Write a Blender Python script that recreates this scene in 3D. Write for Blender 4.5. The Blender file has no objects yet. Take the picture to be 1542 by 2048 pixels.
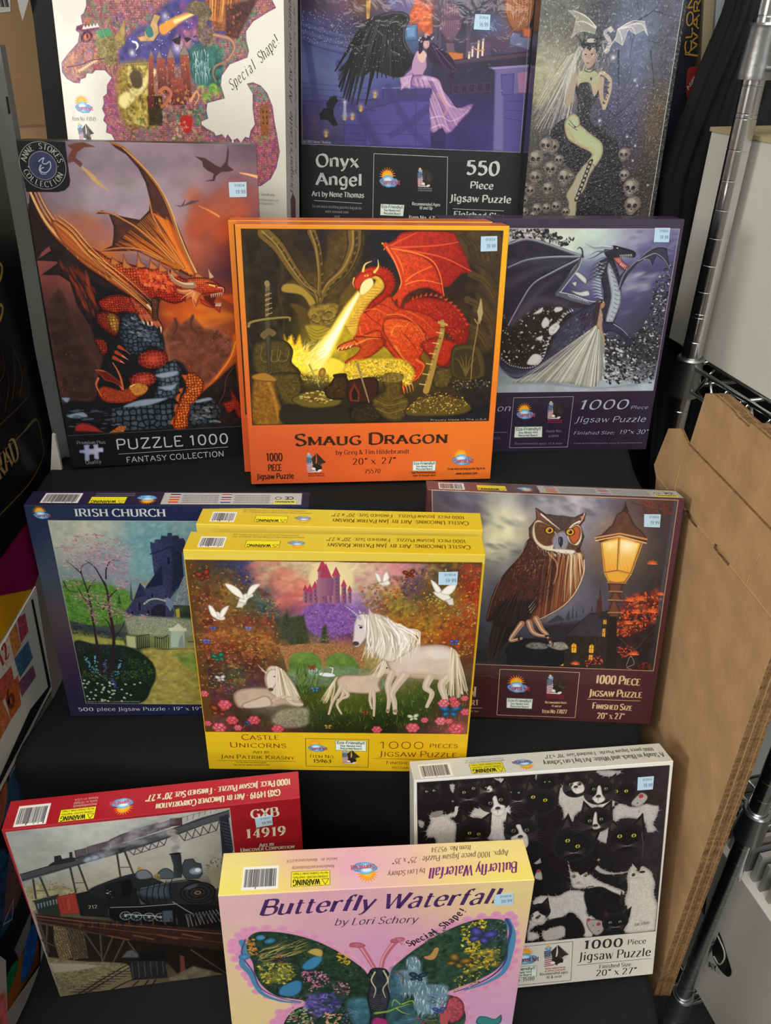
# Shelf display of boxed jigsaw puzzles on black cloth steps beside a chrome wire rack.
import bpy, math, random
import numpy as np
from mathutils import Matrix, Vector

C = bpy.context.scene.collection
S = 0.8                                   # survey unit -> metres
CAM_H = 1.5
def U(x, y, z): return Vector((x * S, y * S, z * S + CAM_H))   # survey point (origin at the camera) -> world

# ---------------------------------------------------------------- camera
F_PX, PITCH, ROLL = 1566.973, 0.559813, -0.010681
cp, sp = math.cos(PITCH), math.sin(PITCH)
fw = Vector((0, cp, -sp)); rt = Vector((1, 0, 0)); dn = fw.cross(rt)
cr, sr = math.cos(ROLL), math.sin(ROLL)
rt2 = rt * cr + dn * sr; dn2 = dn * cr - rt * sr
cam_d = bpy.data.cameras.new('camera'); cam = bpy.data.objects.new('camera', cam_d); C.objects.link(cam)
cam_d.sensor_fit = 'VERTICAL'; cam_d.sensor_height = 24.0; cam_d.lens = F_PX / 2048 * 24.0
cam_d.clip_start = 0.01
m = Matrix((rt2, -dn2, -fw)).transposed().to_4x4(); m.translation = (0, 0, CAM_H)
cam.matrix_world = m
bpy.context.scene.camera = cam
# ---------------------------------------------------------------- world, lights, exposure
wd = bpy.data.worlds.new('world'); bpy.context.scene.world = wd; wd.use_nodes = True
wd.node_tree.nodes['Background'].inputs[0].default_value = (0.80, 0.86, 1.0, 1)
wd.node_tree.nodes['Background'].inputs[1].default_value = 0.38
def area(name, loc, size, size_y, power, col, target):
	l = bpy.data.lights.new(name, 'AREA'); l.shape = 'RECTANGLE'; l.size = size; l.size_y = size_y
	l.energy = power; l.color = col
	o = bpy.data.objects.new(name, l); C.objects.link(o); o.location = loc
	o.rotation_euler = (Vector(target) - Vector(loc)).to_track_quat('-Z', 'Y').to_euler()
	return o
area('ceiling_lamp_light', (-1.0, -0.6, 2.74), 1.2, 0.4, 30, (1.0, 0.955, 0.87), (0.1, 0.7, 0.9))
area('ceiling_lamp_light', (0.5, 0.55, 2.74), 1.2, 0.4, 9, (1.0, 0.955, 0.87), (0.3, 0.8, 0.9))
area('ceiling_lamp_light', (0.0, -1.2, 2.74), 1.2, 0.4, 40, (1.0, 0.955, 0.87), (0.4, 0.6, 0.4))  # fill lamp added to brighten the low carton on the rack
area('left_fill_light', (-2.3, -0.7, 1.9), 0.9, 0.6, 54, (1.0, 0.965, 0.9), (0.5, 0.8, 0.9))  # added fill for surfaces facing left; no such lamp is seen
area('glare_light', (1.15, -2.1, 1.9), 0.7, 0.45, 22, (0.93, 0.97, 1.0), (0.4, 1.0, 1.4))  # light added behind the camera for the glare on the skull box
vs = bpy.context.scene.view_settings
vs.view_transform = 'Standard'; vs.look = 'None'; vs.gamma = 1.0; vs.use_curve_mapping = False
vs.exposure = -0.3

# ---------------------------------------------------------------- helpers: colours, materials
def hexc(h):
	h = h.lstrip('#')
	return [int(h[i:i + 2], 16) / 255 for i in (0, 2, 4)]
def lin(c): return [x / 12.92 if x <= 0.04045 else ((x + 0.055) / 1.055) ** 2.4 for x in c]
_mats = {}
def mat(name, col, rough=0.5, metal=0.0, coat=0.0, bump=0.0, bscale=60.0, vary=0.0, vscale=8.0, spec=0.5, stretch=(1, 1, 1)):
	key = (name,)
	if key in _mats: return _mats[key]
	m = bpy.data.materials.new(name); m.use_nodes = True
	nt = m.node_tree; b = nt.nodes['Principled BSDF']
	c = lin(hexc(col))
	b.inputs['Base Color'].default_value = (*c, 1); b.inputs['Roughness'].default_value = rough
	b.inputs['Metallic'].default_value = metal; b.inputs['Coat Weight'].default_value = coat
	b.inputs['Coat Roughness'].default_value = 0.08; b.inputs['Specular IOR Level'].default_value = spec
	if bump or vary:
		tc = nt.nodes.new('ShaderNodeTexCoord'); mp = nt.nodes.new('ShaderNodeMapping')
		mp.inputs['Scale'].default_value = stretch
		nt.links.new(tc.outputs['Object'], mp.inputs['Vector'])
	if bump:
		n = nt.nodes.new('ShaderNodeTexNoise'); n.inputs['Scale'].default_value = bscale; n.inputs['Detail'].default_value = 4
		nt.links.new(mp.outputs['Vector'], n.inputs['Vector'])
		bp = nt.nodes.new('ShaderNodeBump'); bp.inputs['Strength'].default_value = bump; bp.inputs['Distance'].default_value = 0.002
		nt.links.new(n.outputs['Fac'], bp.inputs['Height']); nt.links.new(bp.outputs['Normal'], b.inputs['Normal'])
	if vary:
		n = nt.nodes.new('ShaderNodeTexNoise'); n.inputs['Scale'].default_value = vscale; n.inputs['Detail'].default_value = 6
		nt.links.new(mp.outputs['Vector'], n.inputs['Vector'])
		r = nt.nodes.new('ShaderNodeValToRGB')
		r.color_ramp.elements[0].position = 0.3; r.color_ramp.elements[1].position = 0.7
		r.color_ramp.elements[0].color = (*[x * (1 - vary) for x in c], 1)
		r.color_ramp.elements[1].color = (*[min(1, x * (1 + vary)) for x in c], 1)
		nt.links.new(n.outputs['Fac'], r.inputs['Fac']); nt.links.new(r.outputs['Color'], b.inputs['Base Color'])
	_mats[key] = m
	return m
def print_mat(name, img, film=0.25, rough=0.45, wrinkle=0.25, wscale=45.0):
	"""printed card under clear film: painted print, thin glossy coat with fine wrinkles"""
	m = bpy.data.materials.new(name); m.use_nodes = True
	nt = m.node_tree; b = nt.nodes['Principled BSDF']
	t = nt.nodes.new('ShaderNodeTexImage'); t.image = img; t.extension = 'EXTEND'; t.interpolation = 'Cubic'
	nt.links.new(t.outputs['Color'], b.inputs['Base Color'])
	b.inputs['Roughness'].default_value = rough; b.inputs['Specular IOR Level'].default_value = 0.2
	b.inputs['Coat Weight'].default_value = film; b.inputs['Coat Roughness'].default_value = 0.07
	tc = nt.nodes.new('ShaderNodeTexCoord'); n = nt.nodes.new('ShaderNodeTexNoise')
	n.inputs['Scale'].default_value = wscale; n.inputs['Detail'].default_value = 3; n.inputs['Distortion'].default_value = 1.2
	nt.links.new(tc.outputs['Object'], n.inputs['Vector'])
	bp = nt.nodes.new('ShaderNodeBump'); bp.inputs['Strength'].default_value = wrinkle; bp.inputs['Distance'].default_value = 0.0015
	nt.links.new(n.outputs['Fac'], bp.inputs['Height']); nt.links.new(bp.outputs['Normal'], b.inputs['Coat Normal'])
	return m
# ---------------------------------------------------------------- helpers: objects
def link(o, parent=None):
	C.objects.link(o)
	if parent is not None: o.parent = parent
	return o
def mesh_obj(name, verts, faces, mats, parent=None, fmat=None, smooth=False, uvs=None):
	me = bpy.data.meshes.new(name); me.from_pydata([tuple(v) for v in verts], [], faces)
	for mm in (mats if isinstance(mats, (list, tuple)) else [mats]): me.materials.append(mm)
	if fmat is not None: me.polygons.foreach_set('material_index', fmat)
	if smooth: me.polygons.foreach_set('use_smooth', [True] * len(me.polygons))
	if uvs is not None:
		uv = me.uv_layers.new(name='UVMap'); uv.data.foreach_set('uv', np.asarray(uvs, dtype=np.float32).ravel())
	me.update()
	return link(bpy.data.objects.new(name, me), parent)
def thing(name, label, cat, loc=(0, 0, 0), group=None, matrix=None):
	o = bpy.data.objects.new(name, None); o.empty_display_size = 0.03; C.objects.link(o)
	if matrix is not None: o.matrix_world = matrix
	else: o.location = loc
	o['label'] = label; o['category'] = cat
	if group: o['group'] = group
	return o
def tag(o, label, cat, group=None):
	o['label'] = label; o['category'] = cat
	if group: o['group'] = group
	return o
class MB:
	"""collects vertices and faces of one part"""
	def __init__(s): s.v = []; s.f = []; s.m = []
	def add(s, vs, fs, mi=0):
		k = len(s.v); s.v += [tuple(v) for v in vs]; s.f += [tuple(i + k for i in f) for f in fs]; s.m += [mi] * len(fs)
	def hexa(s, p, mi=0):      # 8 corners: bottom ring then top ring
		s.add(p, [(3, 2, 1, 0), (4, 5, 6, 7), (0, 1, 5, 4), (1, 2, 6, 5), (2, 3, 7, 6), (3, 0, 4, 7)], mi)
	def box(s, x0, y0, z0, x1, y1, z1, mi=0):
		s.hexa([(x0, y0, z0), (x1, y0, z0), (x1, y1, z0), (x0, y1, z0), (x0, y0, z1), (x1, y0, z1), (x1, y1, z1), (x0, y1, z1)], mi)
	def tube(s, pts, r, n=10, mi=0, cap=True):
		pts = [Vector(p) for p in pts]; rs = r if isinstance(r, (list, tuple)) else [r] * len(pts)
		k = len(s.v); up = Vector((0, 0, 1))
		for i, p in enumerate(pts):
			d = (pts[min(i + 1, len(pts) - 1)] - pts[max(i - 1, 0)]).normalized()
			a = d.cross(up if abs(d.z) < 0.95 else Vector((1, 0, 0))).normalized(); b = d.cross(a)
			for j in range(n):
				t = 2 * math.pi * j / n; s.v.append(tuple(p + (a * math.cos(t) + b * math.sin(t)) * rs[i]))
		for i in range(len(pts) - 1):
			for j in range(n):
				s.f.append((k + i * n + j, k + i * n + (j + 1) % n, k + (i + 1) * n + (j + 1) % n, k + (i + 1) * n + j)); s.m.append(mi)
		if cap:
			s.f.append(tuple(k + j for j in range(n))[::-1]); s.m.append(mi)
			s.f.append(tuple(k + (len(pts) - 1) * n + j for j in range(n))); s.m.append(mi)
	def build(s, name, mats, parent=None, smooth=False):
		return mesh_obj(name, s.v, s.f, mats, parent, s.m, smooth)
def bevel(o, w=0.0008, seg=2):
	md = o.modifiers.new('bevel', 'BEVEL'); md.width = w; md.segments = seg; md.limit_method = 'ANGLE'
	return o
def smooth_by_angle(o, deg=40):
	me = o.data; me.polygons.foreach_set('use_smooth', [True] * len(me.polygons)); me.set_sharp_from_angle(angle=math.radians(deg))
	return o

# ---------------------------------------------------------------- the painter: prints are painted here, stroke by stroke
RES = 1.6                                 # pixels per print unit (1500 units = 1 survey unit)
K = 1500.0
SC = [1.0]
def L(x): return x / SC[0]
def P(s):
	a = np.array([float(t) for t in s.split()], dtype=np.float32)
	return a.reshape(-1, 2)
def smoothline(p, n=6, closed=False):
	p = np.asarray(p, dtype=np.float64)
	if len(p) < 3: return p
	if closed: q = np.vstack([p[-1], p, p[0], p[1]]); m_ = len(p)
	else: q = np.vstack([2 * p[0] - p[1], p, 2 * p[-1] - p[-2]]); m_ = len(p) - 1
	out = []
	for i in range(m_):
		a, b, c, d = q[i:i + 4]
		for t in np.linspace(0, 1, n, endpoint=False):
			out.append(0.5 * (2 * b + (c - a) * t + (2 * a - 5 * b + 4 * c - d) * t * t + (3 * b - a - 3 * c + d) * t ** 3))
	if not closed: out.append(p[-1])
	return np.array(out)
def value_noise(rng, h, w, cell, octaves=3):
	out = np.zeros((h, w), np.float32); amp = 1.0; tot = 0
	for o in range(octaves):
		c = max(cell / 2 ** o, 1.0); gh, gw = int(h / c) + 3, int(w / c) + 3
		g = rng.random((gh, gw), dtype=np.float32)
		y = np.arange(h, dtype=np.float32) / c; x = np.arange(w, dtype=np.float32) / c
		yi = y.astype(int); xi = x.astype(int); fy = y - yi; fx = x - xi
		fy = (fy * fy * (3 - 2 * fy))[:, None]; fx = (fx * fx * (3 - 2 * fx))[None]
		r0 = g[yi]; r1 = g[yi + 1]
		out += amp * ((r0[:, xi] * (1 - fx) + r0[:, xi + 1] * fx) * (1 - fy) + (r1[:, xi] * (1 - fx) + r1[:, xi + 1] * fx) * fy)
		tot += amp; amp *= 0.55
	return out / tot * 2 - 1
class Art:
	def __init__(s, w, h, bg='808080', seed=1, res=None):
		s.r = res or RES; s.w = w; s.h = h
		s.W = int(round(w * s.r)); s.H = int(round(h * s.r))
		s.a = np.empty((s.H, s.W, 3), np.float32); s.a[:] = hexc(bg)
		s.rng = np.random.default_rng(seed); s.clipm = None
	def _blend(s, x0, y0, m, col, mode='n'):
		h, w = m.shape[:2]
		if s.clipm is not None: m = m * s.clipm[y0:y0 + h, x0:x0 + w]
		v = s.a[y0:y0 + h, x0:x0 + w]; m3 = m[..., None]
		if mode == 'n': v += (col - v) * m3
		elif mode == 'add': v += col * m3
		elif mode == 'mul': v *= 1 + (col - 1) * m3
		np.clip(v, 0, 1, out=v)
	def _box(s, p, pad):
		x0 = max(int(p[:, 0].min() - pad), 0); x1 = min(int(p[:, 0].max() + pad) + 2, s.W)
		y0 = max(int(p[:, 1].min() - pad), 0); y1 = min(int(p[:, 1].max() + pad) + 2, s.H)
		return x0, y0, x1, y1
	def sdf(s, p, pad=2):
		"""signed distance (positive inside) of a closed outline, in pixels"""
		x0, y0, x1, y1 = s._box(p, pad)
		if x1 <= x0 or y1 <= y0: return None
		step = 1
		if (x1 - x0) * (y1 - y0) * len(p) > 6e6: step = 2
		if (x1 - x0) * (y1 - y0) * len(p) > 4e7: step = 3
		ys = np.arange(y0, y1 + step, step, dtype=np.float32)[:, None] + 0.5; xs = np.arange(x0, x1 + step, step, dtype=np.float32)[None] + 0.5
		d2 = np.full((ys.size, xs.size), 1e12, np.float32); ins = np.zeros(d2.shape, bool)
		q = np.roll(p, -1, 0)
		for (ax, ay), (bx, by) in zip(p.tolist(), q.tolist()):
			dx, dy = bx - ax, by - ay; L2 = dx * dx + dy * dy
			if L2 < 1e-9: continue
			t = ((xs - ax) * dx + (ys - ay) * dy) / L2; np.clip(t, 0, 1, out=t)
			np.minimum(d2, (xs - ax - t * dx) ** 2 + (ys - ay - t * dy) ** 2, out=d2)
			if dy != 0:
				c = ((ys < ay) != (ys < by)) & (xs < dx * (ys - ay) / dy + ax); ins ^= c
		d = np.sqrt(d2); d[~ins] *= -1
		if step > 1:
			H_, W_ = y1 - y0, x1 - x0
			yy = np.arange(H_) / step; xx = np.arange(W_) / step; yi = yy.astype(int); xi = xx.astype(int)
			fy = (yy - yi)[:, None].astype(np.float32); fx = (xx - xi)[None].astype(np.float32)
			yj = np.minimum(yi + 1, d.shape[0] - 1); xj = np.minimum(xi + 1, d.shape[1] - 1)
			d = (d[yi][:, xi] * (1 - fx) + d[yi][:, xj] * fx) * (1 - fy) + (d[yj][:, xi] * (1 - fx) + d[yj][:, xj] * fx) * fy
		else: d = d[:y1 - y0, :x1 - x0]
		return x0, y0, d
	def poly(s, pts, col, sf=0.6, cv=0, rim=None, grad=None, nz=0, nc=12, al=1.0, mode='n', cells=None):
		"""filled outline; rim=(colour,width) shades the border, grad=(colour2, angle_deg), cells=(size,dark) scale pattern"""
		p = pts
		if cv: p = smoothline(p, 5, True)
		p = np.asarray(p, np.float32) * s.r
		so = max(sf * s.r, 0.5); q = s.sdf(p, so + 1)
		if q is None: return
		x0, y0, d = q
		m_ = np.clip(d / so * 0.5 + 0.5, 0, 1) * al
		c = np.empty(d.shape + (3,), np.float32); c[:] = hexc(col)
		h, w = d.shape
		if grad:
			a = math.radians(grad[1]); yy, xx = np.mgrid[0:h, 0:w].astype(np.float32)
			t = xx * math.cos(a) + yy * math.sin(a); ts = t[m_ > 0.5] if (m_ > 0.5).any() else t
			t = np.clip((t - ts.min()) / (np.ptp(ts) + 1e-6), 0, 1)[..., None]
			c = c * (1 - t) + np.array(hexc(grad[0]), np.float32) * t
		if rim:
			t = np.clip(1 - d / (rim[1] * s.r), 0, 1)[..., None] ** 1.5
			c = c * (1 - t) + np.array(hexc(rim[0]), np.float32) * t
		if cells: c = c * s._cells(x0, y0, h, w, cells[0] * s.r, cells[1])[..., None]
		if nz: c = c * (1 + nz * value_noise(s.rng, h, w, nc * s.r, 4))[..., None]
		s._blend(x0, y0, m_, np.clip(c, 0, 1), mode)
	def _cells(s, x0, y0, h, w, cell, dark):
		gy, gx = int(h / cell) + 4, int(w / cell) + 4
		j = s.rng.random((gy, gx, 2), dtype=np.float32) * 0.6 + 0.2
		ys = np.arange(h, dtype=np.float32)[:, None] / cell + 1; xs = np.arange(w, dtype=np.float32)[None] / cell + 1
		yi = np.broadcast_to(ys.astype(int), (h, w)); xi = np.broadcast_to(xs.astype(int), (h, w))
		d1 = np.full((h, w), 9.0, np.float32); d2 = d1.copy(); v = np.zeros((h, w), np.float32)
		br = s.rng.random((gy, gx), dtype=np.float32)
		for a in (-1, 0, 1):
			for b in (-1, 0, 1):
				yy = yi + a; xx = xi + b; jj = j[yy, xx]
				d = (ys - yy - jj[..., 0]) ** 2 + (xs - xx - jj[..., 1]) ** 2
				n = d < d1; d2 = np.where(n, d1, np.minimum(d2, d)); v = np.where(n, br[yy, xx], v); d1 = np.where(n, d, d1)
		e = np.clip((np.sqrt(d2) - np.sqrt(d1)) * 2.6, 0, 1)
		return (dark + (1.12 - dark) * e) * (0.85 + 0.3 * v)
	def stroke(s, pts, w0, col, w1=None, sf=0.5, cv=1, al=1.0, mode='n', wm=None):
		"""line of varying width (w0 at the start, wm in the middle, w1 at the end)"""
		p = np.asarray(pts, np.float64)
		if cv and len(p) > 2: p = smoothline(p, 5)
		p = p.astype(np.float32) * s.r; n = len(p)
		w1 = w0 if w1 is None else w1
		t = np.linspace(0, 1, n)
		r = (w0 + (w1 - w0) * t) / 2 if wm is None else np.interp(t, [0, .5, 1], [w0, wm, w1]) / 2
		r = r * s.r; so = max(sf * s.r, 0.5)
		x0, y0, x1, y1 = s._box(p, float(r.max()) + so + 1)
		if x1 <= x0 or y1 <= y0: return
		M = np.zeros((y1 - y0, x1 - x0), np.float32)
		for i in range(n - 1):
			a, b = p[i], p[i + 1]; pad = max(r[i], r[i + 1]) + so + 1
			u0 = max(int(min(a[0], b[0]) - pad), x0); u1 = min(int(max(a[0], b[0]) + pad) + 2, x1)
			v0 = max(int(min(a[1], b[1]) - pad), y0); v1 = min(int(max(a[1], b[1]) + pad) + 2, y1)
			if u1 <= u0 or v1 <= v0: continue
			ys = np.arange(v0, v1, dtype=np.float32)[:, None] + .5; xs = np.arange(u0, u1, dtype=np.float32)[None] + .5
			d = b - a; L2 = max(float(d @ d), 1e-6)
			tt = np.clip(((xs - a[0]) * d[0] + (ys - a[1]) * d[1]) / L2, 0, 1)
			dist = np.sqrt((xs - a[0] - tt * d[0]) ** 2 + (ys - a[1] - tt * d[1]) ** 2)
			rr = r[i] + (r[i + 1] - r[i]) * tt
			mm = np.clip((rr - dist) / so + 0.5, 0, 1) * np.minimum(1, rr * 2 + .25)
			sub = M[v0 - y0:v1 - y0, u0 - x0:u1 - x0]; np.maximum(sub, mm, out=sub)
		s._blend(x0, y0, M * al, np.array(hexc(col), np.float32), mode)
	def ell(s, cx, cy, rx, ry, col, ang=0, sf=0.5, al=1.0, mode='n', grad=None):
		cx, cy, rx, ry = cx * s.r, cy * s.r, rx * s.r, ry * s.r; R = max(rx, ry) + 2 + sf * s.r
		x0, x1 = max(int(cx - R), 0), min(int(cx + R) + 2, s.W); y0, y1 = max(int(cy - R), 0), min(int(cy + R) + 2, s.H)
		if x1 <= x0 or y1 <= y0: return
		ys = np.arange(y0, y1, dtype=np.float32)[:, None] + .5 - cy; xs = np.arange(x0, x1, dtype=np.float32)[None] + .5 - cx
		a = math.radians(ang); ca, sa = math.cos(a), math.sin(a)
		d = np.sqrt(((xs * ca + ys * sa) / max(rx, .3)) ** 2 + ((ys * ca - xs * sa) / max(ry, .3)) ** 2)
		so = max(sf * s.r, 0.6) / max(min(rx, ry), .5)
		m_ = np.clip((1 - d) / so + 0.5, 0, 1) * al
		c = np.array(hexc(col), np.float32)
		if grad is not None:
			t = np.clip(d, 0, 1)[..., None]; c = c * (1 - t) + np.array(hexc(grad), np.float32) * t
		s._blend(x0, y0, m_, c, mode)
	def glow(s, cx, cy, rad, col, k=1.0, ry=None, power=2.0):
		rx = rad * s.r; ry = (ry or rad) * s.r; cx *= s.r; cy *= s.r
		x0, x1 = max(int(cx - rx), 0), min(int(cx + rx) + 1, s.W); y0, y1 = max(int(cy - ry), 0), min(int(cy + ry) + 1, s.H)
		if x1 <= x0 or y1 <= y0: return
		ys = (np.arange(y0, y1, dtype=np.float32)[:, None] - cy) / ry; xs = (np.arange(x0, x1, dtype=np.float32)[None] - cx) / rx
		m_ = np.clip(1 - np.sqrt(xs * xs + ys * ys), 0, 1) ** power * k
		s._blend(x0, y0, m_, np.array(hexc(col), np.float32))
	def inside(s, pts, n):
		"""n random points inside an outline"""
		p = np.asarray(pts, np.float64); lo, hi = p.min(0), p.max(0); out = []
		q = np.roll(p, -1, 0)
		while len(out) < n:
			c = s.rng.random((n * 2 + 8, 2)) * (hi - lo) + lo
			ins = np.zeros(len(c), bool)
			for (ax, ay), (bx, by) in zip(p, q):
				if ay == by: continue
				ins ^= ((c[:, 1] < ay) != (c[:, 1] < by)) & (c[:, 0] < (bx - ax) * (c[:, 1] - ay) / (by - ay) + ax)
			out += c[ins].tolist()
			if not ins.any(): break
		return out[:n]
	def dabs(s, pts, n, size, cols, asp=0.6, ang=None, al=0.9, jit=25, sf=0.5):
		cols = cols.split()
		for (x, y) in s.inside(pts, n):
			r = size[0] + (size[1] - size[0]) * s.rng.random() ** 1.5
			a = s.rng.random() * 180 if ang is None else ang + (s.rng.random() - .5) * jit
			s.ell(x, y, r, r * asp, cols[int(s.rng.random() * len(cols))], a, sf, al)
	def hair(s, pts, n, length, cols, ang, w=0.8, jit=20, bend=0.3, al=0.8):
		cols = cols.split()
		for (x, y) in s.inside(pts, n):
			a = math.radians(ang + (s.rng.random() - .5) * jit); l = length * (0.5 + s.rng.random()); b = (s.rng.random() - .5) * bend * l
			q = [(x, y), (x + math.cos(a) * l / 2 - math.sin(a) * b, y + math.sin(a) * l / 2 + math.cos(a) * b), (x + math.cos(a) * l, y + math.sin(a) * l)]
			s.stroke(q, w, cols[int(s.rng.random() * len(cols))], w * 0.2, al=al)
	def fan(s, a, b, n, w, cols, w1=None, al=0.8, jit=1.5):
		"""n lines running from cv a to cv b"""
		cols = cols.split(); a = smoothline(a, 12); b = smoothline(b, 12)
		for i in range(n):
			t = i / max(n - 1, 1); pa = a[int(t * (len(a) - 1))]; pb = b[int(t * (len(b) - 1))]; j = (s.rng.random(2) - .5) * jit * 2
			mid = (pa + pb) / 2 + j
			s.stroke([pa, mid, pb + j], w, cols[int(s.rng.random() * len(cols))], w1, al=al)
	def grid(s, rows, x0=0, y0=0, x1=None, y1=None, nz=0.0, nc=20):
		"""smooth colour field from a coarse table of colours"""
		g = np.array([[hexc(c) for c in r.split()] for r in rows.strip().split('\n')], np.float32)
		x1 = s.w if x1 is None else x1; y1 = s.h if y1 is None else y1
		X0, X1, Y0, Y1 = [int(round(v * s.r)) for v in (x0, x1, y0, y1)]
		X0, Y0 = max(X0, 0), max(Y0, 0); X1, Y1 = min(X1, s.W), min(Y1, s.H)
		h, w = Y1 - Y0, X1 - X0
		yy = np.clip((np.arange(h) + .5) / h * g.shape[0] - .5, 0, g.shape[0] - 1.001); xx = np.clip((np.arange(w) + .5) / w * g.shape[1] - .5, 0, g.shape[1] - 1.001)
		if nz:
			pass
		yi = yy.astype(int); xi = xx.astype(int); fy = yy - yi; fx = xx - xi
		fy = (fy * fy * (3 - 2 * fy) * .5 + fy * .5)[:, None, None]; fx = (fx * fx * (3 - 2 * fx) * .5 + fx * .5)[None, :, None]
		yj = np.minimum(yi + 1, g.shape[0] - 1); xj = np.minimum(xi + 1, g.shape[1] - 1)
		c = (g[yi][:, xi] * (1 - fx) + g[yi][:, xj] * fx) * (1 - fy) + (g[yj][:, xi] * (1 - fx) + g[yj][:, xj] * fx) * fy
		if nz: c = c * (1 + nz * value_noise(s.rng, h, w, nc * s.r, 5))[..., None]
		s._blend(X0, Y0, np.ones((h, w), np.float32), np.clip(c, 0, 1).astype(np.float32))
	def rect(s, x0, y0, x1, y1, col, **k): s.poly([(x0, y0), (x1, y0), (x1, y1), (x0, y1)], col, **k)
	def frame(s, pts, w, col): s.stroke(np.vstack([pts, pts[:1]]), w, col, cv=0)
	def clip(s, pts=None, sf=0.5, cv=0):
		if pts is None: s.clipm = None; return
		p = np.asarray(smoothline(pts, 5, True) if cv else pts, np.float32) * s.r
		s.clipm = np.zeros((s.H, s.W), np.float32); q = s.sdf(p, 2)
		if q is None: return
		x0, y0, d = q; s.clipm[y0:y0 + d.shape[0], x0:x0 + d.shape[1]] = np.clip(d / (sf * s.r) * .5 + .5, 0, 1)
	def warp(s, pts, amp, cell):
		"""break up edges inside an outline's bounding box"""
		x0, y0, x1, y1 = s._box(np.asarray(pts, np.float32) * s.r, 0); h, w = y1 - y0, x1 - x0
		n1 = value_noise(s.rng, h, w, cell * s.r, 3) * amp * s.r; n2 = value_noise(s.rng, h, w, cell * s.r, 3) * amp * s.r
		yy, xx = np.mgrid[0:h, 0:w]; v = s.a[y0:y1, x0:x1].copy()
		s.a[y0:y1, x0:x1] = v[np.clip((yy + n1).astype(int), 0, h - 1), np.clip((xx + n2).astype(int), 0, w - 1)]
	def brightness(s, pts, k, sf=8, cv=1):
		s.poly(pts, 'ffffff', sf=sf, cv=cv, mode='mul', al=1) if False else s._mulpoly(pts, k, sf, cv)
	def _mulpoly(s, pts, k, sf, cv):
		p = np.asarray(smoothline(pts, 5, True) if cv else pts, np.float32) * s.r
		q = s.sdf(p, sf * s.r + 1)
		if q is None: return
		x0, y0, d = q; m_ = np.clip(d / (sf * s.r) * .5 + .5, 0, 1)
		s._blend(x0, y0, m_, np.array([k, k, k], np.float32), 'mul')
	def image(s, name):
		img = bpy.data.images.new(name, s.W, s.H, alpha=False)
		b = np.ones((s.H, s.W, 4), np.float32); b[..., :3] = s.a[::-1]
		img.pixels.foreach_set(b.ravel()); img.update(); img.pack()
		return img

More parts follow.
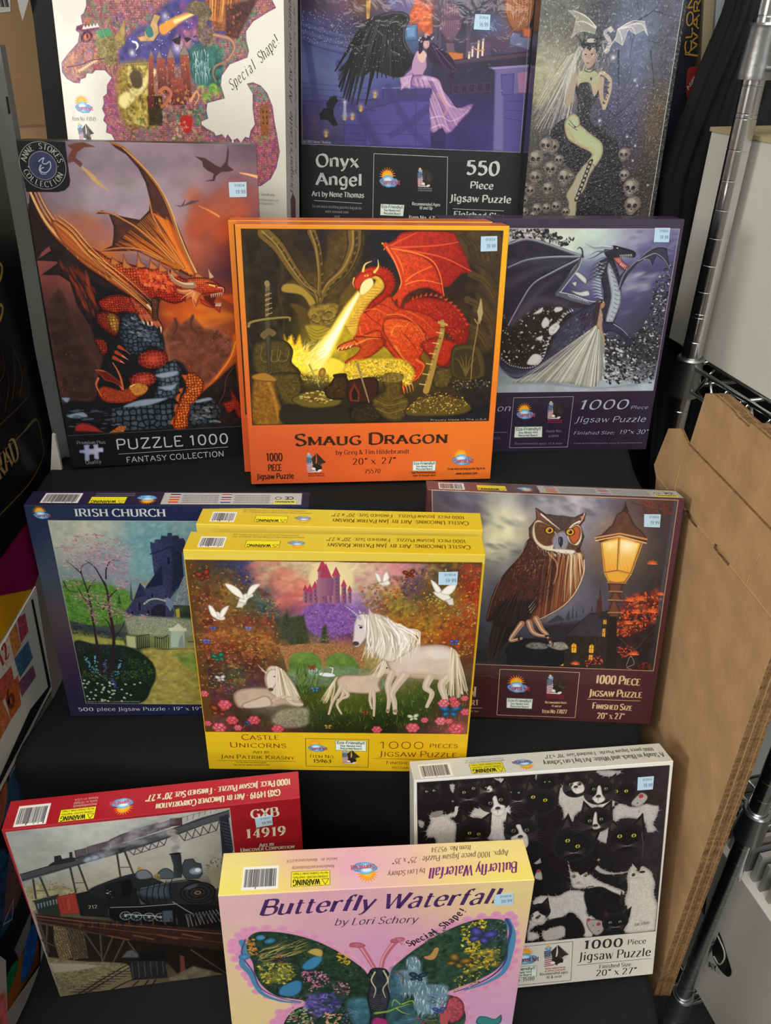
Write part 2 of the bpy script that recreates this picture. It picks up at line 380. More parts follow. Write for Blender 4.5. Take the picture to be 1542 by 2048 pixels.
# ---------------------------------------------------------------- lettering: a pen-drawn alphabet (skeleton strokes, weight by pen angle)
GL = {}
def _g(src):
	for ln in src.strip().split('\n'):
		ch, adv, *st = ln.split('|')
		L = []
		for t in st:
			t = t.strip(); v = [float(q) for q in t[1:].replace(',', ' ').split()]
			L.append((t[0], [(v[i], v[i + 1]) for i in range(0, len(v), 2)]))
		GL[ch] = (float(adv), L)
_g('''A|8.6|S0.2,0 4.3,10|T4.3,10 8.4,0|N1.7,3.5 6.9,3.5
B|7|S1,0 1,10|C1,10 4.6,10 6.1,9 6.1,6.6 4.6,5.4 1,5.4|C1,5.4 5,5.4 6.9,4.2 6.9,1.4 5,0 1,0
C|8.2|C8,8.4 6.8,9.8 4.8,10 2,8.8 0.6,5 2,1.2 4.8,0 6.8,.2 8.1,1.7
D|8.2|S1,0 1,10|C1,10 4.4,10 7,8.6 7.9,5 7,1.4 4.4,0 1,0
E|6.6|S1,0 1,10|N1,10 6,10 6,9|N1,5.3 5,5.3|N1,0 6.4,0 6.4,1.2
F|6.2|S1,0 1,10|N1,10 6,10 6,9|N1,5.2 4.8,5.2
G|8.6|C7.9,8.4 6.8,9.8 4.8,10 2,8.8 0.6,5 2,1.2 4.8,0 6.6,.2 7.9,1.2|S7.9,1.2 7.9,4.6|N5.6,4.6 7.9,4.6
H|8.4|S1,0 1,10|S7.4,0 7.4,10|N1,5.2 7.4,5.2
I|3|S1.5,0 1.5,10
J|4.4|S3,10 3,2|C3,2 2.7,-.6 1.6,-1.8 0,-2
K|7.6|S1,0 1,10|S6.8,10 1,4.6|T2.8,6 7.4,0
L|6.2|S1,0 1,10|N1,0 6,0 6,1.4
M|10|S1,0 1,10|T1,10 5,1|N5,1 9,10|S9,10 9,0
N|8.6|S1,0 1,10|T1,10 7.6,0|S7.6,0 7.6,10
O|9|C4.5,10 1.9,8.9 .6,5 1.9,1.1 4.5,0 7.1,1.1 8.4,5 7.1,8.9 4.5,10
P|6.8|S1,0 1,10|C1,10 4.6,10 6.4,9 6.4,6 4.6,4.7 1,4.7
Q|9|C4.5,10 1.9,8.9 .6,5 1.9,1.1 4.5,0 7.1,1.1 8.4,5 7.1,8.9 4.5,10|N4.8,1.6 8.6,-1.6
R|7.6|S1,0 1,10|C1,10 4.6,10 6.3,9 6.3,6.2 4.6,5 1,5|T3.8,5 7.4,0
S|6.6|C6,8.6 4.9,9.8 3.2,10 1.3,9.2 1,7.2 2.2,5.8 4.6,4.6 6,3 5.6,1 3.8,0 2,.2 .7,1.6
T|7.4|S3.7,0 3.7,10|N.2,9 .2,10 7.2,10 7.2,9
U|8.2|S1,10 1,4|C1,4 1.3,1.2 4.1,0 6.9,1.2 7.2,4|S7.2,4 7.2,10
V|8.2|T.2,10 4.1,0|S4.1,0 8,10
W|11.4|T.2,10 3.2,0|N3.2,0 5.7,9.6|T5.7,9.6 8.2,0|S8.2,0 11.2,10
X|8|T.4,10 7.6,0|S7.6,10 .4,0
Y|7.8|T.2,10 3.9,5|N3.9,5 7.6,10|S3.9,5 3.9,0
Z|7|N.8,9 .8,10 6.6,10|S6.6,10 .5,0|N.5,0 6.7,0 6.7,1.2
a|6|C1,5.6 2.2,6.9 4,6.8 4.9,5.6|V4.9,5.6 4.9,0|C4.9,4 2.2,3.6 .7,2 1.6,.1 3.4,.1 4.9,1.4
b|6.6|V1,10 1,0|C1,5.2 2.2,6.7 3.9,7 5.5,5.9 6,3.5 5.4,1 3.7,0 2.1,.2 1,1.4
c|5.6|C5.3,5.7 4.2,6.9 2.9,6.9 1.2,5.7 .6,3.5 1.2,1.2 2.9,0 4.4,.3 5.4,1.3
d|6.6|V5.5,10 5.5,0|C5.5,5.4 4.3,6.9 2.8,6.9 1.2,5.8 .6,3.4 1.2,1.1 2.7,0 4.3,.3 5.5,1.7
e|5.9|N.8,3.8 5.3,3.8|C5.3,3.8 5,6 3.3,7 1.4,6.1 .6,3.6 1.3,1.1 3.1,0 4.6,.4 5.4,1.5
f|3.8|S1.6,0 1.6,7.8|C1.6,7.8 2,9.7 3.2,10.2 4.2,9.7|N.2,6.8 3.6,6.8
g|6.4|C5.4,5.6 4.2,6.9 2.8,6.9 1.2,5.8 .6,3.6 1.2,1.3 2.8,.3 4.2,.7 5.4,2|V5.4,7 5.4,-.6|C5.4,-.6 4.7,-2.6 3,-3 1,-2.4
h|6.8|S1,0 1,10|C1,5 2.4,6.8 4,7 5.3,6.2 5.6,4.6|S5.6,4.6 5.6,0
i|2.6|S1.3,0 1.3,7|D1.3,9.3
j|2.8|V1.6,7 1.6,-1|C1.6,-1 1.3,-2.6 .2,-3.1 -.8,-2.9|D1.6,9.3
k|6.2|S1,0 1,10|N5.2,7 1,3.4|T2.4,4.4 6,0
l|2.6|S1.3,0 1.3,10
m|10.2|S1,0 1,7|C1,5 2.3,6.8 3.6,7 4.8,6.2 5.1,4.6|S5.1,4.6 5.1,0|C5.1,5 6.4,6.8 7.7,7 8.9,6.2 9.2,4.6|S9.2,4.6 9.2,0
n|6.8|S1,0 1,7|C1,5 2.4,6.8 4,7 5.3,6.2 5.6,4.6|S5.6,4.6 5.6,0
o|6.6|C3.3,7 1.4,6.1 .6,3.5 1.4,.9 3.3,0 5.2,.9 6,3.5 5.2,6.1 3.3,7
p|6.6|S1,-3 1,7|C1,5.4 2.3,6.8 3.9,7 5.4,6 6,3.6 5.4,1 3.8,0 2.2,.3 1,1.5
q|6.6|S5.5,-3 5.5,7|C5.5,5.4 4.3,6.9 2.8,6.9 1.2,5.8 .6,3.4 1.2,1.1 2.7,0 4.3,.3 5.5,1.7
r|4.6|S1,0 1,7|C1,4.8 2.2,6.6 3.4,7 4.5,6.6
s|5|C4.5,6 3.6,6.9 2.3,6.9 1,6.2 1,5 2.3,4 3.6,3.2 4.5,2.2 4.1,.6 2.6,0 1.4,.3 .5,1.3
t|4|V1.6,9 1.6,1.8|C1.6,1.8 2,.3 3,.1 4,.7|N.2,6.8 3.6,6.8
u|6.6|V1,7 1,2.6|C1,2.6 1.3,.6 2.8,0 4.3,.5 5.5,2|S5.5,7 5.5,0
v|6|T.3,7 3,0|N3,0 5.7,7
w|8.6|T.3,7 2.4,0|N2.4,0 4.3,6.7|T4.3,6.7 6.3,0|N6.3,0 8.3,7
x|6|T.4,7 5.6,0|N5.6,7 .4,0
y|6|T.3,7 3.1,0|C5.7,7 3.1,0 1.9,-2.4 .4,-3
z|5.2|N.7,6.2 .7,7 4.8,7|S4.8,7 .4,0|N.4,0 4.9,0
0|6.8|C3.4,10 1.5,8.8 .7,5 1.5,1.2 3.4,0 5.3,1.2 6.1,5 5.3,8.8 3.4,10
1|5|S3,0 3,10|N3,10 1,8.2
2|6.4|C.9,8 1.7,9.6 3.3,10 5.1,9 5.3,7 4,4.6 .6,0|N.6,0 5.8,0 5.9,1.2
3|6.2|C.9,8.9 2.4,10 4.3,9.8 5.2,8.2 4.4,6.2 2.4,5.5|C2.4,5.5 4.8,5.1 5.7,3.2 4.8,.8 2.8,0 .7,.9
4|6.8|S4.7,0 4.7,10|N4.7,10 .5,3|N.5,3 6.5,3
5|6.2|N5.3,10 1.5,10|S1.5,10 1.2,5.8|C1.2,5.8 2.9,6.4 4.8,5.6 5.6,3.4 4.7,.9 2.7,0 .6,.8
6|6.4|C5.2,9.7 3,8.8 1.2,6 .8,3.2 1.8,.7 3.4,0 5,.8 5.8,3 5,5.2 3.4,6 1.7,5.2 .9,3.6
7|6.2|N.6,9 .6,10 5.7,10|S5.7,10 2.4,0
8|6.4|C3.2,10 1.3,9.2 1.1,7.2 3.2,5.6 5.4,3.8 5.4,1.2 3.2,0 1,1.2 1,3.8 3.2,5.6 5.3,7.2 5.1,9.2 3.2,10
9|6.4|C5.6,6.6 4.6,4.7 3,4.1 1.4,5 .7,7 1.5,9.2 3.1,10 4.8,9.3 5.6,6.8 5.2,3.9 3.6,1.2 1.4,.2
!|2.8|S1.4,10 1.4,3|D1.4,.6
.|2.4|D1.2,.5
,|2.4|N1.4,.8 .6,-1.6
:|2.6|D1.3,.6|D1.3,5.6
-|4|N.6,3.8 3.4,3.8
+|6|N.6,4.5 5.4,4.5|S3,2 3,7
"|4|S1.2,10 1,7.4|S3,10 2.8,7.4
'|2|S1,10 .8,7.4
&|8|C6.8,5 5.6,1.4 3,0 .9,1.4 1.2,3.8 4.2,6.6 4.4,9 3,10 1.7,8.8 2.2,6.4 7.8,0
/|4|S.4,0 3.6,10
*|4|D2,5
(|3|C2.6,10.6 1,7.6 1,2.4 2.6,-1
)|3|C.4,10.6 2,7.6 2,2.4 .4,-1''')
# style: thick, thin, pen angle, serif half length, slant, small caps
STY = {'sans': (1.25, 1.15, 0, 0, 0, 0), 'bold': (2.0, 1.8, 0, 0, 0, 0), 'light': (.85, .8, 0, 0, 0, 0),
	   'serif': (1.6, .55, 0, 1.0, 0, 0), 'serifb': (2.2, .8, 0, 1.2, 0, 0), 'it': (1.3, .5, 25, .35, .25, 0), 'itb': (2.0, .6, 25, .4, .3, 0),
	   'sc': (1.7, .6, 0, 1.0, 0, .78), 'scd': (2.5, 1.0, 15, .55, 0, .76), 'flare': (2.3, .9, 30, .3, 0, 0), 'flaresc': (1.3, .7, 20, .3, 0, .8),
	   'round': (1.7, 1.6, 0, 0, 0, 0)}
def text_mb(mb, txt, p0, p1, h, style='serif', z=0.0, upside=False, track=0.0):
	"""lettering along the baseline p0->p1 (print units, y down); the advance is fitted to the baseline"""
	thick, thin, phi, sl, slant, sc = STY[style]
	p0 = np.array(p0, float); p1 = np.array(p1, float)
	seq = []; x = 0
	for ch in txt:
		if ch == ' ': x += 3.4; continue
		k = 1.0; c = ch
		if ch not in GL and ch.upper() in GL: c = ch.upper()
		if sc and ch.islower(): c = ch.upper(); k = sc
		if c not in GL: x += 4; continue
		seq.append((c, x, k)); x += GL[c][0] * k + 1.1 + sl * .5 + track
	tot = max(x - 1.1, 1); sx = np.linalg.norm(p1 - p0) / tot; sy = h / 10.0
	ex = (p1 - p0) / max(np.linalg.norm(p1 - p0), 1e-6); ey = np.array([ex[1], -ex[0]])
	gm = min(math.sqrt(sx * sy), sy * 1.15) * .5
	def put(lx, ly): lx = lx + slant * ly * sy / sx; return p0 + ex * lx * sx + ey * ly * sy
	ph = math.radians(phi); small = h < 9
	for c, ox, k in seq:
		for kind, pts in GL[c][1]:
			if kind == 'D':
				cx, cy = pts[0]; r = .62 * thick * max(k, .8); n = 6
				vs = [put(ox + (cx + math.cos(2 * math.pi * i / n) * r) * k, (cy + math.sin(2 * math.pi * i / n) * r * (sx / sy)) * k) for i in range(n)]
				mb.add([(v[0], v[1], z) for v in vs], [tuple(range(n))]); continue
			q = smoothline(pts, 3 if small else 5) if kind == 'C' else np.array(pts, float)
			q = np.array([put(ox + a * k, b * k) for a, b in q])
			n = len(q); L = []; Rr = []
			for i in range(n):
				d = q[min(i + 1, n - 1)] - q[max(i - 1, 0)]; dl = np.linalg.norm(d) + 1e-9; d = d / dl
				nn = np.array([-d[1], d[0]])
				a = math.atan2(-d @ ey if False else d @ ey, d @ ex)
				w = thin + (thick - thin) * abs(math.sin(a - ph)) ** 1.3
				if kind == 'S' and sl and abs(math.sin(a)) > .5: w = thick if kind == 'S' else w
				if kind == 'N': w = thin if sl or phi else w
				w = w * k ** .5 * gm
				L.append(q[i] + nn * w); Rr.append(q[i] - nn * w)
			vs = [(v[0], v[1], z) for v in L] + [(v[0], v[1], z) for v in Rr]
			mb.add(vs, [(i, i + 1, n + i + 1, n + i) for i in range(n - 1)])
			if sl and kind in 'STV' and not small:
				for j, e in enumerate((pts[0], pts[-1])):
					if kind == 'V' and j == 1: continue
					if abs(e[1] - 0) < .05 or abs(e[1] - 10) < .05 or abs(e[1] - 7) < .05 or abs(e[1] + 3) < .05:
						w = thin * .55; lo = -sl - thick * .3; hi = sl + thick * .3
						if c.islower() and e[1] > 5: hi = 0
						yy = e[1] * k; dy = w * (1 if e[1] <= 0 else -1)
						a = [put(ox + e[0] * k + lo, yy), put(ox + e[0] * k + hi, yy), put(ox + e[0] * k + hi, yy + dy), put(ox + e[0] * k + lo, yy + dy)]
						mb.add([(v[0], v[1], z) for v in a], [(0, 1, 2, 3)])
BOX_POSE = {
 'castle': (-0.48809, 1.2748, -0.29, -0.17024, 0.15131, 0, 0.34, 0.42, 0.07),
 'onyx': (-0.14461, 1.3548, -0.28874, -0.071801, 0.19977, 0, 0.3638, 0.4274, 0.04),
 'skull': (0.21102, 1.2918, -0.29, 0.058636, 0.061275, 0, 0.21, 0.42, 0.035),
 'unic': (-0.23033, 0.69843, -0.843, 0.0074334, 0.062372, -0.011667, 0.33998, 0.34002, 0.041169),
 'unic2': (-0.22615, 0.76483, -0.84641, -0.01442, 0.036805, -0.0042396, 0.33961, 0.33968, 0.039897),
 'irish': (-0.44425, 0.78668, -0.8412, 0.055038, 0.043734, -0.024241, 0.34339, 0.34334, 0.036136),
 'owl': (0.046192, 0.79747, -0.84238, -0.021446, 0.24654, -0.016433, 0.33491, 0.33688, 0.042921),
 'train': (-0.43607, 0.55067, -1.1298, 0.15143, 0.030649, -0.0099263, 0.33962, 0.34408, 0.041199),
 'butt': (-0.17779, 0.45396, -1.1277, 0.08069, 0.095763, -0.02054, 0.3425, 0.34107, 0.054656),
 'cats': (0.047138, 0.55041, -1.1235, 0.11063, 0.28561, -0.0061483, 0.33542, 0.3404, 0.041756),
 'smaug': (-0.1881, 0.94835, -0.55126, 0.097588, 0.11779, -0.016048, 0.33981, 0.34327, 0.042349),
 'moon': (0.066723, 1.0627, -0.55876, 0.076408, 0.10233, -0.0095726, 0.339, 0.33783, 0.042039),
 'anne': (-0.45615, 0.99708, -0.55564, 0.20005, 0.080226, -0.031971, 0.28636, 0.43195, 0.05),
 'smaug2': (-0.2043, 0.99069, -0.55526, 0.097588, 0.11779, -0.016048, 0.33981, 0.34327, 0.042349),
}

# ---------------------------------------------------------------- puzzle boxes: carton, painted prints, lettering, stickers
Q = S / K                                 # metres per print unit
def pose_matrix(x, y, z, yaw, lean, roll):
	cy, sy = math.cos(yaw), math.sin(yaw)
	u = Vector((cy, sy, 0)); n = Vector((sy, -cy, 0)); up = Vector((0, 0, 1))
	v = up * math.cos(lean) - n * math.sin(lean); n2 = n * math.cos(lean) + up * math.sin(lean)
	c, s_ = math.cos(roll), math.sin(roll)
	u2 = u * c + v * s_; v2 = v * c - u * s_
	m = Matrix((u2, -n2, v2)).transposed().to_4x4(); m.translation = U(x, y, z)
	return m
class PuzzleBox:
	def __init__(b, key, name, label, side, group=None, film=0.25, wrinkle=0.25, edge=None):
		x, y, z, yaw, lean, roll, w, h, d = BOX_POSE[key]
		b.key = key; b.film = film; b.wrinkle = wrinkle
		b.wu, b.hu, b.du = w * K, h * K, d * K; b.w, b.h, b.d = w * S, h * S, d * S
		b.root = thing(name, label, 'puzzle box', group=group, matrix=pose_matrix(x, y, z, yaw, lean, roll))
		b.side = side; b.edge = edge or side
		b.letters = {}; b.front = None; b.top = None; b.rightside = None
	def loc(b, face, x, y, z):
		e = 0.00012 + z * 0.00006
		if face == 'front': return (x * Q, -e, b.h - y * Q)
		if face == 'top': return (x * Q, b.d - y * Q, b.h + e)
		return (b.w + e, y * Q, x * Q)            # right side: x runs up, y into depth
	def text(b, face, txt, p, h, col, style='serif', track=0.0):
		mbs = b.letters.setdefault(face, {}).setdefault(col, MB())
		text_mb(mbs, txt, p[0], p[1], h, style, track=track)
	def ft(b, *a, **k): b.text(*(('front',) + a), **k)
	def arc(b, face, txt, c, r, a0, a1, h, col, style='serif', inward=False):
		n = len(txt); mbs = b.letters.setdefault(face, {}).setdefault(col, MB())
		for i, ch in enumerate(txt):
			if ch == ' ': continue
			a = math.radians(a0 + (a1 - a0) * (i + .5) / n); s_ = 1 if not inward else -1
			px, py = c[0] + r * math.cos(a), c[1] + r * math.sin(a); tx, ty = -math.sin(a) * s_, math.cos(a) * s_
			hw = h * .32 * (GL.get(ch, (6,))[0] / 7)
			text_mb(mbs, ch, (px - tx * hw, py - ty * hw), (px + tx * hw, py + ty * hw), h, style)
	def line(b, face, p, w, col):
		mbs = b.letters.setdefault(face, {}).setdefault(col, MB()); p = np.asarray(p, float)
		for i in range(len(p) - 1):
			d = p[i + 1] - p[i]; l = np.linalg.norm(d); d = d / l; n = np.array([-d[1], d[0]]) * w / 2
			vs = [p[i] + n, p[i + 1] + n, p[i + 1] - n, p[i] - n]; mbs.add([(v[0], v[1], 0) for v in vs], [(0, 1, 2, 3)])
	def box(b, face, p, w, col): b.line(face, np.vstack([p, p[:1]]), w, col)
	def sticker(b, p, price, face='front', code='91904', tilt=0):
		mb = MB(); P4 = [b.loc(face, x, y, 6) for x, y in p]; B4 = [b.loc(face, x, y, 1) for x, y in p]
		mb.hexa([B4[3], B4[2], B4[1], B4[0], P4[3], P4[2], P4[1], P4[0]])
		st = mb.build('price_sticker', mat('sticker_paper', 'b4d2e6', 0.6, vary=.05, vscale=30), b.root); st['label'] = 'small pale blue price sticker reading ' + price
		c = MB(); ex = p[1] - p[0]; ey = p[3] - p[0]; hh = float(np.linalg.norm(ey))
		text_mb(c, code, p[0] + ex * .30 + ey * .30, p[0] + ex * .88 + ey * .30, hh * .17, 'sans')
		text_mb(c, price, p[0] + ex * .36 + ey * .80, p[0] + ex * .92 + ey * .80, hh * .27, 'sans')
		mesh_obj('printed_digits', [b.loc(face, x, y, 8) for x, y, _ in c.v], c.f, mat('sticker_ink', '5f6f88', 0.6), st)
	def finish(b):
		w, h, d = b.w, b.h, b.d; nm = b.root.name
		vs = [(0, 0, 0), (w, 0, 0), (w, d, 0), (0, d, 0), (0, 0, h), (w, 0, h), (w, d, h), (0, d, h)]
		fs = [(0, 1, 5, 4), (4, 5, 6, 7), (1, 2, 6, 5), (3, 0, 4, 7), (2, 3, 7, 6), (0, 3, 2, 1)]
		uv = [0, 0, 1, 0, 1, 1, 0, 1] + [0, 0, 1, 0, 1, 1, 0, 1] + [0] * 32
		sm = mat('card_' + b.side, b.side, 0.4, coat=b.film, spec=.35)
		ms = [print_mat('print_front_' + b.key, b.front.image('front_' + b.key), b.film, wrinkle=b.wrinkle, wscale=260 if b.key == 'skull' else 45) if b.front else sm,
			  print_mat('print_top_' + b.key, b.top.image('top_' + b.key), b.film, wrinkle=b.wrinkle) if b.top else sm, sm]
		# build with slightly rounded long edges: subdivide by bevel modifier
		o = mesh_obj('carton', vs, fs, ms, b.root, [0, 1, 2, 2, 2, 2], uvs=uv); bevel(o, 0.0007, 2)
		for face, cols in b.letters.items():
			mb = MB(); mats_ = []
			for i, (col, m1) in enumerate(cols.items()):
				mats_.append(mat('ink_' + col, col, 0.4, coat=b.film * .8, spec=.35)); mb.add([b.loc(face, x, y, 0 + i * .5) for x, y, _ in m1.v], m1.f, i)
			mb.build('lettering', mats_, b.root)
		return b.root
def logo(b, face, c, w, wordcol='b33a4a', up=True, word=True):
	"""sun rising behind a blue cloud; c = centre, w = cloud width; b.front or b.top is painted"""
	a = b.front if face == 'front' else b.top; x, y = c; k = w / 40; s_ = 1 if up else -1
	for i in range(11):
		t = math.radians(180 + i * 18 - 8 + 4); r0, r1 = 9 * k, 19 * k
		X, Y = x - 4 * k * s_, y - 8 * k * s_; ct, st = math.cos(t), math.sin(t)
		a.stroke([(X + ct * r0 * s_, Y + st * r0 * s_), (X + ct * r1 * s_, Y + st * r1 * s_)], 3.4 * k, 'f08c1e', 0.4, cv=0)
	a.ell(x - 4 * k * s_, y - 8 * k * s_, 12 * k, 12 * k, 'fbd23a', grad='f59a1c')
	for dx, dy, r, col in ((-12, 2, 8, '2f7fc0'), (10, 3, 9, '2f7fc0'), (-2, -2, 10, '56a6dc'), (-9, 6, 8, '3d8fce'), (8, 8, 8, '2d78ba'), (-1, 8, 9, '4a9bd6')):
		a.ell(x + dx * k * s_, y + dy * k * s_, r * 1.25 * k, r * .8 * k, 'cfe9fa', grad=col, sf=1)
	a.ell(x - 4 * k * s_, y - 1 * k * s_, 9 * k, 3.5 * k, 'e6f4fd', al=.8, sf=2)
	if word:
		b.text(face, 'SunsOut', [(x - 17 * k * s_, y + 9 * k * s_), (x + 25 * k * s_, y + 9 * k * s_)], 10 * k, wordcol, 'flare')
def eagle(b, c, w, caption='c0392b'):
	a = b.front; x, y = c; k = w / 40
	T = lambda s_: P(s_) * k + np.array([x, y])
	a.ell(x - 13 * k, y - 19 * k, 6 * k, 4 * k, '9cc4e4', grad='5b93c8'); a.ell(x - 14 * k, y - 23 * k, 3 * k, 3 * k, 'e8b060')
	a.poly(T("-20 -14 -8 -16 -6 0 4 12 6 20 -18 20"), 'c9ccd6')
	for i in range(5): a.stroke(T("-18 %f -2 %f" % (2 + i * 4, 0 + i * 4)) + 0, 1.6 * k, 'a8404a', cv=0)
	a.poly(T("-20 -14 -9 -15 -8 -2 -19 0"), '44536f')
	for i in range(3): a.stroke(T("-18 %f -10 %f" % (-11 + i * 4, -12 + i * 4)), .8 * k, 'c8ccd8', cv=0)
	for i in range(9): t = i / 8; a.stroke(T("%f %f %f %f %f %f" % (2, 8, 6 + t * 8, -6 + t * 5, 4 + 18 * t, -23 + 20 * t)), 5 * k, '2b2722', 2.2 * k)
	for i in range(7): t = i / 6; a.stroke(T("%f %f %f %f" % (-2, 6, -8 + 9 * t, -12 - 9 * t)), 4.4 * k, '37312b', 1.6 * k)
	a.poly(T("-6 4 4 0 12 4 14 12 6 18 -2 14"), '2b2722', cv=1)
	for i in range(5): a.stroke(T("%f %f %f %f" % (6 + i * 2, 2 + i, 8 + i * 3.4, -18 + i * 4)), .8 * k, '6e6458', .3 * k)
	a.ell(x - 4 * k, y + 12 * k, 4.5 * k, 3 * k, 'e9e4d8', 20); a.poly(T("-9 13 -12 15 -8 16"), 'd9a53c')
	a.ell(x + 9 * k, y + 17 * k, 5 * k, 3 * k, 'e0dcd0', -20)
	for j in range(2):
		b.ft('PROUDLY MADE IN THE USA', [(x - 17 * k, y + (25 + j * 5) * k), (x + 19 * k, y + (25 + j * 5) * k)], 2.8 * k, caption, 'bold') if j == 0 else \
			b.ft('BY SPECIALTY RETAILERS', [(x - 17 * k, y + (25 + j * 5) * k), (x + 19 * k, y + (25 + j * 5) * k)], 2.8 * k, caption, 'bold')
def eco(b, p):
	a = b.front; a.poly(p, 'e9efe9'); b.box('front', p, .8, '5a7d6a')
	ex = p[1] - p[0]; ey = p[3] - p[0]; h = float(np.linalg.norm(ey))
	for i, (t, f0, f1, hh) in enumerate((('Eco-Friendly!!', .05, .95, .26), ('Soy-Based Inks', .15, .85, .17), ('Recycled Board', .15, .85, .17))):
		q = p[0] + ey * (.34 + i * .27); b.ft(t, [q + ex * f0, q + ex * f1], h * hh, '3f6b57', 'bold')
def barcode(b, x0, y0, x1, y1):
	a = b.top; a.rect(x0, y0, x1, y1, 'ecebe6'); x = x0 + (x1 - x0) * .06; rg = random.Random(int(x0 * 7 + b.wu)); 
	while x < x1 - (x1 - x0) * .07:
		w = rg.choice((.7, .7, 1.1, 1.6)); a.rect(x, y0 + (y1 - y0) * .12, min(x + w, x1), y1 - (y1 - y0) * (.04 if rg.random() < .15 else .12), '22222a', sf=.3); x += w + rg.choice((.7, .9, 1.5))
def warning(b, x0, y0, x1, y1, lines=True):
	"""upside-down yellow WARNING label on a top face"""
	a = b.top; a.rect(x0, y0, x1, y1, 'ece028'); b.box('top', np.array([(x0, y0), (x1, y0), (x1, y1), (x0, y1)]), .6, '3a3a20')
	w, h = x1 - x0, y1 - y0
	b.text('top', 'WARNING', [(x0 + w * .74, y0 + h * .56), (x0 + w * .05, y0 + h * .56)], h * .38, '2a2a1c', 'bold')
	b.line('top', [(x0 + w * .79, y0 + h * .58), (x0 + w * .97, y0 + h * .58), (x0 + w * .88, y0 + h * .96), (x0 + w * .79, y0 + h * .58)], .8, '2a2a1c')
	if lines:
		b.text('top', 'CHOKING HAZARD- Small Parts', [(x0 + w * .95, y0 + h * .34), (x0 + w * .05, y0 + h * .34)], h * .15, '2a2a1c', 'sans')
		b.text('top', 'Not for Children Under 3 Years', [(x0 + w * .95, y0 + h * .1), (x0 + w * .05, y0 + h * .1)], h * .15, '2a2a1c', 'sans')
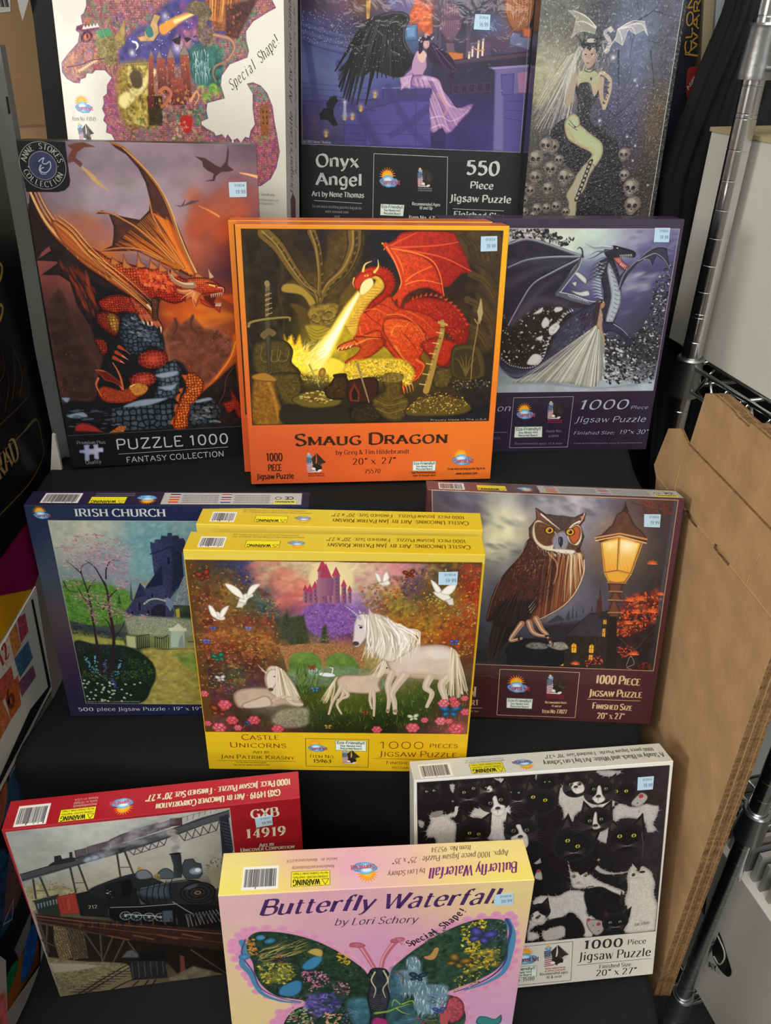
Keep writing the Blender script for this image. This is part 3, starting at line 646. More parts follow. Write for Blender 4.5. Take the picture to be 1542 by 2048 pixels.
# ======== crouching red dragon on a rock, black box
def art_crag(b):
	a = b.front = Art(b.wu, b.hu, '15171a', 5)
	SC[0] = 2.8556
	pic = P("0 0 430 1 438 567 0 571")
	q0 = P("0 0 430 1 396 569 0 571")
	a.grid("6a5a6a 7c6a78 8c7a88 9a8694 94828e 8a7884 7c6a76 6a5862\n7a6470 8e7c88 9c8a94 a08e98 9c8a96 947e88 90707a 84606a\n84707c 96868e a494a0 9e8e9a a494a0 9c8088 9a5c50 7a4a4c\n9c5c50 c07848 a8747c a896a0 a89aa4 a8685c a84c30 683c44\n8c4c48 b86848 c87038 9c7a88 a0808c b45c40 7c3c38 4c3038\n7c3e3a 90503c a85838 7c5060 7c5258 8c4c3c 583038 40262e\n5c3434 6c3a34 5c3434 5a3030 b84a20 c85420 8c3c24 7c3a2c\n3c2a2c 4c302c 3c2828 402828 b4481c d86c20 9c4c2c 8c3c24\n382628 44302c 3c2a28 302428 8c402c 9c5844 94482c b44418\n3a2622 503028 3c2624 20191d 54302c 6c3c30 a84420 e0601c\n502a22 6a3024 30201e 15161a 1f1f26 3c2420 7c3818 4c2414\n221c1c 2c2020 1c181a 16181c 1a1c22 1c181c 241a18 2c1a18\n1c1c20 24262c 1e2024 1c2024 1c2024 24262c 201e22 281a1a",
		   x0=0, y0=0, x1=b.wu, y1=P("115 569")[0][1], nz=.16, nc=45)
	a.dabs(P("8 107 81 122 147 151 130 183 73 176 5 163"), 26, (14, 34), 'c86a38 d88048 9c5a50 8c6c74', asp=.5, ang=25, al=.22, sf=12)
	a.dabs(P("297 84 421 67 418 131 364 171 296 170"), 30, (12, 34), 'c85028 d8602c 7c3c38 a04830', asp=.7, ang=-40, al=.25, sf=12)
	a.dabs(P("33 0 425 2 418 61 237 100 78 101"), 40, (16, 40), 'a898a2 8a7a88 b4a6ae 7c6a7c', asp=.35, ang=-10, al=.22, sf=14)
	a.dabs(P("221 317 313 301 365 323 317 348"), 20, (10, 24), 'e88020 f09028 d05818', asp=.4, ang=5, al=.3, sf=8)
	# mountains
	a.poly(P("-5 302 14 282 31 262 39 272 47 303 62 360 85 415 80 502 4 499 -2 401"), '3c2826', sf=3, rim=('54342e', 14), nz=.3, nc=14)
	a.poly(P("221 356 248 326 259 339 284 320 303 347 331 352 362 371 365 413 331 450 292 480 233 485"), '74402e', sf=2.5, rim=('9c5c3a', 10), nz=.35, nc=10)
	for q in (P("284 322 278 343 291 362 282 384"), P("248 328 250 346 237 364"), P("331 355 322 374 338 397")): a.stroke(q, L(16), '4a2a26', L(4), sf=3, al=.7)
	a.dabs(P("223 371 351 367 347 427 237 446"), 40, (5, 16), 'a86858 8c4c3c 5c302a', asp=.4, ang=-20, al=.3, sf=5)
	a.stroke(P("368 367 364 397 344 427 316 461 288 487"), L(34), 'e8641c', L(14), sf=5, al=.85); a.stroke(P("367 379 352 416 320 457"), L(10), 'f8a038', L(4), sf=2)
	a.poly(P("288 487 319 465 347 439 364 424 369 568 263 566"), '231a1a', sf=2, nz=.4)
	a.stroke(P("358 435 342 458 336 489 323 513"), L(4), '8c4a30', al=.7)
	# distant flying dragons with flame jets
	D = '4a2e32'
	a.poly(P("87 7 114 1 136 9 116 10 102 19 98 28 109 37 105 44 94 34 83 37 86 26 94 14"), '6a3c34', sf=.8)
	a.stroke(P("108 44 119 55 132 70 149 83"), L(10), 'd8a860', L(2), wm=L(26), sf=3, al=.8)
	a.poly(P("313 22 332 25 350 37 360 41 370 30 376 2 377 15 373 37 384 45 376 48 360 49 350 56 346 65 328 66 343 62 346 52 335 47 327 40 326 31"), D, sf=.6); a.stroke(P("395 50 412 53 429 57"), L(6), 'e8b070', L(16), sf=1.5)
	a.poly(P("267 109 280 110 289 98 285 109 299 101 317 100 302 106 278 112"), '5a4450', sf=.7); a.stroke(P("313 110 331 118 350 129"), L(3), 'f0a050', L(12), sf=2, al=.9)
	# rear body shadow, hind leg and tail mass
	a.poly(P("65 249 102 246 132 263 163 284 218 285 218 299 212 334 220 364 218 415 253 420 270 479 229 524 187 579 3 571 7 499 67 494 82 441 97 401 85 367 79 314 67 279"), '17161a', sf=3, cv=1, nz=.4, nc=6)
	# far wing
	W1 = '4e2c24'
	a.poly(P("162 1 178 4 195 18 212 36 229 57 245 81 256 109 269 144 282 184 298 238 287 244 257 230 245 220 207 197 181 193 118 194 143 183 148 164 150 148 144 125 121 125 132 119 150 125 169 130 185 133 200 136 219 119 223 100 218 69 208 45 189 21 171 10"), W1, sf=.8, rim=('301c1c', 8), nz=.25)
	for q in (P("234 125 251 151 265 180 284 231"), P("225 151 246 170 260 197 278 231"), P("204 160 229 177 253 200 271 227"), P("171 164 202 180 233 200 258 224"), P("250 131 261 157 274 190 288 231"), P("163 180 195 187 226 203 251 224")):
		a.stroke(q, L(8), 'd8641c', L(12), wm=L(46), sf=4, al=.7)
	a.fan(P("222 122 186 151 150 180"), P("292 238 277 236 251 224"), 34, L(5), 'f09838 e87820 7c3818 4a2018', L(7), al=.6, jit=3)
	a.fan(P("228 125 240 132 253 138"), P("294 239 287 236 274 231"), 14, L(8), 'e87020 f08a2c', L(5), al=.6)
	a.stroke(P("163 1 184 9 203 28 226 54 245 84 258 119 270 164 283 204 299 239"), L(10), 'a86834', L(20), wm=L(16)); a.stroke(P("184 11 206 30 229 56 247 84 260 117 272 162 285 202 298 236"), L(3), 'f0c080', L(8), al=.9)
	for q in (P("125 121 150 125 174 138 198 154 228 183 258 217"), P("120 193 162 188 201 193 236 210"), P("222 100 227 132 249 180 275 227")): a.stroke(q, L(9), 'a85c2c', L(14), al=.9); a.stroke(q - 1, L(2), 'f0b870', L(5), al=.8)
	# body
	SCL = dict(sf=.8, nz=.12, nc=3)
	def scaly(q, col, hi, c=(5, .35)): a.poly(q, col, cv=1, rim=('4a0e08', 6), grad=(hi, 90), cells=c, **SCL)
	scaly(P("98 186 115 193 139 209 178 220 210 227 244 230 276 248 307 248 298 276 258 296 237 294 218 285 201 285 166 263 135 239 106 216"), 'e0602c', '9c2014')
	for i in range(3): a.dabs(P("183 230 223 230 255 251 246 275 193 260"), 46, (2.6, 4.2), 'f08040 e86030 c83820', al=.75, asp=.8)
	a.poly(P("102 290 131 277 170 281 202 302 207 320 196 331 173 319 146 312 125 318 110 308"), 'b03420', cv=1, rim=('4a0e08', 8), cells=(4.5, .3), sf=.8)
	a.poly(P("95 314 117 308 139 319 140 340 127 361 108 350 96 335"), '8c2c1c', cv=1, rim=('2c0c0a', 8), cells=(4, .35))
	a.poly(P("115 318 129 315 137 329 131 354 119 343"), 'b07c30', cv=1, rim=('6a3418', 6), cells=(6, .5))
	# back spikes
	for q in (P("134 219 139 204 145 209 155 217 144 221"), P("156 226 162 198 167 216 177 224 167 228"), P("183 225 189 195 194 215 204 223 194 226"), P("206 228 211 207 217 218 227 226 217 230"), P("224 234 229 210 235 223 245 232 235 235"), P("245 244 250 224 256 234 266 242 256 245"), P("293 248 296 236 304 238 314 246 303 249")): a.poly(q, 'c87840', rim=('6a2c18', 3))
	# tail scales at right
	a.poly(P("266 440 284 448 295 468 287 491 271 510 258 534 251 566 222 566 228 532 242 501 256 478 254 455"), 'd86420', cv=1, rim=('6a1c0c', 7), cells=(6, .28), sf=.8)
	for q in (P("268 436 261 421 243 413 271 427"), P("264 447 248 445 257 463"), P("252 474 236 477 247 490"), P("246 486 223 492 238 509"), P("238 509 217 516 230 532"), P("228 536 208 552 222 560")): a.poly(q, 'c86030', rim=('5a1c10', 3))
	# near wing
	a.poly(P("2 107 13 113 34 138 45 170 12 195 0 212 -1 126"), '2c1c20', sf=1)
	a.poly(P("8 89 15 87 24 123 35 151 50 176 75 202 98 226 133 256 170 284 202 302 204 316 163 284 119 263 94 252 87 353 61 296 55 252 37 238 5 237 38 215 35 212 -1 210 29 192 20 151 1 123"), '2a1c20', sf=.8, rim=('1c1418', 6), nz=.3)
	a.dabs(P("38 215 81 229 99 263 90 332 69 289 55 248"), 70, (3, 16), 'b0401c 8c3018 3a1c1c', asp=.22, ang=75, al=.55, sf=2)
	a.fan(P("39 151 74 170 102 193"), P("197 300 184 284 166 263"), 4, L(12), 'e89040', L(6), al=.7)
	a.poly(P("12 88 17 101 26 129 38 154 53 176 79 196 112 219 141 246 171 274 196 295 206 313 203 323 192 302 158 274 121 246 86 219 58 189 36 163 20 132 11 101"), 'b86028', cv=1, sf=.8, rim=('6a2c18', 5))
	a.fan(P("40 144 68 163 97 183 114 206"), P("45 170 72 202 104 229 128 249"), 6, L(7), 'f0b060', L(3))
	for k, c_ in enumerate(('f0c080', 'e8a050', '8c4020', 'e89848', '6a2c18', 'f0b468', 'a85c28')):
		a.stroke(P("14 92 24 123 39 151 60 176 88 202 124 229 159 260 199 302") + np.array([k * 2.2 - 3, -k * 2.8 + 4]), L(4), c_, L(3), wm=L(9), al=.85)
	a.poly(P("38 137 58 144 81 163 103 186 96 193 112 216 135 246 110 229 70 196 48 170"), 'b85c28', cv=1, sf=1, rim=('4a2016', 6), al=.8)
	for k in range(7): a.stroke(P("43 141 68 163 89 193 123 232") + np.array([k * 1.6, -k * 2]), L(3), ('f0b870', 'd87830', '6a2c18')[k % 3], L(3), wm=L(8), al=.75)
	a.stroke(P("10 88 15 107 28 138 43 163"), L(12), 'e8b878', L(6)); a.stroke(P("197 299 206 313 203 324"), L(16), 'e8c090', L(5))
	# head
	scaly(P("276 251 297 245 324 248 341 259 353 268 349 277 329 278 311 280 294 276"), 'e86c38', 'b03018', (4, .5))
	a.poly(P("255 266 288 267 308 276 300 286 292 304 283 286 270 295 273 281 256 275"), 'd88048', rim=('7a2414', 5), nz=.2)
	for q in (P("288 272 273 281 262 289"), P("291 276 286 290 290 302"), P("284 270 270 272 257 268")): a.stroke(q, L(5), 'f0c090', L(2))
	a.poly(P("306 281 322 278 343 275 335 287 330 296 343 301 337 316 320 301 309 292"), '5a140c', sf=.6, rim=('c05838', 4))
	a.poly(P("300 286 314 295 327 305 343 301 339 317 329 308 313 304 303 297"), 'b84024', rim=('5a140c', 3))
	for i in range(6): a.stroke(P("324 280 324 287") + np.array([i * 4.0, -i * .8]), 2, 'f0e4c8', .4); a.stroke(P("331 303 333 296") + np.array([i * 2.0, 0]), 1.6, 'f0e4c8', .4)
	a.stroke(P("289 260 272 260 255 253 246 241 244 229"), L(40), 'a88060', L(3)); a.stroke(P("289 258 272 257 257 250 248 239"), L(12), 'f0dcb8', L(3), al=.8)
	a.poly(P("322 228 325 235 332 245 323 248"), 'd8b088'); a.stroke(P("322 260 332 263"), L(9), 'f8d860'); a.stroke(P("317 256 334 259"), L(6), '4a100a'); a.stroke(P("339 266 349 268 347 280"), L(8), 'f0c0a0', L(3))
	a.stroke(P("346 284 367 289"), L(16), 'e85c28', L(60), sf=5, al=.7)
	# fore legs and claws
	a.poly(P("207 285 219 292 214 320 222 342 219 356 213 345 205 338 203 313"), '6a3c28', cv=1, rim=('2c1412', 4), cells=(4, .4))
	a.poly(P("164 281 182 295 198 313 206 331 201 345 193 327 180 320 168 302"), 'c05030', cv=1, rim=('5a1810', 5), cells=(4, .4))
	for q in (P("180 320 185 334 187 350"), P("188 320 193 334 193 350"), P("195 320 201 334 201 350"), P("206 334 210 345 210 356"), P("212 334 218 345 217 360")): a.stroke(q, L(20), 'b86040', L(6)); a.stroke(q[1:], L(9), 'f0d0a8', L(2))
	for q in (P("131 383 144 391 151 399"), P("124 394 135 402 145 410"), P("118 405 130 413 137 418")): a.stroke(q, L(24), 'a84024', L(4)); a.stroke(q[1:], L(7), 'e8a080', L(2))
	a.poly(P("85 364 105 368 109 390 97 401 89 386"), '8c2c20', cv=1, rim=('20100e', 6), cells=(5, .4))
	# rocks
	a.poly(P("146 319 173 316 184 337 211 345 221 371 217 393 193 385 163 403 138 383 135 347"), '3c4654', cv=1, sf=1.5, rim=('171c24', 10), cells=(9, .25), nz=.35)
	a.dabs(P("145 326 173 319 211 352 208 378 154 362"), 70, (2, 7), '7c8ca0 a8b4c0 2a3440 55657a', asp=.4, ang=20, al=.5)
	a.poly(P("214 423 240 412 252 436 245 470 232 501 188 495 199 460 195 437"), '4c5868', sf=1.5, rim=('171c24', 9), cells=(10, .25), nz=.35)
	for q in (P("194 445 223 438 243 437 240 447 211 453"), P("198 472 231 466 242 462 226 481"), P("122 512 159 498 217 496 194 507 150 517"), P("271 506 302 498 310 506 289 515"), P("6 526 39 520 48 532 19 534"), P("2 487 19 488 11 499")): a.poly(q, '9cacc0', cv=1, sf=1, rim=('4c5c70', 4), al=.9)
	a.poly(P("100 515 143 513 187 511 231 509 224 540 211 564 115 567 96 542"), '3a424c', sf=2, cells=(13, .2), nz=.4)
	a.poly(P("260 514 312 504 326 529 316 561 259 562"), '30363e', sf=2, cells=(12, .25), nz=.4); a.dabs(P("263 514 319 512 320 561 260 558"), 40, (2, 8), '7c8894 a8a098 54504c', asp=.35, ang=10, al=.6)
	a.dabs(P("8 514 100 515 116 559 5 561"), 60, (2, 9), '4c5c74 6c7c94 2a3240', asp=.3, ang=0, al=.5)
	# eggs
	for c_, rx, ry in ((P("195 411")[0], 31, 20), (P("170 454")[0], 28, 16)):
		a.ell(c_[0], c_[1], rx, ry, 'd84c34', -8, grad='5a0e0c'); t = np.linspace(0, 6.28, 20); el = np.stack([c_[0] + rx * np.cos(t), c_[1] + ry * np.sin(t)], 1); a.clip(el)
		x, y = c_; cl = a._cells(int((x - rx) * a.r), int((y - ry) * a.r), int(2 * ry * a.r), int(2 * rx * a.r), 8 * a.r, 0)
		a._blend(int((x - rx) * a.r), int((y - ry) * a.r), np.clip(1 - cl * 3, 0, 1), np.array(hexc('e87858'), np.float32)); a.clip()
	# hatchling
	a.poly(P("77 471 92 464 119 473 141 470 163 463 177 471 171 486 156 494 137 504 94 503 78 490"), 'b84420', cv=1, rim=('3c100c', 6), cells=(3, .4))
	a.poly(P("139 470 157 459 177 467 178 477 168 486 150 489"), 'e0903c', cv=1, rim=('8c3414', 4), cells=(3, .5))
	for q in (P("78 430 96 434 115 453 127 473"), P("114 416 121 431 126 450 127 469"), P("82 487 75 463 81 448")): a.stroke(q, L(6), 'd06838', L(14)); 
	a.poly(P("78 430 100 434 125 458 127 469 107 457 94 453"), '6a1c18', rim=('a84830', 3)); a.stroke(P("143 468 152 464"), 2, 'f8e080')
	a.poly(P("19 550 36 543 59 552 78 569 18 563"), 'a0302c', rim=('4c1418', 4)); a.poly(P("86 570 109 555 125 556 118 569"), 'c87038', cells=(3, .4))
	a.poly(P("330 513 350 506 348 478 368 514 372 547 362 551 356 530 340 538"), 'a83020', rim=('4c1414', 5), cells=(4, .4))
	a.dabs(P("-29 364 38 366 49 478 -3 475"), 40, (.5, 1), 'f0a070 e86c40', al=.8); a.dabs(P("309 355 371 338 363 412 312 411"), 40, (.5, 1), 'f8c090 f08a50', al=.9)
	# black corner tab and base band
	a.poly(P("-3 -2 84 1 83 40 83 67 80 76 71 84 58 87 3 87"), '16181a', sf=.5)
	a.poly(P("-4 572 462 568 457 706 -20 675"), '141719', sf=.5); a.stroke(P("1 572 438 568"), 1, '5a5c60', cv=0)
	c_ = P("39 42")[0]; a.ell(c_[0], c_[1], 24.5, 25, '2a2c48', grad='3c3e62')
	b.arc('front', 'ANNE STOKES', c_, 28, 192, 352, 9.5, 'a8a8a8', 'serif'); b.arc('front', 'COLLECTION', c_, 36.5, 168, 22, 9.5, 'a8a8a8', 'serif', inward=True)
	for r_, w_ in ((40, 1), (24, .9)):
		t = np.linspace(0, 2 * math.pi, 40); b.line('front', np.stack([c_[0] + r_ * np.cos(t), c_[1] + r_ * np.sin(t)], 1), w_, '8c8c8c')
	a.stroke(P("33 35 38 31 43 29 39 37 45 39 52 35 52 45 44 53 36 53 34 48 40 45"), 1.6, 'b8bccc'); a.stroke(P("36 41 32 48 35 56 43 56"), 2.6, 'a8acbc', 1)
	for q in (P("13 44 15 44"), P("65 43 66 43")): b.line('front', q, 2, '9a9a9a')
	T = 'bcc0c8'
	b.ft('PUZZLE 1000', P("98 609 339 607"), L(66), T, 'sans', track=.6)
	b.line('front', P("100 620 336 616"), .8, T)
	b.ft('FANTASY COLLECTION', P("115 641 326 638"), L(36), T, 'sans', track=.6)
	# jigsaw piece mark
	a.poly(P("31 595 43 595 42 603 50 603 50 595 61 595 61 602 70 603 69 614 60 615 58 630 48 628 48 619 40 620 38 632 28 632 29 616 20 613 21 606 30 605"), '9a9cc0', cv=1, rim=('5c5e88', 4), grad=('c8c8e0', 0))
	b.ft('Premium Plus', P("18 592 76 594"), L(20), '8f8f98', 'serif'); b.ft('Quality', P("29 640 62 639"), L(24), '8f8f98', 'serif')
	b.sticker(P("373 67 407 66 406 93 373 94"), '19.99')
# ======== butterfly filled with a waterfall garden, pink and yellow box
def art_butterfly(b):
	a = b.front = Art(b.wu, b.hu, 'd8a8b8', 41)
	a.grid("d8b0b4 d8a4b4 d8a8b4 e0bca0 e4cc90\ndcbca0 d4a0b8 d49cbc d8a4b4 e0bca0\ne0c49c d8a8b0 d098bc d49cbc d8a8b4\ne0c894 dcb8a4 d09cc0 cc9cc8 d4a0c0\ne0c890 e0bca0 cc98c0 cc98c8 d0a0c8\ndcc090 d8b0a8 cc98c0 cc98c8 d0a0c8", nz=.02)
	SC[0] = 2.3364
	M = dict(cv=1, sf=.8)
	LW = P("17 114 33 91 51 85 85 85 127 99 162 121 205 158 239 205 245 250 246 375 245 441 111 426 85 371 76 325 115 292 141 285 115 279 78 270 49 249 40 218 32 200 21 170 14 136")
	RW = P("283 206 301 173 336 136 371 106 407 90 443 83 479 83 488 99 493 133 499 167 499 208 490 237 473 266 443 281 413 287 394 292 414 309 431 349 428 395 391 458 286 446 279 253")
	for W_ in (LW, RW):
		s_ = smoothline(W_, 3, True); n = len(s_)
		a.poly(W_, 'd890b4', rim=('e8b0c8', 4), **M)
		for i in range(0, n, 2): a.ell(s_[i][0], s_[i][1], 9, 9, 'd48cb4', grad='dc9cbc')
	a.stroke(P("31 115 35 138 28 171 41 201 48 231 60 259 89 280 122 289"), L(26), '4c84a8', L(8), wm=L(22)); a.stroke(P("37 110 29 148 45 195 57 243 93 274 126 287"), L(7), '4c4c84', L(5)); a.stroke(P("477 98 490 138 489 190 482 236 454 264 416 282"), L(26), '5088ac', L(8), wm=L(26)); a.stroke(P("475 95 485 121 483 166 483 207 467 241 435 268 397 286"), L(14), '3c4884', L(5))
	li = P("40 111 57 93 92 96 130 110 166 133 205 170 241 220 245 286 228 309 152 295 122 280 85 267 61 238 48 201 46 172 39 144"); lo = P("152 295 205 295 245 292 247 442 119 427 93 371 94 340 114 307")
	ri = P("282 217 301 184 337 145 379 112 418 93 454 92 474 103 481 143 484 189 473 223 445 251 411 269 382 284 343 296 285 278"); ro = P("281 278 343 290 394 295 415 329 424 368 413 406 375 456 286 446")
	for q in (li, lo): a.poly(q, '24382c', nz=.5, nc=6, **M)
	for q in (ri, ro): a.poly(q, '2c4438', nz=.5, nc=8, **M)
	# waterfalls
	def falls(q, n, c_='a8c0d0 dce8f0 7c9cb0 5c7c94'): a.poly(q, '6c8ca0', cv=1, sf=3, al=.8); a.hair(q, n, 16, c_, 92, 1.8, 20)
	falls(P("309 185 323 178 334 199 333 222 314 220"), 40); falls(P("291 218 325 216 345 235 342 259 296 255"), 50); falls(P("289 260 326 258 380 263 386 288 376 324 345 340 329 326 324 288 293 279"), 110); falls(P("328 295 382 288 389 338 338 343"), 60)
	a.poly(P("280 217 295 219 305 292 330 339 347 373 284 366"), '3c6478', cv=1, sf=5, al=.7, nz=.4); a.poly(P("205 295 243 292 244 364 221 361"), '4c88a8', cv=1, sf=5, al=.6, nz=.4)
	a.hair(P("290 316 377 344 391 458 294 447"), 60, 26, '7ca4bc a8c4d4 3c6478', 8, 1.2, 20, al=.6); a.stroke(P("291 218 303 231 304 255"), L(12), '5c5c58', L(6)); foliage(a, P("336 119 401 108 413 183 362 201 331 175"), 110, '2c4c30 1c3424 4c6c3c 3c5c34', (1.5, 4)); foliage(a, P("85 98 155 126 227 201 243 250 176 196 111 156"), 120, '2c4028 3c5430 1c2c20 5c6c3c', (1.5, 4))
	# flowers
	foliage(a, P("401 108 429 94 444 95 439 123 418 138 399 130"), 50, 'd8c030 e8d850 b8981c 8c741c', (2.5, 6)); foliage(a, P("399 136 432 139 440 185 409 182"), 40, 'e0c838 c8a828 f0e060 a8881c', (3, 7)); foliage(a, P("420 172 472 165 476 212 444 239 409 235"), 70, 'd0b030 b8902c e8c850 7c5c20 c89830', (2.5, 6)); foliage(a, P("394 240 440 232 442 269 397 283"), 40, 'd8b838 a88c2c 5c5424 e8c84c', (2, 4.5)); foliage(a, P("447 96 476 104 480 149 452 152"), 60, '5c5c9c 7c7cb8 3c3c70 9c9cd0', (1.2, 2.8))
	butterfly(a, P("436 134")[0], 24, '5c64b8', '2c2c5c', 20); butterfly(a, P("399 199")[0], 22, 'a88c3c', '3c3420', 30); butterfly(a, P("329 235")[0], 15, '3c5c7c', '14242c', 10)
	a.poly(P("338 182 349 177 356 160 363 161 361 178 356 189 346 190"), 'b88850', cv=1)
	foliage(a, P("51 179 78 175 111 178 117 214 94 235 61 226"), 80, 'b8a838 d0c44c 8c8430 7c7c2c c8b85c', (2.5, 6)); foliage(a, P("187 154 213 171 209 190 191 186"), 30, 'd8a830 e0b840 b07c24', (2, 5)); foliage(a, P("39 111 53 106 54 151 40 155"), 40, 'c88838 b87030 d8a04c', (2, 5))
	a.hair(P("48 139 126 124 118 156 53 173"), 50, 26, 'c8b46c a8944c 8c7c3c', -25, 1.8, 16); foliage(a, P("128 203 168 207 175 237 145 264 127 238"), 50, 'c86c9c d88cb4 a04c7c', (2.5, 6)); foliage(a, P("134 269 183 262 194 306 159 334 129 312"), 70, '5c54a0 7c70c0 3c3470 4c4488', (4, 9)); foliage(a, P("176 225 209 240 211 277 186 268"), 40, 'a86080 4c2434 c890a0', (2, 5)); foliage(a, P("107 297 144 307 147 353 98 348"), 50, 'c8a8a8 8c4c5c a8b880 5c7c3c', (3, 6)); foliage(a, P("163 321 198 331 190 358 167 356"), 24, 'd8a080 c88c5c e8b890', (3, 6)); foliage(a, P("194 306 221 315 221 361 198 359"), 40, '6c70b8 9498d0 4c5090', (1.5, 3)); foliage(a, P("83 153 104 149 100 177 82 170"), 24, '9c3c50 5c2434', (1.5, 3)); foliage(a, P("76 233 115 261 137 282 96 271"), 34, '5c4c2c 7c6c3c 8c5c6c', (2, 4))
	a.poly(P("86 261 90 241 116 225 127 232 125 256 111 270 97 268"), '3c7ca8', cv=1, rim=('1c3c5c', 4)); a.ell(*P("62 107")[0], 8, 7, '5ca0c0', grad='2c6488'); a.ell(*P("77 117")[0], 10, 7, '4c94b8', grad='24546c', ang=-20); a.poly(P("128 186 143 167 162 160 163 177 150 196 132 198"), '3c80a8', cv=1, rim=('1c3c5c', 4)); a.poly(P("138 150 151 142 164 149 162 166 147 159"), 'b8a050', cv=1, rim=('5c4c28', 3)); a.ell(*P("33 154")[0], 10, 8, '5c94c0', grad='3c6c98')
	# body, antennae, mantis
	for q in (P("214 140 227 144 238 167 252 203"), P("289 135 278 154 268 181 265 207")): a.stroke(q, L(26), 'b86478', L(18)); a.stroke(q - 1.4, L(8), 'e8a8b0', L(5), al=.8); a.hair(q, 0, 1, 'ffffff', 0)
	a.ell(*P("223 140")[0], 14, 7, 'c07080', 15, grad='a85468'); a.ell(*P("291 133")[0], 13, 7, 'c07080', -10, grad='a85468'); a.hair(P("281 126 301 128 300 144 282 143"), 16, 8, 'd890a0 8c4458', 60, 1.4, 30)
	a.poly(P("244 214 253 204 272 208 277 223 277 253 282 290 275 346 280 379 269 444 253 442 246 375 248 337 241 286 245 250"), '2c3038', rim=('15181c', 5), nz=.5, nc=3, **M); a.ell(*P("247 223")[0], 6, 9, '3c4448', grad='101418'); a.ell(*P("273 223")[0], 6, 9, '3c4448', grad='101418')
	for s_ in (P("254 215 248 238 256 263 253 287"), P("269 213 277 241 269 264 274 289")): a.stroke(s_, L(8), 'b8b890', L(4))
	for i in range(8): a.stroke(P("247 274 260 282 276 277") + np.array([0, i * 6]), 1.4, '6c5c78', al=.6)
	a.poly(P("252 356 268 350 280 368 281 446 249 442"), 'a82c70', cv=1, sf=2); a.stroke(P("257 333 279 330 294 322 317 312"), L(16), '7c9c3c', L(6)); a.stroke(P("294 322 306 336 320 343"), L(7), '8cac48', L(3)); a.stroke(P("301 311 290 297 286 315"), L(6), '8cac48', L(4)); a.stroke(P("305 311 321 303 327 313"), L(7), '9cb850', L(3))
	a.poly(P("387 307 402 299 417 322 418 361 399 378 384 357"), 'a84c58', cv=1, rim=('5c2430', 5), nz=.4, nc=3); a.poly(P("376 324 389 345 391 380 377 378"), 'b0545c', cv=1); butterfly(a, P("373 337")[0], 12, '6c74b8', '2c3464'); a.hair(P("358 285 386 300 392 326 360 317"), 16, 14, '1c2824', 200, 1.2, 80); foliage(a, P("330 352 369 349 371 377 331 373"), 24, '8c6c3c b04c4c 5c7c34', (2, 4))
	a.poly(P("448 364 462 365 479 374 490 362 488 390 447 386"), '3c8484', cv=1, rim=('1c4444', 4))
	T = '4b2a64'
	b.ft('Butterfly Waterfall', P("63 51 454 52"), L(84), T, 'itb'); b.ft('by Lori Schory', P("184 86 322 90"), L(40), '503a5c', 'it')
	SPP = P("310 151 363 126 407 65").astype(float)
	for i, ch in enumerate('Special Shape!'):
		if ch != ' ': t = (i + .5) / 14; x = SPP[0] * (1 - t) ** 2 + 2 * t * (1 - t) * SPP[1] + t * t * SPP[2]; d = 2 * (1 - t) * (SPP[1] - SPP[0]) + 2 * t * (SPP[2] - SPP[1]); d = d / np.linalg.norm(d) * 3.7 * GL[ch][0] / 7; b.ft(ch, [x - d, x + d], L(34), '3c2038', 'flare')
	b.sticker(P("448 31 481 29 483 58 450 57"), '20.99')
	a = b.top = Art(b.wu, b.du, 'e8c8a0', 4); a.grid("e4d488 e4b8a8 e0acb8 e4b8b4 e8d498 ead68c\ne8dc80 e4c098 e0a8c0 e4b4b4 e8cc98 ecd880\ne8dc74 e8cc88 e0b0bc e4bca8 e8d088 ecdc74", nz=.01)
	barcode(b, 36, 30, 94, 74); warning(b, 115, 44, 178, 72, True); logo(b, 'top', (236, 46), 38, 'c84454', up=False)
	b.text('top', 'Manufactured and Distributed by', [(186, 34), (116, 34)], 6, '8c6c50', 'it'); b.text('top', 'SunsOut, Inc. * Manufactured in U.S.A.', [(192, 20), (106, 20)], 6, '8c6c50', 'it')
	b.text('top', 'Butterfly Waterfall', [(492, 46), (344, 50)], 20, '7c2c7c', 'itb'); b.text('top', 'by Lori Schory', [(336, 50), (274, 53)], 10, '6c4c44', 'it')
	b.text('top', 'Appx. 1000 piece Jigsaw Puzzle - 25" x 35"', [(482, 22), (284, 28)], 11, '6c4c44', 'it'); b.text('top', 'Item No. 95234', [(420, 8), (352, 9)], 10, '6c4c44', 'it')
	SC[0] = 2.3364
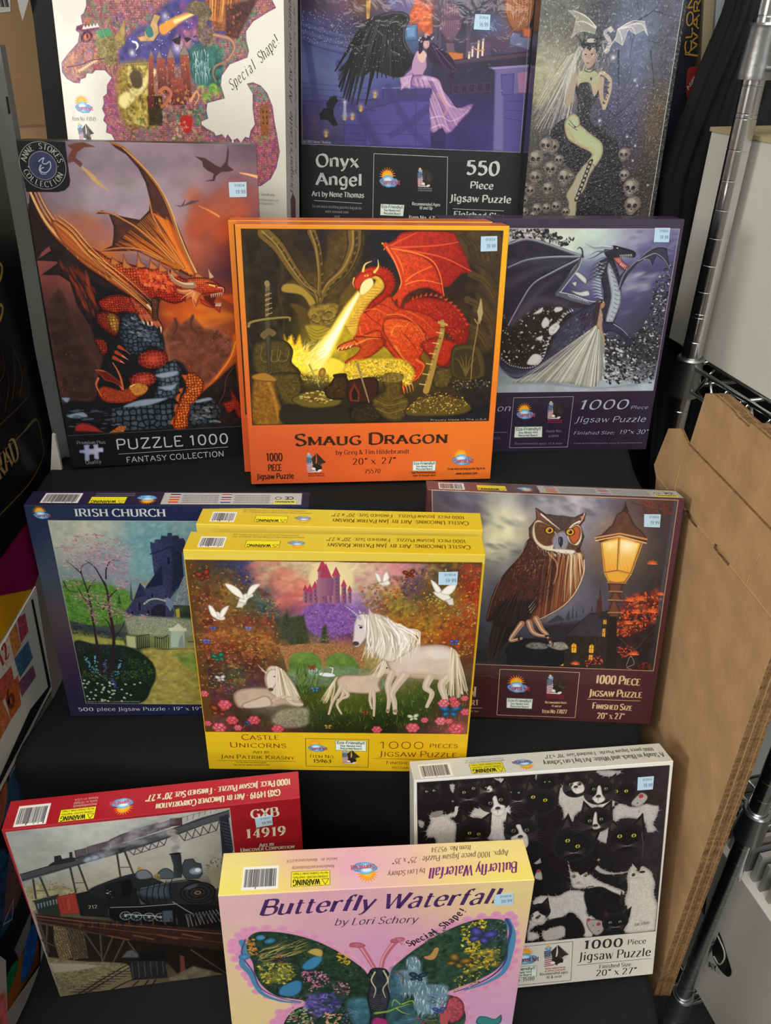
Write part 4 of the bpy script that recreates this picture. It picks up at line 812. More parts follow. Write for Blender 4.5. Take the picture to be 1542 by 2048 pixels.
# ======== dragon-shaped fantasy scene, white box; winged lady, black box; pale lady on skulls, black box
def art_dragonshape(b):
	a = b.front = Art(b.wu, b.hu, 'dcd9d0', 71); a.grid("dedbd2 dcdad0\ndad7cc d8d4c8", nz=.01)
	SC[0] = 2.57
	body = P("80 137 78 168 70 182 63 186 65 202 51 206 48 213 56 218 50 236 22 259 7 274 5 292 15 305 30 312 44 313 47 305 59 302 63 293 76 294 84 287 106 287 121 301 108 316 106 332 96 339 97 351 91 362 97 374 91 385 99 393 95 409 108 412 114 424 125 455 382 447 388 416 379 405 374 414 366 405 352 409 348 402 331 395 320 387 320 381 336 375 333 360 336 345 376 335 368 311 371 293 390 271 429 258 433 246 428 228 428 211 444 193 477 176 493 169 486 157 478 136")
	tail = P("427 307 440 304 457 310 471 324 482 349 485 375 491 405 496 436 488 467 474 491 451 506 433 508 407 485 404 446 396 431 392 416 401 412 409 421 419 409 428 411 432 396 442 384 438 354 439 325")
	M = dict(sf=.7)
	for q in (body, tail): a.poly(q, '9c6468', rim=('70426c', 5), nz=.3, nc=4, cells=(4.2, .68), **M)
	def patch(q, cols, n, sz=(2, 6), sf=1): a.dabs(q, n, sz, cols, al=.55, sf=sf)
	a.clip(body); patch(body, 'a85c74 c07c84 6c5c94 5c8c64 b8744c 8c4c6c c89c74 4c8478', 420, (3, 9), 3)
	patch(P("74 151 131 151 144 192 196 195 185 220 125 207 68 200"), '3c7c50 5c9c54 8c3c50 a85c64 487058', 110); patch(P("22 259 72 236 120 250 107 283 41 303 9 303"), 'c05c34 d87c3c a03c4c 7c3054 e09c54', 160, (1.5, 5)); patch(P("100 302 150 301 138 415 101 416 93 362"), 'b04c7c 9c3c6c c86c90 7c3464 8c4c94', 150); patch(P("128 179 213 199 236 234 157 235 142 210"), '5c4c94 7c5ca0 3c3c78 9c5c6c', 60); 
	# night sky, flames and waterfall
	a.poly(P("158 228 213 199 255 164 320 143 383 143 393 211 314 247 294 273 162 275 141 261"), '44407c', sf=5, cv=1, nz=.35, nc=12); patch(P("167 221 301 177 314 240 180 267"), '5c54a0 34306c 6c60a8 8474b0', 50, (4, 12), 5); patch(P("276 164 353 163 341 226 289 230"), '8c4c8c a04c7c 5c3c7c', 36, (5, 12), 5); patch(P("264 219 320 212 314 240 271 241"), 'b06884 d08c8c', 20, (4, 9), 4)
	for x, y in a.inside(P("158 228 319 163 314 247 180 271"), 46): a.ell(x, y, .9, .9, 'f0ecff')
	a.glow(*P("172 253")[0], 14, 'ffffff', .9); a.glow(*P("253 185")[0], 16, 'ffffff', .7); a.glow(*P("275 244")[0], 22, 'f8e8f0', .8); a.stroke(P("175 232 184 235 186 242 181 248"), L(8), 'f0f0ff', L(2), wm=L(14)); a.stroke(P("318 180 287 189 247 209"), L(14), 'f0a038', L(52), sf=4, al=.9); a.stroke(P("318 180 274 195"), L(8), 'f8e098', L(20), sf=3)
	a.poly(P("305 240 340 233 366 239 377 275 366 311 335 316 310 309 299 276"), '34605c', sf=6, cv=1, nz=.4); a.hair(P("309 247 348 243 346 290 311 291"), 90, 18, 'a8c8d0 d8e8ec 5c8c94 34605c', 90, 1.5, 8)
	patch(P("349 226 426 225 433 256 377 275 366 311 378 333 343 334 337 283"), '2c8c54 3ca05c 28705c 4c8c8c 206044', 130, (1.6, 4)); patch(P("393 197 486 159 435 193 429 253 391 246"), '2c8c5c 34a060 2c705c 7ca050 286c74', 110, (1.6, 4)); patch(P("318 312 366 308 365 334 329 349"), '7cb040 a8c04c 3c8c34 5c9c3c', 60); patch(P("306 357 342 356 331 387 304 388"), '28905c 3ca070 2c6c6c', 30)
	a.poly(P("341 150 404 149 424 166 401 211 359 211 344 177"), '8c5030', sf=3, nz=.5, nc=4); a.fan(P("351 191 368 194 389 194"), P("354 150 375 149 399 153"), 12, 2, 'd88c3c a85c2c e8a85c', 3, al=.7); a.poly(P("386 166 457 152 436 183 409 225 384 222"), '4c2c2c', sf=3, nz=.5, nc=3); patch(P("386 166 445 159 409 218 384 218"), '8c4430 c87040 3c2024', 40, (1.4, 4))
	# castle
	a.poly(P("139 283 171 271 207 270 217 307 221 359 213 398 168 399 137 384 129 331"), '98803c', sf=8, cv=1, nz=.45, nc=5)
	for q in (P("159 278 156 308"), P("175 276 174 286"), P("191 274 190 289"), P("206 274 198 390"), P("153 275 211 271")): a.stroke(q, L(9), '6c5830', sf=1, al=.8); a.stroke(q + (1, 0), L(3), 'd8c478', al=.7); patch(P("157 279 215 274 196 390 150 392"), 'd8c060 b89c44 7c6430 544828 e8d888', 110, (2, 7), 2); a.stroke(P("218 288 184 319 145 346"), L(20), 'f8e8a0', L(60), sf=8, al=.55); a.poly(P("164 293 187 289 189 315 171 319"), '544430', cv=1, sf=2); a.poly(P("201 337 232 336 228 390 200 390"), '3c3020', sf=3, nz=.4)
	for q, rf in ((P("210 259 220 259 214 359 199 360"), P("209 260 216 245 221 259")), (P("227 263 247 263 246 329 226 329"), P("225 263 235 245 240 263")), (P("251 262 267 262 264 328 248 329"), P("249 263 260 240 268 262")), (P("280 257 300 256 301 335 279 335"), P("278 257 291 234 302 256")), (P("257 299 284 298 289 350 253 351"), P("264 299 270 284 277 298"))):
		a.poly(q, '9c4c3c', grad=('5c2c2c', 90), nz=.3, nc=2, sf=.6); a.poly(rf, '8c7470', rim=('5c3c3c', 2), sf=.6)
		for i in range(10): r_ = a.rng.random(2); a.ell(q[0][0] + (q[1] - q[0])[0] * r_[0], q[0][1] + (q[3] - q[0])[1] * r_[1], .8, 1.5, 'f0b060' if i % 2 else '3c1c1c')
	patch(P("220 318 292 313 306 357 226 359"), 'a84830 d87840 6c2c24 e8a860', 80, (1.6, 5)); a.stroke(P("229 325 243 318 255 328 245 344 231 355"), L(20), 'c07050', L(14)); a.stroke(P("298 342 313 324 317 335 307 350"), L(14), 'e0a068', L(4))
	patch(P("226 359 325 349 323 372 233 382"), '6c9c84 2c5c4c a8c8a0 344c34', 70, (1.4, 5)); patch(P("142 376 323 372 382 431 126 439"), '5c7c34 8c9c44 34542c b88c4c c8b46c 8c5c34', 190, (1.4, 5)); a.poly(P("274 373 299 374 292 403 274 400"), 'b82828', cv=1, sf=1); patch(P("251 381 287 380 298 419 248 420"), 'd8c0a0 b89c7c 8c6c54 e8dcc0', 50, (1.4, 4)); patch(P("331 398 383 408 382 431 319 433"), '8c3c6c c05c80 5c4c94 3c7c6c', 50, (2, 5)); a.stroke(P("151 423 158 403 168 399"), L(10), '8c4c3c'); patch(P("163 399 223 390 220 425 165 426"), '9c5c94 5c7c8c c87ca0 3c8c7c', 44, (2, 4.4))
	# dragons on the body
	a.poly(P("97 214 124 210 140 228 159 221 157 239 138 250 135 275 116 279 96 265 94 243"), '8c7c48', cv=1, sf=1.2, nz=.4, cells=(3, .5)); a.poly(P("136 224 149 210 161 192 158 224 151 230 140 232"), 'a88c50', cv=1, sf=1, nz=.3); a.poly(P("93 214 125 207 132 221 104 228"), '4c8c64', nz=.4); a.fan(P("98 279 116 281 135 275"), P("101 294 119 298 133 294"), 8, 3, '8c5c4c 6c4438 a87c60', 1)
	a.poly(P("203 213 217 202 228 181 245 185 235 199 238 216 223 232 193 233 185 224 203 220"), 'c09c6c', rim=('5c3c2c', 3), nz=.2); a.poly(P("206 209 219 204 224 220 211 224"), '3c7470', cv=1)
	a.poly(P("302 167 319 158 344 163 356 180 342 198 359 211 362 232 340 240 324 226 321 205 326 187 301 177"), '7c6c54', cv=1, sf=1, nz=.4, cells=(3, .5)); patch(P("330 191 363 204 362 236 331 236"), '8c5c8c a87c9c 5c3c5c', 30, (1.5, 4)); a.stroke(P("358 218 392 225 402 242 386 264 359 275 352 290 358 304"), L(20), '9c6c5c', L(6)); a.stroke(P("358 218 392 225 402 242 386 264"), L(5), 'd8b090', L(3), al=.7)
	for q in (P("263 228 274 225 285 219 282 237 271 235"), P("291 224 300 223 308 226 297 233"), P("311 222 320 219 315 224")): a.poly(q, '2c1c2c')
	# head
	a.ell(*P("71 225")[0], 15, 10, '3c1c38', -20, 1.5); a.ell(*P("72 225")[0], 9, 6.5, 'e8884c', -20, grad='b0402c'); a.ell(*P("73 224")[0], 2.4, 5, '2c1018'); a.poly(P("54 206 98 203 97 212 61 216"), '6c2c54', cv=1, sf=2)
	for i in range(5): a.poly(P("62 211 68 203 73 211") + np.array([i * 7.6, -i * 1.0]), 'e8dcd0')
	for i in range(9): a.poly(P("43 284 46 291 51 284") + np.array([i * 5.2, -i * 2.6 + 3]), 'e0c090')
	a.glow(*P("32 266")[0], 16, 'f8b050', .6); a.glow(*P("15 273")[0], 8, 'f8d070', .6); a.stroke(P("18 283 53 277 77 269 109 265"), L(8), '5c1c38', L(4))
	a.clip(tail); patch(P("431 306 474 317 482 338 443 339"), '3c9c6c 5cb070 2c6c5c 4c8ca0', 50, (1.6, 4)); patch(P("441 407 489 405 492 482 442 500"), 'd03c5c e0607c a03078 7c3c8c c8508c', 90, (1.6, 5)); patch(P("401 415 437 403 445 430 408 446"), '6c3c8c b04c80 4c6ca8', 30, (2, 4)); a.poly(P("453 354 456 346 475 346 472 406 456 406"), '8c5430', nz=.4, nc=2)
	for i in range(6): a.ell(*(P("461 359")[0] + (8 * (i % 2), (i // 2) * 11)), 1.2, 2.4, '2c1810')
	patch(P("441 407 480 404 476 417 445 422"), '7ca040 5c8c38', 20, (2, 4)); a.clip()
	for q, n in ((body, 1), (tail, 1)): a.stroke(np.vstack([q, q[:1]]), 1, '6c3454', cv=0, al=.5)
	b.arcpts = P("392 321 454 277 502 229").astype(float)
	SP = b.arcpts
	for i, ch in enumerate('Special Shape!'):
		if ch != ' ': t = (i + .5) / 14; x = SP[0] * (1 - t) ** 2 + 2 * t * (1 - t) * SP[1] + t * t * SP[2]; d = 2 * (1 - t) * (SP[1] - SP[0]) + 2 * t * (SP[2] - SP[1]); d = d / np.linalg.norm(d) * 4.3 * GL[ch][0] / 7; b.ft(ch, [x - d, x + d], L(50), '3c3838', 'it')
	logo(b, 'front', P("47 358")[0], L(92), 'b0506c'); b.ft('Item No. 97045', P("16 387 73 387"), L(20), '5c5c5c', 'it'); eagle(b, P("45 414")[0], L(90), 'dcd9d0')
	b.ft('Steve Sundram', P("428 525 483 526"), L(14), '5c5c5c', 'serif'); b.ft('www.sundramimages.com', P("428 536 492 537"), L(12), '8c8c8c', 'sans'); b.ft('www.sunsout.com', P("432 543 479 544"), L(12), '8c8c8c', 'sans')
	b.text('right', "Dragon's Castle : Art by Steve Sundram", [(110, 52), (520, 52)], 22, '4c4650', 'it'); b.text('right', "Appx. 1000 piece Jigsaw Puzzle  25\" x 35\"", [(150, 84), (480, 84)], 13, '6c6670', 'it')
	for k in range(2):
		mb = b.letters['right'].setdefault('6c3c44', MB()); x0 = 52 if k == 0 else 590; mb.add([(x0, 34, 0), (x0 + 46, 30, 0), (x0 + 60, 50, 0), (x0 + 44, 72, 0), (x0 - 4, 70, 0)], [(0, 1, 2, 3, 4)])
def art_onyx(b):
	a = b.front = Art(b.wu, b.hu, '1a1a1d', 73)
	SC[0] = 2.9654
	pic = P("5 0 521 -1 526 466 4 457"); M = dict(cv=1, sf=.8)
	a.poly(pic, '4c4474'); a.clip(pic)
	X = P("3 153 532 156 526 466 4 463"); a.rect(0, 0, b.wu, X[0][1] + 2, '2c2434', sf=3)
	a.grid("3c3048 6c4c6c 6c4438 5c4c6c c05c3c 4c3c54 34384c 3c3448 8c5040\n4c4c84 4c4470 3c3850 34406c b85c38 38344c 34344c 4c5c88 6c4440\n54548c 545c90 3c3c54 3c4468 445c88 3c3854 443c54 4c3c50 5c4460\n5c6498 54609c 3c4460 4c5c8c 3c405c 34304c 2c2840 34304c 44406c\n5c689c 6470a4 5464a0 54609c 3c3c68 2c2844 2c2844 2c2c48 4c4c80\n4c5084 5c68a0 545c98 44407c 403c78 38346c 2c2850 2c2850 54508c\n443c6c 4c4c84 4c4880 48408c 443c84 3c3470 342c5c 30285c 504888\n4c3c5c 4c4878 484484 4c4490 44408c 403878 342c60 382f68 50488c\n3c344c 3c3864 443c7c 443c84 443c88 40387c 30285c 38306c 4c4488", x0=X[0][0], y0=X[0][1], x1=X[1][0], y1=X[3][1], nz=.08, nc=16)
	for i in range(7): a.stroke(P("3 198 54 212 120 224 190 221") + np.array([0, i * 7.2]), L(10), '6c64a0' if i % 2 else '3c3864', sf=2, al=.6)
	for q in (P("66 159 69 192"), P("77 159 81 192"), P("89 159 93 189"), P("287 158 288 164"), P("401 157 385 273"), P("384 157 389 273"), P("322 177 327 277"), P("314 157 315 270")): a.stroke(q, L(16), '5c4c60', L(16), cv=0, al=.6)
	a.poly(P("265 164 303 167 307 223 294 227 254 187"), 'c8603c', sf=2, nz=.35, nc=7); a.dabs(P("257 168 303 167 305 217 266 197"), 16, (3, 8), 'e8884c 8c4450 f09c58', asp=.35, ang=0, al=.6, sf=2)
	a.poly(P("241 207 272 204 275 237 243 239"), '4c70a0', rim=('2c3c60', 4)); a.poly(P("247 212 267 210 267 229 249 231"), '6c90bc', sf=2); a.poly(P("207 158 261 158 250 187 227 184 212 171"), '5c5c98', cv=1, sf=2, al=.8); a.poly(P("154 159 165 159 162 198 156 198"), 'c89c50', nz=.4); a.poly(P("174 198 179 190 183 198"), 'e8d8c0')
	def urn_(q, c1, c2, n):
		a.poly(q, c1, cv=1, sf=.8, rim=(c2, 6)); w0 = q[:, 0].min(); w1 = q[:, 0].max(); c = (w0 + w1) / 2
		a.clip(q, cv=1)
		for i in range(n): t = (i + .5) / n * 2 - 1; y0, y1 = q[:, 1].min(), q[:, 1].max(); a.stroke([(c + t * (w1 - w0) * .5, y0), (c + t * (w1 - w0) * .47, (y0 + y1) / 2), (c + t * (w1 - w0) * .1, y1)], 1.3, c2, al=.7)
		a.clip(X)
	urn_(P("323 187 330 167 344 159 360 164 372 186 372 209 360 233 351 244 339 236 322 213"), '7c5c70', '3c2c40', 9); a.stroke(P("323 192 371 192"), L(26), '5c4458', cv=0); a.poly(P("339 241 356 242 359 256 369 263 334 263 342 255"), '6c5468'); urn_(P("466 169 475 150 528 149 532 175 525 201 500 220 480 205"), 'a86840', '5c3428', 10); a.poly(P("488 218 511 220 508 226 531 229 529 254 483 245 482 228"), '6c7098', rim=('3c3c60', 4), nz=.2); a.poly(P("511 211 529 211 529 229 514 226"), 'd86840', sf=3)
	a.poly(P("342 257 381 261 380 276 351 279"), 'c07040', sf=1.5, rim=('5c3430', 4)); a.poly(P("308 281 537 254 538 288 450 289 456 344 319 346"), '2f2a44', sf=1, nz=.15); a.stroke(P("332 283 530 262"), L(22), '4c3c4c', cv=0); a.poly(P("387 243 440 239 442 266 391 273"), '6c5080', sf=4, al=.5)
	for q, h in ((P("400 269"), 50), (P("413 271"), 90), (P("423 267"), 90), (P("393 273"), 30)): x, y = q[0]; h = L(h); a.poly([(x - 2.6, y), (x - 2.4, y - h), (x + 2.4, y - h), (x + 2.6, y)], 'e8dcc0', rim=('a89070', 2)); a.glow(x, y - h - 3, 6, 'fff4c8', .9)
	a.stroke(P("405 252 415 256 426 254"), L(8), 'c8a060')
	for i in range(5): a.poly(P("363 327 377 326 378 344 364 344") + np.array([i * 18.4 - 4, -i * 1.4]), '2a2440', rim=('6c5c70', 1.4))
	a.poly(P("449 289 530 283 531 342 479 346 488 465 461 464 454 299"), '6c6498', sf=.7, rim=('4c4478', 5)); a.poly(P("468 303 499 301 500 344 473 346"), '54508c', rim=('34306c', 3)); a.poly(P("506 299 529 297 530 339 512 340"), '9c709c', sf=1); a.stroke(P("449 291 530 285"), L(14), '8c84b4', cv=0)
	a.poly(P("479 346 530 343 526 466 486 465"), '504a8c', sf=.8)
	# blue stone steps
	for q, c_ in ((P("196 334 310 331 312 360 197 359"), '403a70'), (P("5 365 161 359 310 357 314 457 159 458 105 414 105 385 177 382"), '4c468c'), (P("105 414 158 413 159 460 106 458"), '443e80'), (P("310 361 346 367 349 464 314 461"), '2c2654'), (P("157 359 197 357 196 334 232 332 233 362 161 381"), '44407c')): a.poly(q, c_, sf=1, rim=('2f2a60', 3), nz=.08)
	a.stroke(P("196 335 308 332"), L(10), '6c68a8', cv=0); a.stroke(P("233 362 310 360"), 1, '2c2858', cv=0)
	for y in (490, 520, 560, 600): a.stroke([P("5 330")[0] + (0, (y - 500) / 2.9654), P("177 341")[0] + (0, (y - 500) / 2.9654)], 1, '34305c', cv=0, al=.8)
	for q in (P("8 415 310 410"), P("6 445 158 447"), P("352 378 455 379"), P("349 395 456 390"), P("480 358 527 357"), P("482 376 525 378"), P("483 393 527 400"), P("273 333 278 458"), P("106 432 311 432"), P("351 363 454 358")): a.stroke(q, 1, '2f2a58', cv=0, al=.8)
	for q in (P("18 240 33 329 53 436"), P("93 287 113 349 179 456"), P("145 377 162 413 191 456"), P("208 334 258 411 308 457"), P("304 375 258 411 219 434"), P("5 379 32 459")): a.stroke(q, L(50), '38346a', L(44), sf=5, al=.55)
	for x in (P("107 396"), P("125 395"), P("178 348"), P("145 377"), P("62 433")): a.glow(x[0][0], x[0][1] - 2, 13, 'f8d890', .8); a.ell(x[0][0], x[0][1] + 5, 4, 4, 'c8a050')
	a.poly(P("104 364 110 364 111 399 103 399"), '9c9cc8'); a.glow(*P("107 364")[0], 12, 'e8f0d8', .7)
	a.poly(P("85 352 91 364 79 378 81 396 91 414 81 418 65 404 49 404 46 393 57 379 65 380 63 368 73 357"), '14131c', nz=.3); a.fan(P("65 378 73 382 81 378"), P("73 355 81 353 89 353"), 8, 2, '1c1a24 0c0c12', 1)
	# wing
	a.poly(P("243 186 251 194 240 217 243 241 257 264 269 273 258 292 231 313 176 300 152 307 128 293 93 301 120 269 128 232 151 205 189 190 220 184"), '17171b', sf=1.2, cv=1)
	for k, (q, n) in enumerate(((P("176 293 132 273 105 259"), 1),)): pass
	a.fan(P("151 208 140 232 140 259 175 269"), P("85 304 99 342 113 360 153 370"), 11, L(34), '1c1c22 101014 26262c', L(8), al=.97, jit=5)
	a.fan(P("174 201 190 225 206 238 245 268"), P("125 304 176 313 208 310 239 316"), 15, L(28), '1e1e24 121216 2c2c33', L(8), al=.97, jit=4)
	a.fan(P("174 195 204 191 243 197"), P("140 259 191 269 261 271"), 22, L(6), '44444c 2c2c33 5c5c64', L(3), al=.7, jit=3); a.fan(P("159 211 190 214 229 224"), P("121 318 176 310 246 299"), 18, L(5), '3c3c44 54545c', L(2), al=.6, jit=4)
	a.stroke(P("151 203 189 190 224 184 245 187 251 196 242 217 244 241 259 263 269 268"), L(26), '26262c', L(14)); a.stroke(P("189 189 223 183 246 187 250 196 242 217 243 241 257 262"), L(8), '54545e', L(6), al=.8)
	for x, y in a.inside(P("7 180 174 191 152 293 97 259 10 243"), 150) + a.inside(P("112 225 243 197 254 292 129 300"), 60): a.ell(x, y, .9, .8, 'dcdce8', al=.8)
	# lady
	a.poly(P("299 247 310 242 326 253 350 267 363 287 360 304 349 318 344 304 332 291 308 281 296 264"), '2c1c38', **M); a.fan(P("301 247 307 245 312 247"), P("349 318 356 308 362 290"), 8, 1.4, '4c3c60 6c5c84 1c1428', 1, al=.7, jit=6)
	a.poly(P("269 278 274 264 282 261 292 267 296 277 297 291 290 305 294 312 270 312 266 302 270 292"), 'b08cac', rim=('6c4c78', 4), **M); a.stroke(P("276 264 269 281 266 298 251 312 247 330"), L(34), 'b08cb0', L(26)); a.poly(P("234 313 247 309 266 302 263 326 260 337 248 333 238 340 238 327"), 'c0a0c4', rim=('7c5c88', 4), nz=.15, nc=3); a.poly(P("274 262 288 257 296 267 289 281 279 278"), 'd8b0a4', **M)
	a.poly(P("266 309 294 307 325 315 338 339 355 356 372 374 406 364 403 380 385 398 362 424 347 428 338 417 315 428 309 396 306 361 311 336 295 333 263 331"), 'a07cac', rim=('5c3c74', 6), nz=.12, nc=8, cv=1, sf=.8)
	a.clip(P("266 309 294 307 325 315 338 339 355 356 372 374 406 364 403 380 385 398 362 424 347 428 338 417 315 428 309 396 306 361 311 336 295 333 263 331"), cv=1)
	a.fan(P("271 316 298 312 325 318"), P("313 425 338 421 366 420 403 373"), 24, L(8), 'c8a8cc 7c5890 d8b8b8 684880', L(7), al=.45, jit=7); a.stroke(P("290 312 322 318 334 339 351 367 384 377"), L(26), 'd8bcd0', L(8), sf=3, al=.6); a.stroke(P("327 346 348 374 337 396"), L(30), 'c89890', L(10), sf=4, al=.5)
	for q in (P("311 396 337 392 357 402 384 391 403 373"), P("314 417 338 410 358 424")): a.stroke(q, L(6), 'e0c8d8', L(3), al=.7)
	a.clip(X)
	a.ell(*P("294 244")[0], 7.5, 9.5, 'd8b4a8', 0, grad='b08890'); a.poly(P("277 240 283 230 298 227 306 232 298 237 287 239 286 257 278 264 277 251"), '2c1c34', **M); a.dabs(P("275 237 283 225 298 222 310 228 308 235 294 231 283 240"), 24, (1.2, 2.8), 'd8d0c8 b8a8b0 8c8498')
	a.ell(*P("296 243")[0], 1.1, .8, '3c2434'); a.clip()
	a.stroke(P("5 0 4 457 526 466 523 -1"), 1, 'b0aab0', cv=0)
	T = 'bfc0c0'
	b.ft('(c) 2021 Nene Thomas', P("7 454 74 455"), L(16), 'a8a4b4', 'serif')
	b.ft('Onyx', P("38 506 141 506"), L(80), T, 'flare'); b.ft('Angel', P("38 547 150 547"), L(78), T, 'flare'); b.ft('Art by Nene Thomas', P("27 573 155 574"), L(34), T, 'flare'); b.line('front', P("32 583 150 587"), 1, T)
	b.ft('To see more exciting puzzles log on to:', P("27 599 151 601"), L(20), '8c8c90', 'serif'); b.ft('www.sunsout.com', P("60 610 118 611"), L(20), '8c8c90', 'serif'); b.ft('and', P("82 621 96 621"), L(18), '8c8c90', 'serif')
	b.box('front', P("178 475 355 479 361 665 178 670"), 1, T)
	logo(b, 'front', P("216 533")[0], L(128), 'b04858'); eagle(b, P("303 528")[0], L(110), '8c8c8c'); eco(b, P("197 587 255 588 253 614 196 613"))
	b.ft('Recommended Ages:', P("274 588 343 589"), L(20), T, 'flare'); b.ft('10 and Up', P("292 597 324 597"), L(20), T, 'flare'); b.ft('Item No. 67814', P("267 620 348 621"), L(26), T, 'flare')
	b.ft('550', P("401 515 480 517"), L(86), T, 'flare'); b.ft('Piece', P("413 547 468 548"), L(44), T, 'flare'); b.ft('Jigsaw Puzzle', P("365 577 513 578"), L(46), T, 'flare'); b.line('front', P("374 594 498 596"), 1, T); b.ft('Finished Size', P("377 613 500 616"), L(40), T, 'flare')
	b.sticker(P("402 184 436 185 436 215 400 214"), '16.99')
def art_skulls(b):
	a = b.front = Art(b.wu, b.hu, '1c1b1d', 75)
	SC[0] = 2.954
	pic = P("-13 11 279 7 305 151 304 603 -12 603"); M = dict(cv=1, sf=.8)
	X = P("-2 148 306 145 301 588 -5 587"); a.poly(pic, '3c3844'); a.clip(pic); a.rect(0, 0, b.wu, X[0][1] + 2, '4c5060', sf=4)
	a.grid("5c5c58 5c5c58 3c3c44 54586c 5c6078 545468\n64645c 5c5c54 3c3c44 5c6480 64708c 50505f\n8c8c78 7c7c68 3c3c40 5c6078 646c88 4c4c58\n9c9a7c 8c8870 5c5854 50546c 5c607c 48464f\n8c886c 6c6858 48444c 4c4c68 504e68 4c443c\n54524a 54505c 44404c 44405c 464460 4c4030\n403e38 4a4650 38343e 3c384c 3c3850 4a3e34\n3c3a34 3e3840 2e2c32 342f3c 342f3e 3c3530\n44403a 443e3c 34302e 2a262a 322e30 2e2a28\n45403a 46423c 3c3430 2a2626 342e2c 2c2826\n3c3832 403a34 443c34 2c2626 3a322c 302b28", x0=X[3][0] - 6, y0=X[0][1], x1=X[1][0], y1=X[2][1], nz=.16, nc=12)
	for q, w_ in ((P("173 207 214 188 244 170 256 151"), 9), (P("244 170 275 178 306 184"), 6), (P("210 207 207 232 207 257 211 260"), 5), (P("243 225 266 228 285 212 302 181"), 6), (P("116 165 137 158 158 152"), 5), (P("205 152 211 170 207 185"), 5), (P("138 164 161 173 155 183"), 4), (P("179 244 189 309 195 376"), 12), (P("195 376 164 349 145 322"), 7), (P("194 369 224 342 242 308"), 7), (P("192 329 210 302 214 276"), 6), (P("164 403 183 376 221 369 257 355"), 8), (P("145 376 178 396 199 431"), 9), (P("250 244 268 308 269 355"), 9), (P("215 431 234 403 246 382"), 6), (P("150 362 169 382 185 389"), 5)): a.stroke(q, L(w_), '2c2832', L(w_ * .3), al=.85)
	a.poly(P("147 396 180 406 207 431 222 480 224 517 280 588 124 588 132 517 149 466"), '241f22', sf=3, cv=1, nz=.4); foliage(a, P("299 308 317 321 303 396 300 466 269 427 259 389 274 341"), 90, '54442f 6c543c 3c3028 7c6444', (1.6, 4.4))
	for x, y, r in ((608, 338, 4), (738, 473, 2.2), (750, 505, 1.6), (527, 714, 3), (690, 806, 2.4), (740, 862, 2), (724, 950, 2), (813, 1092, 2), (938, 40, 1.6), (755, 874, 1.6)):
		pass
	for q, r in ((P("169 257"), 4), (P("224 300"), 2.2), (P("231 310"), 1.8), (P("156 380"), 3), (P("224 412"), 2.4), (P("246 431"), 2), (P("245 462"), 2), (P("289 514"), 2)): a.glow(q[0][0], q[0][1], r * 2.6, 'f4f4ff', 1)
	# long pale hair and gown
	a.fan(P("103 232 89 242 84 258"), P("12 397 39 397 70 396 81 356"), 40, L(7), 'a8a498 8c8a8c c8c6bc 6c6a74 dcd8cc', L(4), al=.55, jit=12); a.fan(P("93 239 69 255 31 246"), P("22 376 12 356 26 343"), 14, L(6), 'b8b4a4 9c988c d8d4c4', L(3), al=.6, jit=14); a.hair(P("87 226 146 226 169 276 132 283 88 290"), 90, 14, 'd0ccc4 a8a4a8 7c7880', 100, 1.4, 70)
	a.poly(P("48 403 79 376 139 389 173 410 192 438 178 445 143 481 112 484 77 459 62 431"), '1c181b', **M); a.fan(P("79 410 101 396"), P("119 477 140 459"), 6, L(8), '34303a', L(5), al=.6); a.poly(P("207 434 222 480 255 588 132 588 142 532 166 473 192 438"), '1d1a1c', sf=2, cv=1)
	# figure
	a.poly(P("93 316 105 306 120 306 134 329 146 306 152 322 140 342 132 369 143 396 124 396 102 376 102 342"), '232126', nz=.4, nc=3, **M); a.poly(P("96 296 102 283 132 283 150 302 139 332 134 326 124 306 105 306 98 313"), 'a0a884', grad=('b09878', 90), **M); a.poly(P("89 283 96 296 93 316 90 342 77 356 74 329 82 303"), 'a0907c', **M); a.stroke(P("149 299 153 329 162 352"), L(36), 'a8947c', L(22)); a.stroke(P("163 354 170 322 168 299 149 286 144 289"), L(28), 'b09c84', L(18)); a.dabs(P("156 296 169 302 168 349 160 345"), 20, (1, 2.4), '2c2426 1c181a')
	a.poly(P("77 390 83 373 97 366 110 376 115 389 141 407 167 424 173 441 171 455 158 475 139 466 147 448 113 431 88 417"), 'a8b088', rim=('8c7458', 6), **M); a.stroke(P("85 396 112 427 141 438"), L(20), 'b08c68', L(14), sf=3, al=.5); a.stroke(P("87 379 104 393 115 386"), 1, '2c2422'); a.stroke(P("86 386 101 396 109 400"), 1, '2c2422'); a.ell(*P("102 393")[0], 2, 2, '2c2422')
	a.poly(P("139 466 158 475 149 495 141 524 127 546 126 584 108 584 106 554 98 535 111 510 120 488"), 'a09880', rim=('5c4c44', 4), **M)
	for i in range(9): t = i / 8; x = P("147 466")[0] * (1 - t) + P("125 543")[0] * t; a.ell(x[0], x[1], 8, 4.4, '1c181a', -60); a.ell(x[0], x[1], 3.6, 2.8, 'a09c84', -60)
	a.poly(P("104 242 114 235 126 240 132 254 128 270 116 277 105 264 101 251"), 'b8a08c', grad=('9c8474', 0), **M); a.ell(*P("108 252")[0], 2.6, 1.4, '2c2026'); a.ell(*P("122 251")[0], 2.6, 1.4, '2c2026'); a.ell(*P("115 268")[0], 3.2, 1.6, '7c4844'); a.stroke(P("115 253 115 261"), .8, '8c7068')
	a.poly(P("94 233 102 223 110 232 120 223 131 221 131 235 122 239 116 245 107 239 100 240"), '201c20'); a.ell(*P("117 226")[0], 11, 4, 'b8b0a8', 0)
	for q in (P("100 236 91 223 83 217"), P("106 226 101 214 98 211"), P("124 226 138 220 145 216"), P("129 232 141 238 144 248")): a.stroke(q, 3, '1c181c', .6)
